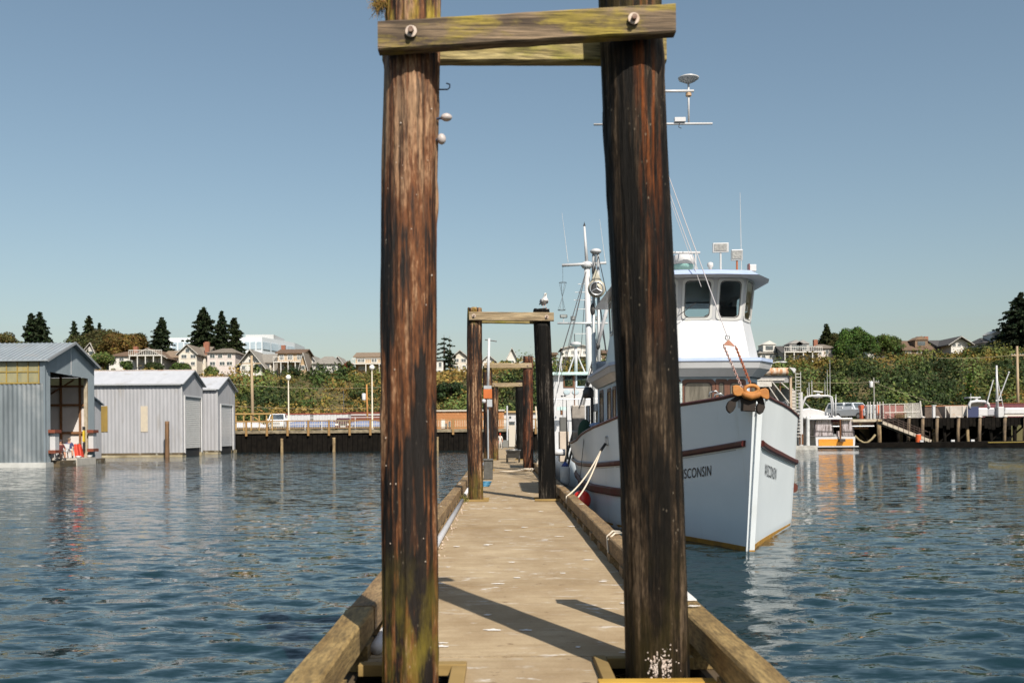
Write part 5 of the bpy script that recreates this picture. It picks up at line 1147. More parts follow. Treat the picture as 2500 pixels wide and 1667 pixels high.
def mesh_blend(name, blobs, m, parent=None, label=None, lvl=1):
    """one continuous figure grown from a joint skeleton. blobs: (verts{name:(p,r)}, edges, colour zones)"""
    vs, es = blobs; names = list(vs); me = bpy.data.meshes.new(name); me.from_pydata([vs[k][0] for k in names], [(names.index(a), names.index(b)) for a, b in es], [])
    o = bpy.data.objects.new(name, me); COL.objects.link(o); sk = o.modifiers.new('skin', 'SKIN'); sk.use_smooth_shade = True; sb = o.modifiers.new('sub', 'SUBSURF'); sb.levels = lvl; sb.render_levels = lvl
    if not me.skin_vertices: 
        bpy.context.view_layer.update()
    for i, k in enumerate(names): 
        r = vs[k][1]; me.skin_vertices[0].data[i].radius = r if isinstance(r, tuple) else (r, r)
    me.skin_vertices[0].data[0].use_root = True
    dg = bpy.context.evaluated_depsgraph_get(); dg.update(); ev = o.evaluated_get(dg); m2 = bpy.data.meshes.new_from_object(ev)
    bpy.data.objects.remove(o); 
    mats = m if isinstance(m, list) else [m]
    if isinstance(m, list):
        zone = {k: (vs[k][2] if len(vs[k]) > 2 else 0) for k in names}
        m2.materials.clear(); [m2.materials.append(x) for x in m]
        segs = [(Vector(vs[a][0]), Vector(vs[b][0]), zone[b]) for a, b in es]
        for p in m2.polygons:
            best = min(segs, key=lambda s: (p.center - (s[0] + (s[1] - s[0]) * max(0, min(1, (p.center - s[0]).dot(s[1] - s[0]) / max(1e-6, (s[1] - s[0]).length_squared))))).length); p.material_index = best[2]
        m2.polygons.foreach_set('use_smooth', [True] * len(m2.polygons)); o2 = bpy.data.objects.new(name, m2); COL.objects.link(o2)
        if parent is not None: attach(o2, parent)
        return o2
    m2.materials.clear(); return link(name, m2, m, parent, True)
SKIN = mat('skin', (.42, .22, .15), None, .6)
def person(label, loc, rz, shirt, trousers, pose, hair, hat=None, s=1.0, group=None):
    t = thing('person', label, 'person', (0, 0, 0), group); S = lambda p: tuple(c * s for c in p)
    if pose == 'sit':
        V = dict(pelvis=((0, 0, .50), .15, 2), waist=((.0, 0, .68), .14, 1), chest=((.0, 0, .92), (.17, .13), 1), neck=((.01, 0, 1.07), .06, 0), head0=((.03, 0, 1.14), .075, 0), head=((.04, 0, 1.24), .10, 0),
                 ls=((0, .17, .98), .075, 1), le=((.10, .26, .74), .055, 1), lw=((.33, .20, .66), .038, 0), lh=((.42, .17, .65), .035, 0), rs=((0, -.17, .98), .075, 1), re=((.10, -.26, .74), .055, 1), rw=((.33, -.20, .66), .038, 0), rh=((.42, -.17, .65), .035, 0),
                 lk=((.46, .13, .52), .085, 2), la=((.50, .14, .12), .05, 0), lt=((.64, .15, .05), .04, 3), rk=((.46, -.13, .52), .085, 2), ra=((.50, -.14, .12), .05, 0), rt=((.64, -.15, .05), .04, 3), lhip=((.08, .10, .49), .11, 2), rhip=((.08, -.10, .49), .11, 2))
    else:
        V = dict(pelvis=((0, 0, .92), .13, 2), waist=((.0, 0, 1.08), .12, 1), chest=((.03, 0, 1.30), (.16, .12), 1), neck=((.05, 0, 1.46), .055, 0), head0=((.06, 0, 1.53), .07, 0), head=((.07, 0, 1.62), .095, 0),
                 ls=((.03, .17, 1.37), .07, 1), le=((.06, .25, 1.10), .05, 1), lw=((.20, .26, .90), .036, 0), lh=((.26, .26, .84), .033, 0), rs=((.03, -.17, 1.37), .07, 1), re=((.02, -.26, 1.10), .05, 1), rw=((.14, -.30, .88), .036, 0), rh=((.18, -.31, .81), .033, 0),
                 lhip=((0, .09, .88), .10, 2), lk=((.10, .11, .50), .065, 2), la=((.02, .12, .09), .045, 2), lt=((.16, .13, .04), .038, 3), rhip=((0, -.09, .88), .10, 2), rk=((.0, -.10, .50), .065, 2), ra=((-.12, -.11, .10), .045, 2), rt=((.0, -.12, .04), .038, 3))
    V = {k: (S(v[0]), tuple(c * s for c in v[1]) if isinstance(v[1], tuple) else v[1] * s, v[2]) for k, v in V.items()}
    E = [('pelvis', 'waist'), ('waist', 'chest'), ('chest', 'neck'), ('neck', 'head0'), ('head0', 'head')]
    for k in 'lr': E += [('chest', k + 's'), (k + 's', k + 'e'), (k + 'e', k + 'w'), (k + 'w', k + 'h'), ('pelvis', k + 'hip'), (k + 'hip', k + 'k'), (k + 'k', k + 'a'), (k + 'a', k + 't')]
    # fingers
    for k, sg in (('l', 1), ('r', -1)):
        w, h = Vector(V[k + 'w'][0]), Vector(V[k + 'h'][0]); d = (h - w).normalized(); sd = d.cross(Vector((0, 0, 1))).normalized()
        for i, (o_, L_) in enumerate(((-.028, .065), (-.010, .075), (.010, .072), (.028, .055))):
            V[f'{k}f{i}'] = (tuple(h + d * L_ * .5 * s + sd * o_ * s), .010 * s, 0); V[f'{k}g{i}'] = (tuple(h + d * L_ * s + sd * o_ * s + Vector((0, 0, -.02 * s))), .008 * s, 0); E += [(k + 'h', f'{k}f{i}'), (f'{k}f{i}', f'{k}g{i}')]
        V[k + 'th'] = (tuple(h - d * .02 * s + sd * sg * .05 * s), .010 * s, 0); E.append((k + 'h', k + 'th'))
    mesh_blend('body', (V, E), [SKIN, shirt, trousers, BLACK], t)
    hd = Vector(V['head'][0])
    MB().sphere(hd + Vector((-.02, 0, .03)) * s, .108 * s, 14, 8, (1, .92, .88)).build('hair' if not hat else 'hat', hat or hair, t, True)
    MB().add([hd + Vector((.085, -.015, .0)) * s, hd + Vector((.085, .015, .0)) * s, hd + Vector((.12, 0, -.025)) * s, hd + Vector((.085, 0, .035)) * s], [(0, 1, 2), (0, 2, 3), (1, 3, 2)]).build('nose', SKIN, t)
    for sg in (-1, 1):
        MB().sphere(hd + Vector((.082, .033 * sg, .018)) * s, .011 * s, 8, 5).build('eye', BLACK, t); MB().sphere(hd + Vector((.0, .095 * sg, .0)) * s, .022 * s, 8, 5, (1, .4, 1.3)).build('ear', SKIN, t)
    MB().box(*(hd.x + c * s for c in (.084, .094)), hd.y - .022 * s, hd.y + .022 * s, hd.z - .05 * s, hd.z - .042 * s).build('mouth', mat('lips', (.25, .08, .07), None, .6), t)
    t.location = loc; t.rotation_euler = (0, 0, rz); return t
NAVY = mat('navy_cloth', (.035, .045, .12), None, .8); DRED = mat('dark_red_cloth', (.12, .02, .02), (.06, .012, .012), .8, scale=5); PALE = mat('pale_cloth', (.55, .52, .48), None, .8); DKC = mat('dark_cloth', (.04, .03, .035), None, .8); HAIR = mat('grey_hair', (.20, .14, .10), None, .8)
def chair(loc, rz, label):
    t = thing('plastic_chair', label, 'chair', (0, 0, 0), 'white chairs in the boathouse door'); m = WHITE
    MB().box(-.24, .26, -.25, .25, .40, .45).build('seat', m, t, bevel=.02); b = MB()
    MB().bar((-.24, 0, .45), (-.36, 0, .95), .5, .04, (1, 0, 0)).build('backrest', m, t)
    for x in (-.2, .22):
        for y in (-.22, .22): MB().bar((x, y, .40), (x * 1.2, y * 1.15, 0), .05, .05).build('leg', m, t)
    for y in (-.27, .27): MB().box(-.26, .22, y - .03, y + .03, .62, .66).bar((.2, y, .62), (.22, y, .40), .04, .04).build('armrest', m, t)
    t.location = loc; t.rotation_euler = (0, 0, rz); return t
zf = .47
chair((-29.35, 67.45, zf), R(-60), 'white plastic chair under the man in the navy shirt'); person('bald man in navy shirt sitting on a white chair in the open boathouse door', (-29.30, 67.45, zf), R(-60), NAVY, PALE, 'sit', HAIR)
chair((-29.35, 66.65, zf), R(-95), 'white plastic chair left of the man in navy'); person('person in dark red top sitting in the shade of the boathouse door', (-29.25, 66.0, .37), R(-50), DRED, DKC, 'sit', DKC)
chair((-29.32, 65.97, .37), R(-50), 'white chair deeper in the boathouse shade')
def boathouse_bits():
    for k, y in enumerate((68.45, 68.95)):
        t = thing('lifebag', ['red orange bag leaning inside the boathouse door, nearer the seated man', 'red orange bag leaning inside the boathouse door, nearer the door jamb'][k], 'bag', (-29.2, y, zf), 'red orange bags')
        MB().prism([(-29.0, y - .28, zf + .02), (-29.0, y + .22, zf + .02), (-29.2, y + .24, zf + .85 + .1 * k), (-29.2, y + .02, zf + .95 - .1 * k), (-29.15, y - .14, zf + .7)], (-.25, 0, 0)).build('bag', mat('red_nylon', (.60, .05, .02), (.50, .04, .02), .6, scale=3), t, bevel=.05)
        MB().tube([(-29.2, y, zf + .9), (-29.15, y + .1, zf + 1.0), (-29.2, y + .15, zf + .88)], .015, 6).build('strap', BLACK, t, True)
    t = thing('yellow_raincoat', 'yellow and black gear hanging on the boathouse door jamb', 'raincoat', (-29, 69.1, 1.6)); MB().prism([(-28.95, 68.98, 1.55), (-28.95, 69.28, 1.5), (-28.95, 69.25, 2.35), (-28.95, 69.02, 2.35)], (-.12, 0, 0)).build('coat', mat('yellow_nylon', (.60, .42, .03), None, .5), t, bevel=.03)
    MB().box(-29.07, -28.93, 68.98, 69.2, 2.36, 2.6).build('hood', BLACK, t, bevel=.03); MB().box(-29.07, -28.95, 69.0, 69.25, .95, 1.5).build('trousers', BLACK, t, bevel=.03)
    for k, y in enumerate((66.9, 68.7)):
        t = thing('white_basin', ['white basin on the porch deck by the seated man', 'white basin on the porch deck by the red bags'][k], 'basin', (-28.5, y, zf), 'white basins'); MB().lathe((-28.45, y, zf - .01), [(.10, 0), (.2, .16), (.18, .16), (.09, .02)], 14).build('bowl', WHITE, t, True)
boathouse_bits()
t_ = person('distant person in white clothes with red hat standing on the dock', (WX(1221, 1090, 88), 88, ZD), R(-90), PALE, PALE, 'stand', HAIR, hat=mat('red_hat', (.60, .06, .02), None, .7), s=.82)
MB().prism([(WX(1221, 1070, 88) - .06, 87.83, 1.2), (WX(1221, 1070, 88) + .06, 87.83, 1.2), (WX(1221, 1070, 88), 87.83, .95)], (0, .03, 0)).build('scarf', MATS['red_hat'], t_)

def gull():
    p = W(1329, 745, 22.22); zt = 4.72; t = thing('seagull', 'white gull with grey wings perched on the second right piling', 'bird', (0, 0, 0))
    gm = [mat('gull_white', (.80, .78, .77), None, .7), mat('gull_grey', (.36, .35, .37), None, .7), mat('gull_leg', (.55, .32, .28), None, .6)]
    # faces the camera (-y); root chest
    V = dict(belly=((0, .0, .155), (.062, .066), 0), chest=((0, -.045, .205), (.052, .056), 0), neck=((0, -.065, .262), (.030, .031), 0), head=((0, -.078, .298), (.030, .032), 0), face=((0, -.102, .296), (.017, .017), 0), rump=((0, .085, .125), (.045, .04), 0), tail=((0, .175, .105), (.030, .012), 0))
    E = [('belly', 'chest'), ('chest', 'neck'), ('neck', 'head'), ('head', 'face'), ('belly', 'rump'), ('rump', 'tail')]
    mesh_blend('body', (V, E), gm, t, lvl=2)
    for s in (-1, 1):
        MB().sphere((s * .058, .03, .165), .052, 12, 8, (.36, 2.0, .95)).build('wing', gm[1], t, True); MB().sphere((s * .052, .15, .125), .03, 8, 6, (.35, 2.4, .5)).build('wing_tip', BLACK, t, True)
        MB().rod((s * .024, .0, .11), (s * .026, -.005, .012), .0045, n=6).build('leg', gm[2], t)
        MB().prism([(s * .026, .01, .004), (s * .026 - .022, -.045, .004), (s * .026, -.052, .004), (s * .026 + .022, -.045, .004)], (0, 0, .008)).build('foot', gm[2], t)
        MB().sphere((s * .026, -.092, .304), .0048, 8, 5).build('eye', BLACK, t)
    MB().tube([(0, -.112, .294), (0, -.140, .291), (0, -.156, .284)], [.0095, .0075, .002], 8).build('beak', mat('beak_yellow', (.60, .42, .06), None, .5), t, True)
    t.location = (p.x, 22.2, zt); t.rotation_euler = (0, 0, R(12)); t.scale = (1.15, 1.15, 1.12)
gull()

# ------------------------------------------------------------------ the white fishing boat WISCONSIN
XC = 4.06
SS = [0, .35, .8, 1.4, 2.1, 3.0, 4.2, 5.6, 6.6, 7.6, 8.6, 10, 12, 14.5, 17, 18]
def tb(s, xs, ys): return float(np.interp(s, xs, ys))
def w_wl(s): return tb(s, SS, [.05, .17, .34, .59, .89, 1.29, 1.83, 2.15, 2.20, 2.20, 2.18, 2.06, 2.02, 1.85, 1.5, 1.3])
def w_sh(s): return tb(s, SS, [.07, .19, .37, .63, .95, 1.32, 1.82, 2.18, 2.30, 2.36, 2.40, 2.42, 2.40, 2.2, 1.8, 1.5])
def z_sh(s): return tb(s, [0, .9, 2.1, 3.0, 4.3, 5.5, 6.6, 7.3, 8.4, 10, 13, 18], [2.60, 2.50, 2.42, 2.36, 2.23, 2.07, 1.96, 1.90, 1.76, 1.68, 1.64, 1.70])
def z_rb(s): return tb(s, [0, 1.7, 3.9, 5.5, 9, 18], [1.80, 1.60, 1.36, 1.27, 1.20, 1.20])
STEM = lambda z: 16.40 - .25 * max(-.5, z)
def xcs(s): return XC + .02 * s
def hull_pt(side, s, z, off=0.0):
    zs = z_sh(s); f = max(0, min(1.05, z / zs)); 
    w = w_wl(s) + (w_sh(s) - w_wl(s)) * (f ** 1.25)
    if z < 0: w = w_wl(s) * (1 + z * .45)
    return Vector((xcs(s) + side * (w + off), STEM(z) + s, z))
boat = thing('fishing_boat', 'white wooden fishing boat with rusty anchor on its bow and the name WISCONSIN', 'fishing boat', (XC, 24, 0))
def build_boat():
    def smooth_s(n=64): return [18 * (i / n) ** 1.35 for i in range(n + 1)]
    S_ = smooth_s(); rows = []
    for s in S_:
        zs = z_sh(s); L_ = [zs * k / 12 for k in range(13)]; lv = [-.7, -.35] + L_
        rows.append([hull_pt(-1, s, z) for z in lv][::-1] + [hull_pt(1, s, z) for z in lv])
    mb = MB(); mb.grid(rows); mb.f.append(tuple((len(rows) - 1) * 30 + i for i in range(30))); mb.build('hull', HULLW, boat, True)
    r0_ = rows[0]; MB().add([p + Vector((0, .004, 0)) for p in r0_], [(i, i + 1, 28 - i, 29 - i) for i in range(14)]).build('stem_face', HULLW, boat)
    # inner bulwark and deck
    rows = []
    for s in S_[2:]: 
        zd = 1.25 if s > 5 else 1.75; zs = z_sh(s); rows.append([hull_pt(-1, s, zs, -.05), hull_pt(-1, s, zd, -.05), Vector((XC, STEM(zd) + s, zd + .06)), hull_pt(1, s, zd, -.05), hull_pt(1, s, zs, -.05)])
    MB().grid(rows).build('deck', mat('boat_deck', (.40, .42, .42), (.30, .31, .32), .7, scale=2), boat, fixn=False)
    # stem post, forward edge of the bow
    sec = [(-.046, .10), (-.004, -.035), (.078, -.035), (.078, .25), (-.046, .25)]; st_ = MB(); st_.grid([[(XC + a, STEM(z) + b, z) for a, b in sec] for z in (2.42, -.5)], True); st_.f += [(0, 1, 2, 3, 4), (5, 6, 7, 8, 9)]
    st_.build('stem', HULLW, boat)
    MB().box(XC - .008, XC + .082, STEM(0) - .042, STEM(0) + .1, -.02, .075).build('stem_boot_stripe', mat('boot_ochre', (.42, .22, .03), (.28, .15, .03), .6, scale=6), boat)
    for side in (1,):
        MB().prism([hull_pt(side, .02, 2.38, .004), hull_pt(side, .36, 2.34, .006), hull_pt(side, .36, -.3, .006), hull_pt(side, .02, -.3, .004)], (side * .012, -.004, 0)).build('stem_plank', HULLW, boat)
    def strake(name, zf, h, th, s0, s1, m, label=None, n=60, off=0, side=None):
        for sd in ((-1, 1) if side is None else (side,)):
            rows = []
            for i in range(n + 1):
                s = s0 + (s1 - s0) * (i / n) ** 1.3; z = zf(s); e = min(th, h) * .3
                prof = [(0, -h / 2), (th - e, -h / 2), (th, -h / 2 + e), (th, h / 2 - e), (th - e, h / 2), (0, h / 2)]
                rows.append([hull_pt(sd, s, z + dz, off + o - .003) for o, dz in prof])
            mb = MB(); mb.grid(rows, True); mb.f += [tuple(range(6)), tuple(n * 6 + i for i in range(6))]; mb.build(name, m, boat, label=label)
    strake('rub_rail', z_rb, .10, .075, .16, 17.9, MAROON)
    strake('cap_rail', lambda s: z_sh(s) + .03, .06, .06, .30, 17.9, MAROON, off=-.03)
    gr_ = mat('guard_red', (.13, .025, .018), (.10, .05, .03), .6, scale=5); strake('guard_strake', lambda s: .73, .19, .14, 5.4, 16, gr_, side=1); strake('guard_strake', lambda s: .76, .17, .09, 3.3, 16, gr_, side=-1)
    strake('boot_stripe', lambda s: .035, .09, .006, .02, 17.9, mat('boot_ochre', (.42, .22, .03), (.28, .15, .03), .6, scale=6))
    strake('plank_seam', lambda s: z_rb(s) - .55 * (1 if s < 6 else .6), .006, .002, .5, 12, mat('seam_grey', (.40, .42, .45), None, .6)); strake('plank_seam', lambda s: z_rb(s) - .08, .012, .004, .42, 12, MATS['seam_grey'])
    # name on both bows, laid on the planking
    cu = bpy.data.curves.new('name', 'FONT'); cu.body = 'WISCONSIN'; cu.size = 1; cu.offset = .003; cu.space_character = 1.05; tmp = bpy.data.objects.new('name', cu); COL.objects.link(tmp)
    bpy.context.view_layer.update(); dg = bpy.context.evaluated_depsgraph_get(); me0 = bpy.data.meshes.new_from_object(tmp.evaluated_get(dg)); bpy.data.objects.remove(tmp)
    import bmesh
    xs = [v.co.x for v in me0.vertices]; wx = max(xs) - min(xs); x00 = min(xs); ht = .185 / .7
    blk = mat('name_black', (.012, .012, .02), None, .4)
    for side, sa, sb in ((-1, 2.10, 1.08), (1, .88, 2.05)):
        bm = bmesh.new(); bm.from_mesh(me0); bmesh.ops.triangulate(bm, faces=bm.faces)
        bmesh.ops.subdivide_edges(bm, edges=[e for e in bm.edges if e.calc_length() > .25], cuts=3, use_grid_fill=False)
        for v in bm.verts:
            f = (v.co.x - x00) / wx; s = sa + (sb - sa) * f; z = z_rb(s) - (.45 if side < 0 else .47) + v.co.y * ht * (.95 if side < 0 else 1.1); v.co = hull_pt(side, s, z, .010)
        m2 = bpy.data.meshes.new('boat_name'); bm.to_mesh(m2); bm.free(); link('boat_name', m2, blk, boat)
    # ---------------- superstructure
    def outline(yf, yb, half, rnd=1.0, n=5):
        """plan of a cabin with a blunt rounded front, symmetric about the keel line"""
        P = [(-half, yb), (-half, yf + 1.25 * rnd), (-half * .93, yf + .75 * rnd), (-half * .70, yf + .12 * rnd), (-half * .24, yf), (half * .24, yf), (half * .70, yf + .12 * rnd), (half * .93, yf + .75 * rnd), (half, yf + 1.25 * rnd), (half, yb)]
        return [(XC + a, b) for a, b in P]
    def shell(name, m, z0, z1, o0, o1, smooth=False, cap=False, label=None):
        mb = MB(); mb.grid([[(x, y, z0) for x, y in o0], [(x, y, z1) for x, y in o1]], True)
        if cap: k = len(o0); mb.f.append(tuple(range(k))[::-1]); mb.f.append(tuple(k + i for i in range(k)))
        return mb.build(name, m, boat, smooth, label=label)
    def windowed(name, o0, o1, z0, z1, specs, m, frame_m, glass_m, ft=.045):
        """wall band between two plans; specs[i] = list of (a,b,lo,hi) openings along side i"""
        k = len(o0)
        for i in range(k):
            j = (i + 1) % k; A0, B0, A1, B1 = Vector((*o0[i], z0)), Vector((*o0[j], z0)), Vector((*o1[i], z1)), Vector((*o1[j], z1))
            P = lambda u, v: (A0.lerp(B0, u)).lerp(A1.lerp(B1, u), v)
            nrm = (B0 - A0).cross(A1 - A0).normalized(); c = (A0 + B1) / 2 - Vector((XC, 24, 0)); 
            if nrm.x * c.x + nrm.y * c.y < 0: nrm = -nrm
            ops = sorted(specs.get(i, [])); mb = MB(); last = 0
            for (a, b, lo, hi) in ops:
                mb.quad(P(last, 0), P(a, 0), P(a, 1), P(last, 1)); mb.quad(P(a, 0), P(b, 0), P(b, lo), P(a, lo)); mb.quad(P(a, hi), P(b, hi), P(b, 1), P(a, 1)); last = b
                wd_ = (P(b, lo) - P(a, lo)).length; hd_ = (P(a, hi) - P(a, lo)).length; r = min(.09, wd_ * .18)
                def rr(inset, off):
                    ea, eb = inset / wd_, inset / hd_; pts = []; aa, bb, ll, hh = a + (b - a) * ea, b - (b - a) * ea, lo + (hi - lo) * eb, hi - (hi - lo) * eb
                    ru, rv = r / wd_ * (b - a), r / hd_ * (hi - lo)
                    for (cu_, cv_, t0) in ((bb - ru, ll + rv, -90), (bb - ru, hh - rv, 0), (aa + ru, hh - rv, 90), (aa + ru, ll + rv, 180)):
                        for q in range(4): t = R(t0 + q * 30); pts.append(P(cu_ + ru * math.cos(t), cv_ + rv * math.sin(t)) + nrm * off)
                    return pts
                o_, i_ = rr(-.03, .0), rr(ft, .0); of, if_ = rr(-.03, .018), rr(ft, .018)
                fm = MB(); fm.grid([o_, of, if_, i_], True); w_ = fm.build('window', frame_m, boat); q = rr(ft * .8, .004); gm = MB(); gm.add(q, [tuple(range(len(q)))]); gm.build('pane', glass_m, w_)
                MB().grid([rr(ft, .0175), rr(ft - .012, .0215), rr(ft - .018, .0175)], True).build('gasket', BLACK, w_)
            mb.quad(P(last, 0), P(1, 0), P(1, 1), P(last, 1)); mb.build(name, m, boat, fixn=False)
            # inner skin a little behind, darker cabin lining
        return
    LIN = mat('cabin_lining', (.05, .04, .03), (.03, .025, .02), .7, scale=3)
    # lower house
    lo_b = outline(20.55, 26.2, 1.52); 
    fr = {4: [(.06, .94, .30, .93)], 3: [(.14, .62, .30, .93), (.70, .97, .30, .93)], 5: [(.03, .30, .30, .93), (.38, .88, .30, .93)], 2: [(.2, .8, .30, .9)], 6: [(.2, .8, .30, .9)], 0: [(.12, .32, .05, .92), (.55, .72, .35, .9), (.8, .94, .35, .9)], 8: [(.1, .3, .35, .9), (.45, .65, .35, .9)]}
    BRF = mat('window_brown', (.13, .05, .025), (.09, .035, .02), .5, scale=6)
    CURT = mat('curtained_pane', (.075, .068, .055), (.15, .135, .11), .18, scale=9, stretch=(1, 1, .12), lo=.45, hi=.6, spec=.8)
    windowed('cabin_wall', lo_b, lo_b, 1.45, 3.14, fr, LBLUE, BRF, CURT, .05)
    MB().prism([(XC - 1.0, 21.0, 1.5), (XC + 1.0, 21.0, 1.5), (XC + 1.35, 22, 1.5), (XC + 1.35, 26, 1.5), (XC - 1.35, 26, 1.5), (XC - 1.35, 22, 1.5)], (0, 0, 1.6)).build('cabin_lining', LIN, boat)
    MB().box(XC - .46, XC - .34, 20.49, 20.53, 2.45, 3.0).build('notice', mat('notice_paper', (.55, .62, .60), (.20, .26, .26), .6, scale=30), boat)
    # brow / visor under the upper wheelhouse
    shell('brow', WHITE, 3.10, 3.26, outline(20.42, 26.2, 1.56), outline(20.22, 26.4, 1.70), label=None)
    shell('brow', WHITE, 3.262, 3.40, outline(20.20, 26.4, 1.71), outline(20.15, 26.4, 1.74))
    shell('brow_trim', BLUEP, 3.402, 3.47, outline(20.13, 26.42, 1.76), outline(20.13, 26.42, 1.76), cap=True)
    # upper wheelhouse
    up0, up1, up2 = outline(20.42, 24.45, 1.52), outline(20.68, 24.4, 1.40), outline(20.42, 24.35, 1.44)
    shell('wheelhouse_body', WHITE, 3.472, 4.28, up0, up1, label=None)
    fw = {4: [(-.0 + .08, .92, .04, .90)], 3: [(.10, .86, .04, .90)], 5: [(.14, .90, .04, .90)], 2: [(.10, .90, .0 + .04, .92)], 6: [(.10, .90, .04, .92)], 1: [(.12, .88, .05, .88)], 7: [(.12, .88, .05, .88)], 0: [(.10, .30, .05, .88), (.42, .62, .05, .88), (.74, .92, .05, .88)], 8: [(.08, .26, .05, .88), (.38, .58, .05, .88), (.70, .90, .05, .88)], 9: [(.05, .48, .02, .95), (.52, .95, .02, .95)]}
    windowed('wheelhouse_wall', up1, up2, 4.282, 5.18, fw, WHITE, mat('window_moulding', (.66, .65, .62), None, .45), GLASS, .035)
    # console, seat and dark ceiling inside
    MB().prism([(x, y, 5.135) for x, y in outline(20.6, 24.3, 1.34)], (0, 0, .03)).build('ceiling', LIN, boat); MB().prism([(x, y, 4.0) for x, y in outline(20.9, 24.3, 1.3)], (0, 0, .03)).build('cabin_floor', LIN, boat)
    MB().box(XC - .9, XC + .9, 20.95, 21.25, 4.02, 4.30).build('console', DSTEEL, boat)
    wo = mat('warm_interior', (.16, .11, .06), (.10, .07, .04), .5, scale=4)
    for x in (-.62, .15): MB().box(XC + x, XC + x + .13, 23.6, 23.75, 4.05, 5.1).build('inner_post', wo, boat)
    MB().box(XC - .6, XC - .3, 22.5, 22.7, 4.02, 4.62).box(XC - .62, XC - .28, 22.3, 22.8, 4.03, 4.2).build('helm_seat', wo, boat); MB().box(XC + .85, XC + 1.2, 22.2, 24.6, 4.03, 4.75).build('locker', LIN, boat); MB().sphere((XC - .25, 21.6, 4.95), .09, 10, 6).build('cabin_lamp', mat('brass', (.5, .32, .08), None, .25, .8), boat, True)
    # roof with down-turned visor lip
    r0, r1, r2 = outline(20.20, 25.6, 1.58), outline(20.02, 25.75, 1.66), outline(20.30, 25.6, 1.52)
    shell('roof_soffit', WHITE, 5.13, 5.135, [(XC + (x - XC) * .9, y + (.2 if y < 21 else 0)) for x, y in r0], r1, cap=True)
    shell('roof_edge', BLUEP, 5.14, 5.27, r1, r2, cap=True, label=None); shell('roof', WHITE, 5.272, 5.36, r2, [(XC + (x - XC) * .7, 20.9 if y < 21.2 else (y if y > 22 else 22)) for x, y in r2], cap=True)
    # wiper, grab rail
    MB().rod((XC - .05, 20.42, 4.62), (XC - .42, 20.46, 4.35), .008).build('wiper', BLACK, boat)
    # roof gear
    p = W(1668, 636, 22.0); MB().lathe((p.x, 22, p.z - .22), [(.10, 0), (.20, .02), (.24, .10), (.24, .12)], 18).build('radome_base', TEAL, boat, True); MB().lathe((p.x, 22, p.z - .10), [(.245, 0), (.25, .12), (.22, .2), (.1, .24)], 18).build('radome', WHITE, boat, True); MB().rod((p.x, 22, 5.3), (p.x, 22, p.z - .2), .04).build('radome_post', WHITE, boat)
    a, b = W(1600, 617, 21.6), W(1709, 617, 21.6); MB().rod(a, b, .028, n=10).build('grab_bar', WHITE, boat, True)
    for q in (.15, .9): c = a.lerp(b, q); MB().rod(c, (c.x, c.y, 5.3), .018).build('bar_stay', WHITE, boat)
    for (uc, vc, w_, h_, us, m) in ((1759, 605, .33, .20, 1757, WHITE), (1799, 623, .24, .23, 1797, GALV)):
        Yl = 20.9; c = W(uc, vc, Yl); l = MB().obox(c, (w_, .10, h_), rz=R(-6), rx=R(6)).build('floodlight', m, boat, bevel=.012)
        MB().obox(c + Vector((-.01, -.056, 0)), (w_ * .78, .008, h_ * .68), rz=R(-6), rx=R(6)).build('lens', mat('lamp_lens', (.42, .42, .40), (.22, .22, .22), .2, scale=25), l)
        MB().rod((c.x, c.y, c.z - h_ / 2), (c.x, c.y, 5.33), .02).build('lamp_stem', m if m is WHITE else mat('rusty_stem', (.34, .10, .03), None, .6), l)
    c = W(1734, 647, 20.9); MB().lathe((c.x, 20.9, c.z - .06), [(.04, -.05), (.035, 0), (.065, .03), (.06, .10), (.02, .12)], 12).build('gps_dome', WHITE, boat, True)
    c = W(1836, 653, 21.3); MB().box(c.x - .07, c.x + .07, 21.2, 21.36, c.z - .09, c.z + .05).build('horn_box', WHITE, boat, bevel=.01); MB().box(c.x - .09, c.x - .075, 21.2, 21.36, c.z - .09, c.z + .07).build('side_light', mat('red_lens', (.20, .04, .04), None, .3), boat)
    c = W(1809, 470, 21.6); MB().rod((c.x, 21.6, 5.3), (c.x - .02, 21.6, c.z), .010, .004, 6).build('whip_antenna', WHITE, boat)
    # mast with yards and satellite dish
    YM = 27.0; zc = WZ(1593, 305, YM); zu = WZ(1593, 225, YM)
    MB().rod((XC + .0, YM, 1.3), (XC, YM, zu + .4), .10, .055, 12).build('mast', WHITE, boat, True)
    MB().rod((WX(1449, 305, YM), YM - .06, zc), (WX(1738, 305, YM), YM - .06, zc + .0), .032, n=8).build('crosstree', WHITE, boat, True); MB().rod((XC, YM - .05, zu), (WX(1693, 225, YM), YM - .05, zu), .038, n=8).build('crosstree', WHITE, boat, True)
    xd = WX(1681, 225, YM); zd_ = WZ(1681, 196, YM); MB().rod((xd, YM, zc), (xd, YM, zd_), .028, n=8).build('dish_pole', WHITE, boat, True)
    dsh = MB().lathe((xd, YM, zd_ - .03), [(.03, -.06), (.10, -.03), (.27, .06), (.285, .09), (.20, .13), (.05, .15)], 28).build('satellite_dish', WHITE, boat, True)
    k = MB()
    for i in range(10): a_ = i * R(36); k.rod((xd + .03 * math.cos(a_), YM + .03 * math.sin(a_), zd_ - .10), (xd + .27 * math.cos(a_), YM + .27 * math.sin(a_), zd_ + .02), .006, n=4)
    tag(k.build('dish_rib', GALV, dsh), kind='stuff')
    MB().box(WX(1645, 298, YM), WX(1672, 298, YM), YM - .14, YM, zc + .04, zc + .16).build('junction_box', WHITE, boat, bevel=.01); MB().lathe((xd, YM, zu - .14), [(.04, 0), (.08, .02), (.08, .1), (.03, .12)], 10).build('lamp', mat('lamp_tan', (.45, .30, .18), None, .5), boat)
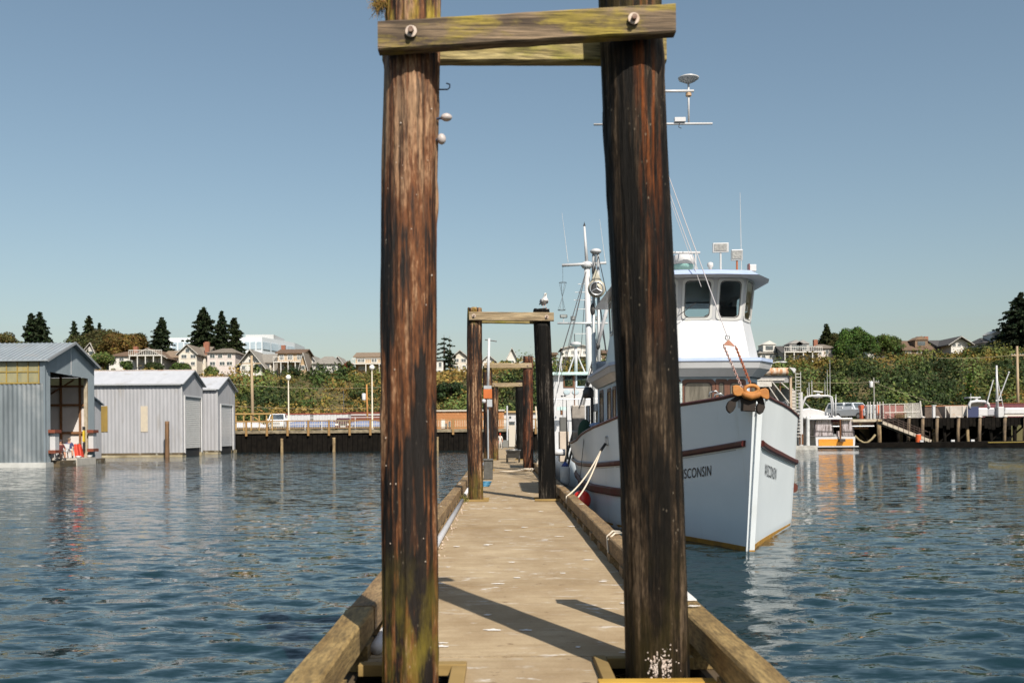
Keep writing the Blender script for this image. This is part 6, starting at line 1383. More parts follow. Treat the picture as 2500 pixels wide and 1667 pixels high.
    MB().tube([(WX(1658, 305, YM), YM - .1, zc), (WX(1655, 315, YM), YM - .1, zc - .1), (WX(1662, 318, YM), YM - .1, zc - .13)], .012, 5).build('cable', BLACK, boat)
    # forestay, anchor chains and plate
    A = W(1779, 831, 17.1); M_ = Vector((XC, YM, 10.35)); MB().rod(M_, A, .011, n=6).build('forestay', mat('stay_wire', (.45, .42, .42), None, .4), boat)
    MB().rod((XC - .02, YM, 10.0), W(1704, 660, 20.3), .009, n=6).build('stay', MATS['stay_wire'], boat); MB().rod((XC - .03, YM, 9.9), W(1712, 700, 19.6), .006, n=6).build('stay', MATS['stay_wire'], boat)
    rust = mat('chain_rust', (.30, .05, .03), (.34, .15, .06), .7, .2, scale=22); l, r_ = W(1766, 842, 17.05), W(1796, 846, 17.05)
    MB().prism([A + Vector((0, 0, .02)), l, r_], (0, .03, 0)).build('anchor_plate', mat('plate_rust', (.28, .07, .04), (.26, .16, .09), .7, scale=30), boat, bevel=.004)
    MB().torus(A + Vector((-.02, 0, .05)), .04, .011, 12, 6, 'y').build('shackle', STEEL, boat, True)
    AY = 15.75
    for (a_, b_) in ((l, W(1811, 946, 16.0)), (r_, W(1834, 942, 16.0))):
        n = 22; L_ = (b_ - a_).length; ch = MB(); d = (b_ - a_) / n
        for i in range(n):
            c = a_ + d * (i + .5); ax = (b_ - a_).normalized(); side = Vector((1, 0, 0)) if i % 2 else ax.cross(Vector((1, 0, 0))).normalized(); pts = []
            for q in range(9): t = q / 8 * 6.283; pts.append(c + ax * math.cos(t) * L_ / n * .72 + side * math.sin(t) * .020)
            ch.tube(pts, .0075, 5, False)
        ch.build('chain', rust if a_ is r_ else mat('chain_pale', (.50, .44, .40), (.34, .12, .08), .5, .4, scale=18), boat, True)
    return AY
AY = build_boat()
def anchor():
    t = thing('anchor', 'rusty orange stockless anchor stowed on the bow roller of the white boat', 'anchor', (XC - .2, 15.9, 2.5)); am = mat('anchor_rust', (.42, .17, .035), (.34, .13, .03), .75, scale=10, c3=(.50, .26, .08), s3=5, bump=.003); dk = mat('anchor_shade_side', (.010, .007, .005), (.025, .014, .008), .8, scale=10)  # near-black second colour paints the shadow side of the rusty anchor
    Y = 15.45
    def outl(pts, th, name, m, y=Y, dy=0):
        P = [W(u, v, y) for u, v in pts]; return MB().prism([p - Vector((0, th / 2, 0)) + Vector((0, dy, 0)) for p in P], (0, th, 0)).build(name, m, t, bevel=.012)
    outl([(1788, 942), (1795, 940), (1803, 941), (1811, 947), (1816, 952), (1815, 962), (1808, 966), (1799, 967), (1791, 964), (1788, 956)], .07, 'fluke', am)
    outl([(1850, 953), (1860, 949), (1868, 947), (1875, 951), (1877, 962), (1877, 973), (1872, 975), (1863, 972), (1855, 966), (1849, 963)], .07, 'fluke', am)
    outl([(1806, 962), (1793, 972), (1781, 980), (1776, 992), (1778, 1002), (1785, 1009), (1793, 1003), (1799, 992), (1800, 980), (1812, 972), (1818, 964)], .09, 'lower_fluke', dk, dy=.10)
    outl([(1846, 964), (1848, 974), (1856, 982), (1850, 994), (1851, 1005), (1858, 1012), (1866, 1006), (1871, 994), (1869, 982), (1866, 972), (1856, 964)], .09, 'lower_fluke', dk, dy=.10)
    outl([(1812, 962), (1816, 985), (1815, 1003), (1846, 1004), (1848, 985), (1850, 962)], .16, 'shank', dk, dy=.12)
    c = W(1834, 951, Y); MB().tube([c + Vector((.105 * math.cos(q * .3142), -.02, .062 * math.sin(q * .3142))) for q in range(21)], .030, 8, False).build('crown_ring', am, t, True); MB().box(c.x - .11, c.x + .11, Y - .02, Y + .18, c.z - .12, c.z - .05).build('crown', am, t, bevel=.02)
    o = MB().tube([W(1812, 958, Y), W(1820, 964, Y) , W(1834, 968, Y), W(1848, 964, Y), W(1855, 958, Y)], [.05, .06, .065, .06, .05], 10).build('crown_arm', am, t, True)
    # bow roller cheeks
    for u in (1811, 1846): 
        p = W(u, 985, 15.95); MB().prism([(p.x, 15.70, 2.36), (p.x, 16.5, 2.36), (p.x, 16.5, 2.62), (p.x, 15.85, 2.60)], (.012, 0, 0)).build('roller_cheek', STEEL, boat, bevel=.004)
    MB().rod((W(1811, 0, 15.9).x, 15.85, 2.34), (W(1847, 0, 15.9).x, 15.85, 2.34), .05).build('bow_roller', WHITE, boat)
    for s in (-1, 1):
        p = hull_pt(s, .45, 2.52, .02); MB().torus(p, .045, .014, 14, 6, 'x').build('fairlead', DSTEEL, boat, True)
    for (u, v) in ((1745, 960), (1757, 966)): p = W(u, v, 17.1); MB().tube([p + Vector((-.10, 0, -.06)), p + Vector((-.08, 0, .02)), p + Vector((.02, 0, .04)), p + Vector((.10, 0, -.05))], .016, 6).build('bow_cleat', STEEL, boat, True)
anchor()
def boat_gear():
    # hawse hole with strap and mooring lines
    h = hull_pt(-1, 4.75, 1.80, .01); MB().obox(h, (.05, .12, .20), rz=R(20)).build('hawse_hole', STEEL, boat, bevel=.02); MB().obox(h + Vector((-.012, -.03, 0)), (.05, .05, .10), rz=R(20)).build('hawse_block', WHITE, boat)
    e = W(1466, 1101, 20.6); MB().bar(h + Vector((-.03, 0, -.06)), e, .03, .05).build('chafe_strap', BLACK, boat)
    for k, (a, l) in enumerate((((1.30, 19.6, .745), 'pale mooring rope looped over the dock rail, left of the pair'), ((1.47, 19.3, .72), 'pale mooring rope running behind the dock rail, right of the pair'))):
        pts = [e.lerp(Vector(a), q / 10) - Vector((0, 0, .10 * 4 * (q / 10) * (1 - q / 10))) for q in range(11)]
        if k == 0: pts += [(1.262, 19.55, .72), (1.258, 19.5, .60)]
        tag(MB().tube(pts, .017, 8).build('mooring_rope', ROPEM, None, True), l, 'rope', 'mooring ropes of the white boat')
    # shroud rods down to the port quarter
    gs = mat('rig_grey', (.22, .22, .22), (.32, .31, .30), .45, .4, scale=6)
    M_ = Vector((XC - .1, 27, 9.2)); foot = Vector((1.80, 29.0, .78)); q = lambda f: foot.lerp(M_, f)
    for dx in (-.06, .06):
        MB().rod(foot + Vector((dx, 0, 0)), q(.42) + Vector((dx * .4, 0, 0)), .035, .03, 8).build('stabiliser_rod', gs, boat, True)
    MB().rod(q(.36), q(.64) + Vector((.0, 0, .1)), .055, .05, 10).build('outrigger_pole', WHITE, boat, True); MB().rod(q(.63), M_, .016, n=6).build('shroud', gs, boat)
    for f in (.10, .17, .31, .43): MB().sphere(q(f), .07, 8, 6, (1, 1, 1.5)).build('rigging_block', DSTEEL, boat, True)
    MB().rod(hull_pt(-1, 7.0, 1.9, -.02), (1.72, 22.6, .45), .008, n=5).build('fender_line', BLACK, boat)
    # red buoy and white fender between hull and dock
    t = thing('mooring_buoy', 'round red buoy squeezed between the dock rail and the white hull', 'buoy', (1.72, 21.6, .5)); MB().sphere((1.73, 21.7, .50), .20, 20, 12, (1, 1, 1.1)).build('ball', mat('buoy_red', (.62, .03, .02), (.50, .02, .015), .35, scale=3), t, True); MB().rod((1.73, 21.7, .70), (1.73, 21.7, .82), .05, .03).build('eye', DSTEEL, t, True)
    p = W(1380, 1160, 25.5); t = thing('hull_fender', 'white cylindrical fender with blue end hanging behind the dark gate piling', 'fender', (p.x, 25.5, p.z)); MB().lathe((p.x, 25.5, p.z - .27), [(.03, 0), (.10, .05), (.125, .10), (.125, .42), (.10, .5)], 14).build('body', mat('fender_white', (.52, .54, .55), (.42, .44, .45), .5, scale=5), t, True); MB().lathe((p.x, 25.5, p.z + .23), [(.10, 0), (.07, .06), (.02, .12)], 12).build('end', mat('fender_blue', (.03, .06, .25), None, .5), t, True)
    # aft deck machinery
    gsm = mat('worn_steel', (.38, .34, .30), (.22, .20, .18), .5, .3, scale=4); y = 28.5
    MB().box(WX(1388, 0, y), WX(1420, 0, y), y, y + .12, 1.3, WZ(1400, 989, y)).build('winch_plate', gsm, boat, bevel=.02); MB().prism([(WX(1386, 0, y), y - .1, WZ(1386, 990, y)), (WX(1397, 0, y), y - .1, 1.2), (WX(1392, 0, y), y - .1, 1.2)], (0, .25, 0)).build('winch_blade', DSTEEL, boat)
    MB().prism([(WX(1375, 0, y), y - .1, WZ(1376, 977, y)), (WX(1379, 0, y), y - .1, 1.2), (WX(1374, 0, y), y - .1, 1.2)], (0, .25, 0)).build('winch_blade', DSTEEL, boat)
    MB().lathe((WX(1403, 0, 27.5), 27.5, 1.25), [(.18, 0), (.17, .1), (.13, .3), (.14, .7), (.17, .78)], 16).build('capstan', gsm, boat, True); MB().rod((WX(1411, 0, 27.2), 27.2, 1.2), (WX(1418, 0, 27.2), 27.2, 1.9), .04).build('gas_pipe', WHITE, boat)
    MB().box(WX(1424, 0, 27), WX(1433, 0, 27), 27, 27.3, 1.3, WZ(1430, 990, 27)).build('net_guide', gsm, boat, bevel=.02); MB().box(WX(1435, 0, 26.9), WX(1441, 0, 26.9), 26.9, 27.05, 1.3, WZ(1438, 965, 27)).build('dark_post', DSTEEL, boat)
    MB().tube([(WX(1429, 0, 27.0), 27.0, 1.3), (WX(1429, 0, 27.0), 27.0, WZ(1429, 992, 27)), (WX(1436, 0, 27), 27.0, WZ(1436, 988, 27)), (WX(1438, 0, 27.0), 27.0, 1.3)], .025, 8).build('tube_frame', WHITE, boat, True)
    MB().sphere((WX(1428, 1030, 26.7), 26.7, 1.95), .22, 12, 8, (.9, .8, 1.7)).build('net_heap', mat('net_green', (.015, .05, .03), (.03, .07, .045), .9, scale=30), boat, True); MB().lathe((WX(1428, 0, 26.9), 26.8, WZ(1428, 972, 26.8)), [(.10, 0), (.15, .03), (.15, .2), (.08, .3)], 12).build('hydraulic_motor', DSTEEL, boat, True)
    MB().box(WX(1452, 0, 26.5), WX(1474, 0, 26.5), 26.5, 27.2, 1.3, WZ(1460, 1004, 26.5)).build('fish_box', mat('worn_box', (.50, .44, .36), (.34, .28, .22), .8, scale=4, stretch=(1, 1, .3)), boat, bevel=.02); MB().box(WX(1445, 0, 26.5), WX(1475, 0, 26.5), 26.3, 27.2, WZ(1460, 1004, 26.5), WZ(1460, 985, 26.5)).build('deck_locker', WHITE, boat, bevel=.02)
    MB().sphere((WX(1462, 1036, 25.8), 25.8, WZ(1462, 1038, 25.8)), .16, 10, 6, (1.6, 1, .5)).build('folded_tarp', mat('sky_tarp', (.40, .52, .66), (.10, .16, .40), .6, scale=6), boat, True)
    # railing and life raft aft of the wheelhouse
    for i in range(5): x = XC - 1.62 + .02 * i; yy = 25.7 + i * .22; MB().rod((x, yy, 3.45), (x, yy, 4.35), .018).build('stanchion', WHITE, boat)
    MB().rod((XC - 1.62, 25.6, 4.35), (XC - 1.52, 27.2, 4.35), .02).build('handrail', WHITE, boat); MB().box(XC - 1.66, XC - 1.62, 25.75, 26.4, 3.75, 4.55).build('rail_panel', LBLUE, boat)
    MB().prism([(x, y, 3.35) for x, y in ((XC - 1.7, 25.4), (XC + 1.7, 25.4), (XC + 1.7, 27.3), (XC - 1.7, 27.3))], (0, 0, .1)).build('upper_deck', WHITE, boat); MB().lathe((XC - 1.35, 26.6, 3.45), [(.2, 0), (.28, .1), (.28, .3), (.2, .4)], 14).build('life_raft', WHITE, boat, True)
    # hoisting boom with power block
    Yb = 31; x = WX(1448, 0, Yb); m = mat('boom_grey', (.46, .47, .47), (.34, .35, .36), .4, .3, scale=3)
    for dx in (-.07, .07): MB().rod((x + dx * 1.4, Yb, 1.4), (x + dx + .02, Yb, WZ(1450, 618, Yb)), .055, .045, 10).build('gallows_leg', m, boat, True)
    MB().sphere((x + .02, Yb, WZ(1450, 614, Yb)), .18, 10, 8, (1, 1, .5)).build('gallows_head', WHITE, boat, True)
    c = W(1453, 706, 30.6); pb = MB().tube([c + Vector((.03, -.14, 0)), c + Vector((.06, .14, .02))], .27, 20).build('power_block', mat('block_cream', (.46, .43, .34), (.34, .31, .24), .5, scale=5), boat, True)
    MB().torus(c + Vector((.03, -.15, 0)), .20, .03, 20, 8, 'y').build('block_rim', STEEL, pb, True); MB().tube([c + Vector((.03, -.144, 0)), c + Vector((.03, -.15, 0))], .165, 20).build('block_face', BLACK, pb)
    for a_ in (90, 210, 330): MB().rod(c + Vector((.03, -.155, 0)), c + Vector((.03 + .19 * math.cos(R(a_)), -.155, .19 * math.sin(R(a_)))), .018).build('block_spoke', STEEL, pb)
    MB().prism([c + Vector((-.17, -.1, .15)), c + Vector((.22, -.1, .18)), c + Vector((.02, -.1, .62))], (0, .2, 0)).build('block_cheek', MATS['block_cream'], pb, bevel=.02); MB().rod(c + Vector((.02, 0, .6)), (x + .02, Yb, WZ(1450, 614, Yb)), .015).build('block_wire', DSTEEL, pb)
    c2 = W(1447, 755, 30.8); MB().sphere(c2, .10, 10, 8, (.8, .6, 1.9)).build('small_block', DSTEEL, boat, True); MB().rod(c2, c + Vector((0, 0, -.2)), .01).build('block_wire', DSTEEL, boat)
    c3 = W(1449, 660, 30.8); MB().sphere(c3, .07, 10, 8, (.8, .6, 2.4)).build('small_block', DSTEEL, boat, True)
    MB().rod((x + .1, Yb, WZ(1450, 720, Yb)), W(1479, 855, 27), .02).build('boom_guy', BLACK, boat); MB().rod((x + .1, Yb, WZ(1450, 625, Yb)), W(1486, 740, 27), .012).build('boom_guy', DSTEEL, boat)
    # stern quarter davit pieces
    MB().rod((WX(1345, 1104, 33), 33, WZ(1345, 1104, 33)), (WX(1380, 1104, 33), 33, WZ(1380, 1104, 33)), .11, n=12).build('stern_roller', WHITE, boat, True)
boat_gear()

# ------------------------------------------------------------------ second boat, the white troller behind
def troller():
    t = thing('troller', 'white troller with pale teal trim and tall white mast, moored behind the near boat', 'fishing boat', (3.6, 42, 0)); S_ = [i / 24 for i in range(25)]; rows = []
    for f in S_:
        y = 35.2 + 13 * f; w = 1.9 * (1 - abs(2 * f - .9) ** 3.2 * .55) ; 
        if f > .75: w *= max(.05, 1 - ((f - .75) / .25) ** 1.6)
        zs = 1.25 + 1.1 * max(0, f - .45) ** 1.5
        rows.append([(3.75 - w, y, zs), (3.75 - w * .97, y, .6), (3.75 - w * .85, y, 0), (3.75 - w * .5, y, -.5), (3.75 + w * .5, y, -.5), (3.75 + w * .85, y, 0), (3.75 + w * .97, y, .6), (3.75 + w, y, zs)])
    mb = MB(); mb.grid(rows, True); mb.f.append(tuple(range(8))); mb.build('hull', HULLW, t, True)
    Y = 39.0; x0 = WX(1352, 950, Y); x1 = x0 + 2.9; zr = WZ(1390, 909, Y); zb = 1.2
    # front wall with real openings
    ops = [(WX(1371, 0, Y), WX(1391, 0, Y)), (WX(1401.5, 0, Y), WX(1428, 0, Y)), (WX(1428, 0, Y) + .35, WX(1428, 0, Y) + .9)]; zl, zh = WZ(1380, 943, Y), WZ(1380, 917, Y)
    mb = MB().box(x0, x1, Y, Y + .06, zb, zl).box(x0, x1, Y, Y + .06, zh, zr - .12); last = x0
    for a, b in ops: mb.box(last, a, Y, Y + .06, zl + .0005, zh - .0005); last = b
    mb.box(last, x1, Y, Y + .06, zl + .0005, zh - .0005); mb.build('cabin_wall', WHITE, t)
    MB().box(x0, x0 + .06, Y + .065, Y + 3.4, zb, zr - .12).box(x1 - .06, x1, Y + .065, Y + 3.4, zb, zr - .12).build('cabin_wall', WHITE, t); MB().box(x0 + .07, x1 - .07, Y + 3.35, Y + 3.4, zb, zl).build('cabin_wall', WHITE, t)
    for i, (a, b) in enumerate(ops):
        f = MB().box(a - .05, a, Y - .03, Y - .002, zl - .05, zh + .05).box(b, b + .05, Y - .03, Y - .002, zl - .05, zh + .05).box(a + .001, b - .001, Y - .03, Y - .002, zh, zh + .05).box(a + .001, b - .001, Y - .03, Y - .002, zl - .05, zl).build('window', BROWNW if i == 0 else LBLUE, t); MB().box(a, b, Y + .02, Y + .03, zl, zh).build('pane', GLASS, f)
    MB().box(WX(1394, 0, Y), WX(1396, 0, Y), Y - .03, Y - .003, zb, zh + .08).build('door_edge', BROWNW, t)
    MB().box(x0 - .15, x1 + .15, Y - .25, Y + 3.6, zr - .115, zr).build('roof', mat('pale_teal', (.50, .66, .63), (.42, .58, .56), .5, scale=3), t, bevel=.02)
    for u in (1384, 1405): c = W(u, 957, Y - .02); MB().sphere(c, .14, 12, 4, (1, .04, .7)).build('hull_emblem', mat('faded_blue', (.38, .46, .50), None, .6), t, True)
    z = WZ(1390, 974, Y - .8); MB().rod((x0 - .3, Y - .8, z), (x0 + 2.2, Y - .8, z), .018).build('handrail', STEEL, t)
    for k in range(5): MB().rod((x0 - .3 + k * .6, Y - .8, 1.2), (x0 - .3 + k * .6, Y - .8, z), .014).build('stanchion', STEEL, t)
    for u, v in ((1372, 967), (1379, 966)): MB().sphere(W(u, v, Y - .8), .05, 8, 6, (1, 1, .7)).build('block', DSTEEL, t)
    MB().box(WX(1359, 0, 37), WX(1376, 0, 37), 37, 37.5, 1.25, WZ(1368, 1018, 37)).build('grey_bin', mat('bin_dark', (.09, .09, .085), None, .6), t, bevel=.02); MB().box(WX(1358, 0, 36), WX(1380, 0, 36), 36, 36.8, .9, WZ(1368, 1053, 36)).build('deck_box', mat('cream_box', (.50, .42, .34), (.40, .33, .27), .7, scale=3), t, bevel=.02)
    MB().box(WX(1352, 0, 38.4), WX(1374, 0, 38.4), 38.4, 38.5, WZ(1360, 1001, 38.4), WZ(1360, 993, 38.4)).build('teal_shelf', mat('pale_teal', (0, 0, 0)), t); MB().box(WX(1360, 0, 38.4), WX(1366, 0, 38.4), 38.38, 38.5, WZ(1360, 1013, 38.4), WZ(1360, 1001, 38.4)).build('rust_part', BROWNW, t)
    Ym = 41; xm = WX(1430, 0, Ym); zt = WZ(1421, 553, Ym); m = WHITE
    MB().rod((xm + .09, Ym, 1.2), (xm - .04, Ym, WZ(1425, 645, Ym)), .16, .12, 14).build('mast', m, t, True); MB().rod((xm - .04, Ym, WZ(1425, 645, Ym)), (xm - .13, Ym, zt), .075, .04, 10).build('topmast', m, t, True); MB().lathe((xm - .13, Ym, zt), [(.03, 0), (.05, .03), (.02, .12), (.0, .2)], 8).build('masthead_lamp', BLACK, t)
    a, b = W(1372, 648, Ym - .15), W(1480, 642, Ym - .15); MB().rod(a, b, .065, .055, 8).build('crosstree', m, t, True); MB().lathe((xm - .04, Ym, WZ(1425, 655, Ym)), [(.18, 0), (.24, .08), (.24, .2), (.16, .26)], 14).build('mast_band', m, t, True)
    a, b = W(1361, 789, Ym - .2), W(1484, 789, Ym - .2); MB().rod(a, b, .042, n=8).build('crosstree', m, t, True)
    for (u, v, w_, h_) in ((1376, 772, .30, .13), (1398.5, 777, .18, .17), (1459.5, 777, .18, .17), (1477, 773, .16, .13)):
        c = W(u, v, Ym - .2); l = MB().obox(c, (w_, .12, h_)).build('floodlight', DSTEEL, t, bevel=.012); MB().obox(c + Vector((0, -.065, 0)), (w_ * .8, .008, h_ * .7)).build('lens', mat('lens_grey', (.34, .36, .35), (.20, .21, .21), .2, scale=20), l); MB().rod((c.x, c.y, c.z - h_ / 2), (c.x, c.y, WZ(u, 789, c.y)), .018).build('lamp_stem', m, l)
    for (v, L_) in ((694, .35), (714, .5), (733, .55), (755, .5), (815, .5)):
        c = W(1428, v, Ym); MB().rod((c.x - L_ / 1.2, Ym - .05, c.z), (c.x + L_ / 1.2, Ym - .05, c.z), .014).build('mast_step', m, t)
    for (u0, v0, u1, v1) in ((1372, 520, 1387, 640), (1464, 536, 1478, 640)): MB().rod(W(u1, v1, Ym - .1), W(u0, v0, Ym - .1), .014, .006, 5).build('whip_antenna', m, t)
    tp = Vector((xm - .04, Ym, WZ(1425, 655, Ym)))
    for e in ((1352, 930, 38), (1350, 1000, 37), (1378, 900, 40), (1415, 905, 43), (1358, 905, 44), (1466, 900, 42), (1486, 880, 40)): MB().rod(tp, W(*e), .013, n=5).build('rigging_line', mat('rig_dark', (.06, .06, .065), None, .6), t)
    for e in ((1350, 1050, 36), (1371, 905, 39)): MB().rod(W(1370, 870, 39), W(*e), .02, n=5).build('pipe_stay', m, t)
    # hourglass day signal
    c0, c1, c2 = W(1374, 690, Ym - .15), W(1373, 725, Ym - .15), W(1371, 757, Ym - .15); MB().rod(W(1374, 646, Ym - .15), c0, .006).build('signal_line', DSTEEL, t); sg = MB()
    for k in range(6):
        a_ = k * math.pi / 3; q = Vector((math.cos(a_), math.sin(a_), 0)) * .15; sg.rod(c0 + q, c1, .005, n=4).rod(c1, c2 + q * 1.0, .005, n=4)
    sg.torus(c0, .15, .009, 16, 5).torus(c2, .15, .011, 16, 5); sg.build('day_signal', DSTEEL, t)
    # radar tripod on the roof
    x = WX(1399, 0, 40); z0 = zr; MB().rod((x, 40, z0), (x, 40, WZ(1399, 845, 40)), .07, .06, 10).build('radar_post', m, t, True); MB().rod((x, 40, z0 + .9), (x - .32, 40, z0), .03).rod((x, 40, z0 + .9), (x + .38, 40, z0), .03).build('radar_strut', m, t); MB().lathe((x, 40, WZ(1399, 845, 40)), [(.12, 0), (.22, .04), (.22, .12), (.1, .17)], 16).build('radar', m, t, True); MB().rod((x - .03, 40, WZ(1397, 845, 40)), (x - .05, 40, WZ(1396, 815, 40)), .015).build('whip_antenna', DSTEEL, t)
troller()

# ------------------------------------------------------------------ right bank: shed, yacht, pier, wharf
def rusty_shed():
    Y = 100; X = lambda u: WX(u, 1000, Y); Z = lambda v, u=1890: WZ(u, v, Y)
    t = thing('net_shed', 'old open fronted net shed with rust streaked roof edge behind the bow', 'shed', (X(1890), Y, 0)); rr = mat('rust_roof', (.42, .20, .09), (.56, .47, .38), .8, scale=2.2, stretch=(1.6, 1, .25), lo=.42, hi=.58, c3=(.36, .10, .03), s3=1.6)
    n = 10; r = (Z(898) - Z(916)) / 2; rows = []
    for i in range(2):
        x = (X(1800), X(1923))[i]; rows.append([(x, Y - .2 + r * .9 * math.sin(a), Z(907) + r * math.cos(a)) for a in [R(q * 180 / n) + R(0) - R(190) for q in range(n + 1)]])
    MB().grid(rows).build('eave_sheet', rr, t, True); MB().box(X(1800), X(1923), Y - .2, Y + 8, Z(900), Z(898)).build('roof', rr, t)
    MB().prism([(X(1922), Y - .8, Z(898)), (X(1936), Y - .8, Z(900)), (X(1939), Y - .8, Z(904)), (X(1934), Y - .8, Z(912)), (X(1931), Y - .8, Z(907))], (0, .3, 0)).build('gable_board', WHITE, t)
    MB().box(X(1800), X(1928), Y - .1, Y + .05, Z(934), Z(917)).build('fascia', mat('shed_grey', (.20, .20, .21), (.28, .28, .28), .8, scale=3), t); ww = mat('old_white_timber', (.55, .52, .48), (.40, .37, .33), .8, scale=4)
    MB().box(X(1800), X(1915), Y - .25, Y - .15, Z(929), Z(925)).build('board', ww, t); MB().box(X(1800), X(1882), Y - .4, Y - .16, Z(944), Z(931)).build('board', ww, t)
    for (a, b, w_) in (((1884, 931), (1926, 984), .30), ((1907, 934), (1925, 950), .25), ((1878, 945), (1905, 985), .18), ((1868, 960), (1880, 985), .15)): MB().bar(W(*a, Y - .3), W(*b, Y - .3), .08, w_, (0, 1, 0)).build('brace', ww, t)
    MB().box(X(1903), X(1905), Y - .2, Y - .1, Z(960), Z(934)).build('hanger', BROWNW, t); MB().box(X(1927), X(1932), Y - .3, Y - .1, .3, Z(917)).build('post', mat('rusty_post', (.36, .22, .12), (.48, .40, .32), .8, scale=4, stretch=(1, 1, .2)), t)
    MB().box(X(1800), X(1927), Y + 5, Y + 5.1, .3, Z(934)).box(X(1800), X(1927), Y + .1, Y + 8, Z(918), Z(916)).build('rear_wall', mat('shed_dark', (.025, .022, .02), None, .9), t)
    MB().prism([(X(1870), Y - .05, .3), (X(1924), Y - .05, .3), (X(1924), Y - .05, Z(976)), (X(1882), Y - .05, Z(990))], (0, .1, 0)).build('low_wall', WHITE, t)
    MB().prism([(X(1932.5), Y, .3), (X(1943), Y, .3), (X(1943), Y, Z(955)), (X(1932.5), Y, Z(946))], (0, 7, 0)).build('side_wall', ww, t)
    MB().box(X(1948), X(1957), Y - .4, Y - .1, .3, Z(958)).build('side_post', WHITE, t); MB().box(X(1947.5), X(1957.5), Y - .45, Y - .401, Z(1085), Z(1060)).build('side_guard', BROWNW, t)
    MB().box(X(1800), X(1986), Y - 1.2, Y + 1, -.2, .38).build('float', mat('pale_deck2', (.46, .45, .42), (.30, .29, .26), .8, scale=2), t)
    ld = thing('ladder', 'aluminium ladder rising above the shed side wall', 'ladder', (X(1945), Y - .6, 3)); al = mat('aluminium', (.62, .60, .56), None, .4, .4)
    for u in (1939, 1951): MB().rod((X(u), Y - .6, .4), (X(u - .3), Y - .6, Z(909)), .04, n=6).build('stile', al, ld)
    for i in range(20): z = Z(914) - i * (Z(914) - Z(922)); MB().rod((X(1939), Y - .6, z), (X(1951), Y - .6, z), .03, n=5).build('rung', al, ld) if z > .5 else None
rusty_shed()
def yacht():
    Y = 104.0; X = lambda u: WX(u, 1050, Y); Z = lambda v, u=2030: WZ(u, v, Y)
    t = thing('motor_yacht', 'white motor yacht with varnished wooden transom and clear plastic awning', 'motor yacht', (X(2035), Y + 5, 0)); x0, x1 = X(1991), X(2088); zt = Z(1066)
    rows = []
    for i in range(9):
        f = i / 8; y = Y + 14 * f; w = (x1 - x0) / 2 * (1 - max(0, f - .5) ** 2 * 3.2); xm = (x0 + x1) / 2; zs = zt + 1.0 * f ** 1.6
        rows.append([(xm - w, y, zs), (xm - w * .98, y, .4), (xm - w * .9, y, -.3), (xm + w * .9, y, -.3), (xm + w * .98, y, .4), (xm + w, y, zs)])
    mb = MB(); mb.grid(rows); mb.f.append(tuple(range(6))); mb.f.append(tuple(48 + i for i in range(6))); mb.build('hull', WHITE, t); MB().grid([[(r[0][0], r[0][1], r[0][2] - .1), (r[5][0], r[0][1], r[0][2] - .1)] for r in rows]).build('deck', WHITE, t)
    vn = mat('varnished_wood', (.52, .21, .02), (.62, .28, .04), .3, scale=3, stretch=(.3, 1, 3)); n = 5
    for i in range(n): MB().box(X(1998), X(2082), Y - .07, Y - .02, Z(1088) + (Z(1071.5) - Z(1088)) * i / n + .006, Z(1088) + (Z(1071.5) - Z(1088)) * (i + 1) / n).build('transom_plank', vn, t)
    MB().box(x0 - .1, x1 + .1, Y - .7, Y - .08, Z(1091), Z(1088.5)).build('swim_platform', WHITE, t); MB().box(x0 + .1, x1 - .2, Y - .05, Y + 2, -.3, Z(1091.5)).build('dark_bottom', BLACK, t)
    # awning: clear plastic panels on a frame
    plast = mat('clear_plastic', (.42, .38, .40), (.12, .10, .10), .12, scale=3.5, stretch=(2.2, 1, .28), lo=.45, hi=.6, c3=(.72, .70, .72), s3=4, lo3=.6, hi3=.7, st3=(1.5, 1, .3), spec=.9); yb = Y + .3
    z0, z1 = Z(1065), Z(1025)
    for (a, b, c, d) in ((1990, 2036, 1992, 2031), (2057, 2086, 2054, 2080)): 
        MB().quad((X(a), yb, z0), (X(b), yb, z0), (X(d), yb, z1), (X(c), yb, z1)).build('awning_panel', plast, t)
    MB().quad((X(1977), yb + 2, z0), (X(1989), yb, z0), (X(1991), yb, z1), (X(1977), yb + 2, z1)).build('awning_panel', plast, t)
    fm = mat('awning_frame', (.05, .04, .045), None, .6)
    for (a, b) in (((1990, 1065), (1991, 1025)), ((1977, 1066), (1977, 1025)), ((1990, 1052), (2036, 1053)), ((2057, 1053), (2086, 1053)), ((1977, 1065), (2040, 1064)), ((2036, 1065), (2031, 1025)), ((2057, 1065), (2054, 1025)), ((2086, 1065), (2080, 1025))): MB().rod(W(*a, yb - .05), W(*b, yb - .05), .035, n=6).build('awning_frame', fm, t)
    MB().box(X(2031), X(2054), yb - .02, yb + .02, Z(1030), Z(1024)).build('awning_valance', mat('maroon_canvas', (.14, .015, .02), None, .8), t); MB().box(X(2036), X(2054), Y + 3, Y + 3.1, Z(1066), Z(1030)).build('saloon_door', DGLASS, t)
    MB().box(X(1967), X(2080), Y - .2, Y + 8, Z(1024), Z(1020)).build('hardtop', WHITE, t, bevel=.05); MB().prism([(X(1955), Y + 1, Z(1019.8)), (X(2036), Y + 1, Z(1019.8)), (X(2034), Y + 1, Z(1008)), (X(2012), Y + 1, Z(1001)), (X(1985), Y + 1, Z(995)), (X(1955), Y + 1, Z(1000))], (0, 4, 0)).build('flybridge', WHITE, t, bevel=.06)
    MB().prism([(X(1980), Y + .5, Z(1019.6)), (X(2060), Y + .5, Z(1019.6)), (X(2052), Y + .5, Z(1014)), (X(1985), Y + .5, Z(1015))], (0, 1.2, 0)).build('tender', WHITE, t, bevel=.05); MB().rod(W(1962, 985, Y), W(2034, 1012, Y), .02).build('flybridge_rail', STEEL, t) if False else None
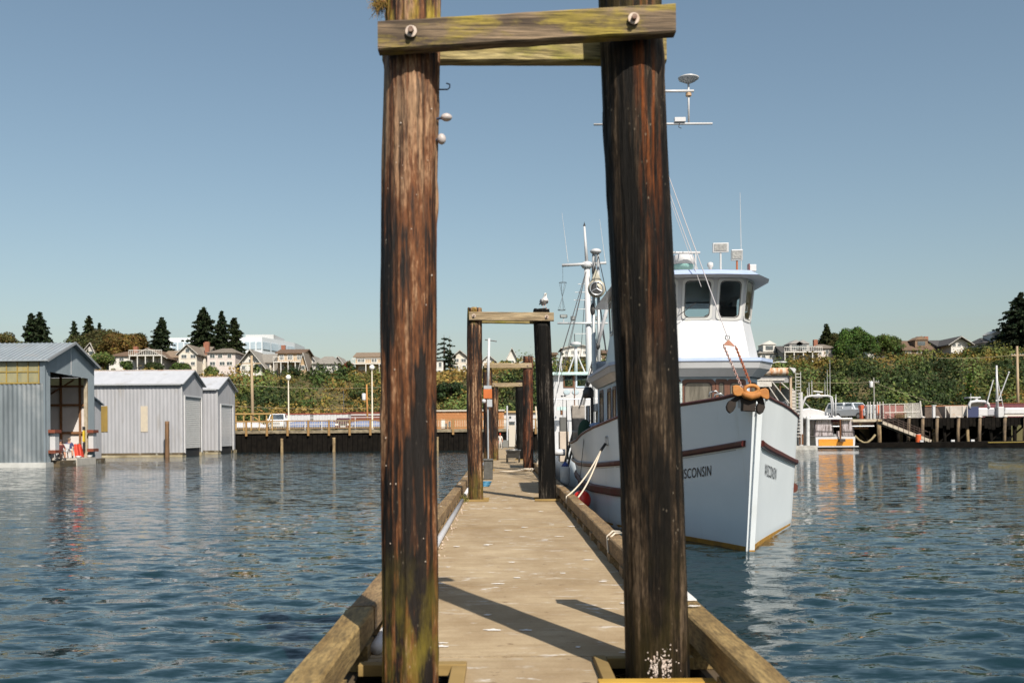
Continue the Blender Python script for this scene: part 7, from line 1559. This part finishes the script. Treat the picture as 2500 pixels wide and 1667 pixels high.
    arc = [W(1957, 1000, Y), W(1962, 980, Y), W(1968, 969, Y), W(1980, 966, Y), W(2022, 966, Y), W(2031, 969, Y), W(2033, 982, Y), W(2034, 1014, Y)]
    MB().tube(arc, .10, 8).build('radar_arch', WHITE, t, True); MB().tube([p + Vector((.25, 1.2, 0)) for p in arc], .07, 8).build('radar_arch', WHITE, t, True); MB().rod(W(1965, 983, Y), W(1980, 998, Y), .04).build('arch_strut', WHITE, t)
    MB().prism([W(1990, 970, Y), W(2008, 970, Y), W(2000, 960, Y), W(1996, 960, Y)], (0, .6, 0)).build('radar_pedestal', WHITE, t); MB().obox(W(1997, 956, Y), (1.0, .14, .13), ry=R(6)).build('radar_scanner', WHITE, t, bevel=.03)
    for u, v in ((1970.7, 947), (1975, 933), (1981.7, 929), (2013.7, 927), (2019.4, 902), (2026, 878)): MB().rod(W(u + .6, 967, Y), W(u, v, Y), .045 if u < 1990 else .03, .03 if u < 1990 else .014, 6).build('antenna', WHITE, t)
    MB().rod(W(2039, 1016, Y), W(2041, 962, Y), .14, .02, 8).build('furled_flag', WHITE, t, True)
    MB().rod(W(2051, 1024, Y - .3), W(2052, 1078, Y - .3), .09, n=8).build('davit_post', BROWNW, t); MB().box(X(2046), X(2059), Y - .6, Y - .1, Z(1078), Z(1071)).build('outboard', mat('dark_brown', (.05, .03, .02), None, .6), t); MB().box(X(2044), X(2050), Y + .1, Y + .3, Z(1067), Z(1052)).build('life_ring_case', mat('pinkish_case', (.46, .36, .34), None, .6), t)
    log_pile(1972, 1016, 1086, 101, .19, 'white painted piling standing beside the motor yacht', mat('white_piling', (.55, .56, .56), (.42, .43, .43), .7, scale=3))
yacht()
CREO = MATS['creosote_shaded']
def pier_right():
    Y = 112; X = lambda u: WX(u, 1040, Y); Z = lambda v, u=2110: WZ(u, v, Y)
    t = thing('timber_pier', 'timber pier with pale edge beam carrying the parked pickups', 'pier', (X(2080), Y, 0)); x0, x1 = X(1935), X(2153.5); zt = Z(1023)
    MB().box(x0, x1, Y, Y + 12, zt - .3, zt).build('deck_beam', mat('pier_beam', (.48, .42, .33), (.36, .30, .22), .8, scale=2), t); MB().box(x0, X(2136), Y + .3, Y + .5, Z(1035), Z(1031)).build('rusty_beam', mat('rust_beam', (.22, .09, .05), (.34, .24, .18), .8, scale=3), t); MB().rod((x0, Y + .1, Z(1040)), (X(2135), Y + .1, Z(1040)), .07).build('white_pipe', WHITE, t)
    MB().box(X(2093), X(2128), Y + 1, Y + 1.3, Z(1047), Z(1043)).build('orange_beam', mat('orange_beam', (.34, .15, .06), None, .8), t)
    MB().box(x0, x1, Y + 9, Y + 9.2, -1, zt - .31).build('backing', CREO, t)
    for i, u in enumerate((1950, 1990, 2030, 2068, 2100, 2128)): MB().rod((X(u), Y + 2 + (i % 2) * 2.5, -1), (X(u), Y + 2 + (i % 2) * 2.5, zt - .31), .22, n=10).build('pile', CREO, t)
    MB().tube([(X(2144), Y - .3, -1), (X(2144), Y - .3, 1), (X(2143), Y - .3, zt - .1)], .23, 10).build('pile', PILEY, t, True)
    for a, b in (((1990, 1045), (2030, 1085)), ((2090, 1045), (2128, 1085)), ((2030, 1045), (1990, 1085))): MB().bar(W(*a, Y + 2), W(*b, Y + 2), .15, .3, (0, 1, 0)).build('cross_brace', CREO, t)
    pts = [W(2087, 1064, Y - .5), W(2097, 1074, Y - .5), W(2109, 1081, Y - .5), W(2118, 1080, Y - .5), W(2128, 1072, Y - .5), W(2137, 1061, Y - .5)]
    tag(MB().tube(pts, .12, 8).build('sagging_hose', mat('hose_tan', (.22, .17, .09), (.32, .26, .15), .8, scale=3), None, True), 'thick tan hose sagging under the timber pier', 'hose')
pier_right()
zp = WZ(2110, 1023, 112)
car('pickup', WX(2086, 1010, 115.5), 115.5, zp, R(24), CS, 'silver pickup truck facing the water on the timber pier', 'pickup truck', 'parked_pickup')
car('suv', WX(2064, 1005, 121), 121, zp + .15, R(20), CW, 'white vehicle mostly hidden behind the silver pickup', 'car', 'parked_car')
def gangway():
    Y = 107; t = thing('gangway', 'long sloping gangway with dark railings leading down to the float', 'gangway', tuple(W(2213, 1055, Y))); a, b = W(2154, 1031, Y), W(2273, 1077, Y); br = mat('gangway_rail', (.06, .035, .025), None, .6); gb = mat('gangway_beam', (.44, .38, .30), (.36, .31, .25), .7, scale=3)
    for dy in (0, 1.4):
        o = Vector((0, dy, 0)); MB().bar(a + o, b + o, .12, .32, (0, 0, 1)).build('side_beam', gb, t)
        for k, q in enumerate((.5, 1.0)): MB().rod(a + o + Vector((0, 0, q)), b + o + Vector((-.3, 0, q)), .035, n=6).build('handrail', br, t)
        for i in range(10): p = a.lerp(b, i / 9.3) + o; MB().rod(p + Vector((0, -.07, -.15)), p + Vector((0, -.07, 1.0)), .03, n=5).build('rail_post', br, t)
    MB().add([a + Vector((0, .06, .12)), b + Vector((0, .06, .12)), b + Vector((0, 1.34, .12)), a + Vector((0, 1.34, .12))], [(0, 1, 2, 3)]).build('tread', gb, t)
    p = W(2242, 1071, 105.5); t = thing('orange_drum', 'orange drum standing on the float by the foot of the gangway', 'drum', (p.x, 105.5, .5)); MB().lathe((p.x, 105.5, .52), [(.26, 0), (.28, .05), (.28, .8), (.24, .86)], 14).build('body', mat('drum_orange', (.60, .10, .02), None, .6), t)
    MB().rod((p.x, 105.5, 1.38), (p.x, 105.5, 1.42), .25, n=14).build('lid', WHITE, t)
gangway()
def wharf():
    Y = 109.5; X = lambda u: WX(u, 1040, Y); Z = lambda v, u=2350: WZ(u, v, Y); x0, x1 = X(2190), X(2560); zt = Z(1018.5)
    t = thing('dark_wharf', 'black creosoted wharf with plank fascia and pale topped piles on the right bank', 'wharf', (X(2360), Y, 0)); n = 40
    for i in range(n): xa, xb = x0 + (x1 - x0) * i / n, x0 + (x1 - x0) * (i + 1) / n; MB().box(xa + .02, xb - .02, Y - random.uniform(0, .06), Y + .2, Z(1044) + random.uniform(-.25, .25), zt - .02).build('plank', CREO, t)
    MB().box(x0, x1, Y + .21, Y + 14, zt - .35, zt - .03).build('deck', mat('wharf_deck', (.10, .08, .06), None, .9), t); MB().box(x0, x1, Y + 8, Y + 8.2, -1, zt - .36).build('backing', CREO, t)
    for i in range(26):
        xx = x0 + .4 + (x1 - x0) * i / 26; yy = Y + .5 + (i * 7 % 4) * 1.3; MB().tube([(xx, yy, -1), (xx + random.uniform(-.2, .2), yy, zt - .36)], .19, 8).build('pile', [CREO, PILEY][i % 5 == 2], t, True)
    for i in range(9):
        xx = x0 + 1 + (x1 - x0) * i / 9; MB().bar((xx, Y + .6, .3), (xx + 2.6, Y + .6, zt - .6), .12, .25, (0, 1, 0)).build('cross_brace', CREO, t)
    pm = mat('fender_pile', (.20, .14, .08), (.05, .035, .025), .85, scale=3, stretch=(1, 1, .4)); cp = mat('pile_cap', (.58, .54, .50), None, .7)
    for u in (2213, 2247, 2282, 2334, 2386, 2447, 2496): MB().tube([(X(u), Y - .35, -1), (X(u + 1), Y - .35, 1.4), (X(u + 3), Y - .35, zt)], [.17, .18, .17], 10).build('fender_pile', pm, t, True); MB().lathe((X(u + 3), Y - .35, zt), [(.24, 0), (.24, .08), (.1, .14)], 10).build('pile_cap', cp, t)
    MB().box(X(2387), X(2394), Y - .15, Y - .09, Z(1035), Z(1021)).build('notice_board', mat('grey_notice', (.42, .44, .45), None, .6), t)
    t = thing('white_mooring_post', 'tall white post standing on the wharf left of the grey hopper', 'post', (X(2284), Y + .5, zt)); MB().box(X(2281), X(2287), Y + .3, Y + .6, zt - .02, Z(990)).build('post', WHITE, t); MB().box(X(2280), X(2289), Y + .25, Y + .65, Z(990), Z(988)).build('cap', WHITE, t)
    # float in front, nearer at its right end
    t = thing('long_float', 'long low dark float with pale edge and mooring bits before the wharf', 'float', (44, 105, 0)); a, b = Vector((WX(2076, 1085, 108), 108.5, .3)), Vector((WX(2520, 1092, 101), 101, .3)); a = Vector((36.5, 107.6, .12)); 
    MB().bar(a, b, 2.4, .75).build('float_body', CREO, t); MB().bar(a + Vector((8, -1.25, .36)), b + Vector((0, -1.25, .36)), .12, .07).build('edge_strip', mat('pale_edge', (.38, .33, .24), None, .8), t)
    c = a.lerp(b, .75); MB().bar(c + Vector((0, -1.33, .28)), b + Vector((0, -1.33, .28)), .06, .09).build('yellow_strip', mat('yellow_line', (.26, .19, .04), None, .7), t)
    for q in (.42, .58, .68): c = a.lerp(b, q); MB().obox(c + Vector((0, -1.0, .5)), (.35, .2, .2)).build('cleat', WHITE, t)
    return zt
ZW = wharf()
def wharf_things():
    Y = 112; X = lambda u: WX(u, 1000, Y); Z = lambda v, u=2200: WZ(u, v, Y); zt = ZW
    t = thing('chain_link_fence', 'chain link fence with tall galvanised posts at the head of the gangway', 'fence', (X(2205), Y, zt)); gm = mat('fence_post', (.55, .52, .48), None, .5)
    us = (2119, 2125, 2133, 2142, 2148, 2156, 2172, 2186, 2208, 2227, 2245)
    for i, u in enumerate(us): MB().rod((X(u + (1 if u > 2150 else 0)), Y, zt - .1), (X(u), Y, Z(980 if u < 2160 else 985)), .05, n=6).build('post', gm, t)
    MB().rod((X(2246), Y - .05, Z(979)), (X(2250), Y - .05, zt), .09, n=8).build('post', gm, t); MB().rod((X(2143), Y, Z(987)), (X(2244), Y, Z(985)), .035, n=6).build('top_rail', gm, t); MB().rod((X(2160), Y, Z(1007)), (X(2246), Y, Z(1005.5)), .05, n=6).build('mid_rail', gm, t)
    w = MB(); n = 54; x0, x1 = X(2208), X(2246); z0, z1 = zt, Z(986)
    for i in range(-22, n): 
        for s in (1, -1):
            xa = x0 + (x1 - x0) * i / n; xb = xa + (z1 - z0); za, zb = (z0, z1) if s > 0 else (z1, z0)
            if xb < x0 or xa > x1: continue
            fa = max(0, (x0 - xa) / (xb - xa)); fb = min(1, (x1 - xa) / (xb - xa)); w.bar((xa + (xb - xa) * fa, Y + .03, za + (zb - za) * fa), (xa + (xb - xa) * fb, Y + .03, za + (zb - za) * fb), .010, .010)
    tag(w.build('chain_link_mesh', gm, t), kind='stuff')
    t = thing('pink_container', 'faded pinkish red shipping container behind the chain link fence', 'container', (X(2182), Y + 3, zt)); pk = mat('faded_pink', (.42, .22, .20), (.34, .17, .15), .7, scale=2); mb = MB(); corr(mb, (WX(2155, 1000, Y + 3), Y + 3), (WX(2206, 1000, Y + 3), Y + 3), zt, WZ(2180, 989, Y + 3), 24, .05); mb.build('side', pk, t); MB().box(WX(2155, 1000, Y + 3), WX(2206, 1000, Y + 3), Y + 3.01, Y + 5.4, zt, WZ(2180, 989, Y + 3)).build('body', pk, t)
    om = mat('signal_red', (.52, .10, .03), (.42, .08, .03), .6, scale=3)
    for i, (ua, ub, va, vb, l) in enumerate(((2109, 2118, 988, 1022, 'orange red steel cabinet right of the silver pickup'), (2147, 2156, 988, 1012, 'orange red cabinet behind the gangway head'))):
        t = thing('red_cabinet', l, 'cabinet', (X(ua), Y + 1, zt)); MB().box(X(ua), X(ub), Y + 1, Y + 1.8, Z(vb, ua), Z(va, ua)).build('body', om, t, bevel=.03); MB().box(X(ua) + .05, X(ub) - .05, Y + .96, Y + .995, Z(vb, ua) + .1, Z(va, ua) - .1).build('door', om, t)
    for i, (ua, ub, m, l) in enumerate(((2119.5, 2125, WHITE, 'narrow white meter cabinet, first of three behind the fence posts'), (2126.5, 2134, GALV, 'pale grey meter cabinet, middle of three behind the fence posts'), (2136, 2144, GALV, 'pale grey meter cabinet nearest the gangway'))):
        t = thing('meter_cabinet', l, 'cabinet', (X(ua), Y + .6, zt)); MB().box(X(ua), X(ub), Y + .5, Y + 1.0, Z(1009, ua), Z(988, ua)).build('upper_box', m, t, bevel=.02); MB().box(X(ua) + .03, X(ub) - .03, Y + .5, Y + 1.0, Z(1023, ua), Z(1010, ua)).build('lower_box', m, t, bevel=.02)
    t = thing('wire_cage', 'brown wire cage full of gear beside the gangway', 'cage', (X(2185), Y - 1.5, zt)); bm = mat('cage_brown', (.16, .07, .03), None, .7); bx = [X(2171), X(2199)]; zc0, zc1 = Z(1026), Z(1009)
    for i in range(9): x = bx[0] + (bx[1] - bx[0]) * i / 8; MB().rod((x, Y - 1.5, zc0), (x, Y - 1.5, zc1), .03, n=5).build('bar', bm, t)
    for z in (zc0, zc1): MB().rod((bx[0], Y - 1.5, z), (bx[1], Y - 1.5, z), .04, n=5).build('frame', bm, t)
    MB().sphere(((bx[0] + bx[1]) / 2, Y - 1.1, (zc0 + zc1) / 2), .5, 10, 7, (1.1, .6, .7)).build('net_bundle', mat('net_brown', (.12, .09, .05), (.20, .15, .08), .9, scale=14), t, True)
    t = thing('steel_hopper', 'grey steel hopper with slanting sides standing on the wharf', 'hopper', (X(2335), Y, zt)); MB().prism([(X(2308), Y, Z(992)), (X(2361), Y, Z(991)), (X(2349), Y, zt), (X(2322), Y, zt)], (0, 2.2, 0)).build('bin', mat('hopper_grey', (.46, .42, .38), (.36, .32, .28), .7, scale=2, c3=(.40, .24, .12), s3=3), t, bevel=.03)
    for u in (2308, 2320, 2350, 2361): MB().rod((X(u), Y - .05, zt - .05), (X(u), Y - .05, Z(992)), .05, n=6).build('leg', gm, t)
    t = thing('rust_wagon', 'long rust edged dark freight wagon behind the hopper', 'railway wagon', (X(2300), 126, 2.9)); a, b = WX(2258, 1000, 126), WX(2362, 1000, 126); MB().box(a, b, 126, 128.5, 3.2, WZ(2300, 992, 126)).build('side', mat('wagon_dark', (.07, .05, .04), (.12, .09, .07), .9, scale=1.5), t); MB().box(a, b, 125.9, 126, WZ(2300, 992, 126), WZ(2300, 989.5, 126)).build('top_rail', mat('rail_rust', (.30, .12, .05), None, .8), t)
    t = thing('maroon_wagon', 'maroon freight wagon behind the pale power pole', 'railway wagon', (X(2480), 126, 2.9)); a, b = WX(2390, 1000, 126), WX(2570, 1000, 126); MB().box(a, b, 126, 128.5, 3.2, WZ(2460, 984, 126)).build('side', mat('wagon_maroon', (.15, .04, .05), (.11, .035, .04), .8, scale=1.5), t); MB().box(a, b, 125.9, 126, WZ(2460, 984, 126), WZ(2460, 983, 126)).build('top_rail', MATS['rail_rust'], t)
    # cabin cruiser and mast boat stored on the wharf
    Y = 113.5; t = thing('cabin_cruiser', 'white cabin cruiser with navy canvas parked on the wharf', 'boat', (X(2395), Y, zt)); nv = mat('navy_canvas', (.03, .04, .10), None, .8)
    MB().prism([(X(2363), Y, zt + .15), (X(2434), Y, zt + .15), (X(2436), Y, Z(997)), (X(2363), Y, Z(997))], (0, 2.4, 0)).build('hull', WHITE, t, bevel=.12); MB().prism([(X(2362), Y - .06, zt + .05), (X(2389), Y - .06, zt + .05), (X(2389), Y - .06, Z(994)), (X(2363), Y - .06, Z(994))], (0, .05, 0)).build('canvas', nv, t)
    MB().tube([W(2367, 997, Y), W(2366, 988, Y), W(2370, 981, Y), W(2385, 979.5, Y), W(2403, 980, Y), W(2412, 985, Y), W(2415, 995, Y)], .17, 8).build('cabin_arch', WHITE, t, True); MB().box(X(2373), X(2407), Y + .3, Y + .4, Z(994), Z(985)).build('cabin_window', DGLASS, t); MB().box(X(2369), X(2397), Y + .2, Y + 1.6, Z(973), Z(970)).build('bimini', WHITE, t, bevel=.03)
    for u in (2372, 2388, 2396): MB().rod(W(u, 981, Y + .5), W(u, 972, Y + .5), .03).build('bimini_post', STEEL, t)
    MB().box(X(2384), X(2390), Y + .2, Y + .6, Z(981), Z(974)).build('helm_seat', WHITE, t); MB().rod(W(2370, 982, Y), W(2370, 961, Y), .03).build('stern_light', WHITE, t); MB().box(X(2412), X(2432), Y - .05, Y - .01, zt + .3, Z(1000)).build('grey_panel', mat('hull_grey', (.34, .34, .37), None, .6), t)
    for u in (2372, 2428): MB().box(X(u) - .1, X(u) + .1, Y + .3, Y + 2, zt - .03, zt + .15).build('cradle', BROWNW, t)
    t = thing('mast_boat', 'white work boat with tall white mast and two raised booms on the wharf', 'boat', (X(2440), Y, zt)); MB().box(X(2431), X(2445), Y - .6, Y + .3, zt, Z(995)).build('deckhouse', WHITE, t, bevel=.05); MB().rod(W(2435, 1000, Y - .2), W(2433, 892, Y - .2), .17, .09, 10).build('mast', WHITE, t, True)
    for a, b, r in (((2437, 978), (2463, 910), .06), ((2410, 982), (2425, 927), .06), ((2436, 930), (2450, 997), .04), ((2431, 978), (2446, 976), .05)): MB().rod(W(*a, Y - .3), W(*b, Y - .3), r, n=7).build('boom', WHITE, t)
    MB().sphere(W(2463, 909, Y - .3), .11, 8, 6).build('boom_end', WHITE, t, True); MB().prism([(X(2446), Y - .5, zt + .35), (X(2560), Y - .5, zt + .35), (X(2575), Y - .5, Z(998)), (X(2449), Y - .5, Z(997))], (0, 2.2, 0)).build('hull', WHITE, t, bevel=.15); MB().box(X(2445), X(2560), Y - .7, Y - .51, zt + .12, zt + .3).build('skirt', mat('pale_plank', (.60, .56, .50), None, .7), t)
    MB().box(X(2452), X(2456), Y + .2, Y + 1.4, zt - .02, zt + .34).box(X(2520), X(2524), Y + .2, Y + 1.4, zt - .02, zt + .34).build('cradle', BROWNW, t)
    # small white boat glimpsed under the wharf
    t = thing('white_skiff', 'small white skiff glimpsed between the piles under the wharf', 'boat', (X(2472), 116, .2)); rows = []
    for i in range(7): f = -1 + i / 3; w_ = .75 * (1 - f * f * .7); rows.append([(X(2472) - w_, 116 + f * 1.6, 1.0), (X(2472) - w_ * .5, 116 + f * 1.6, .1), (X(2472) + w_ * .5, 116 + f * 1.6, .1), (X(2472) + w_, 116 + f * 1.6, 1.0)])
    MB().grid(rows).build('hull', WHITE, t, True); MB().box(X(2472) - .7, X(2472) + .7, 115.6, 115.9, .8, .88).build('thwart', WHITE, t)
wharf_things()
print('objects', len(bpy.data.objects), 'tris', sum(len(m.polygons) for m in bpy.data.meshes) * 2)
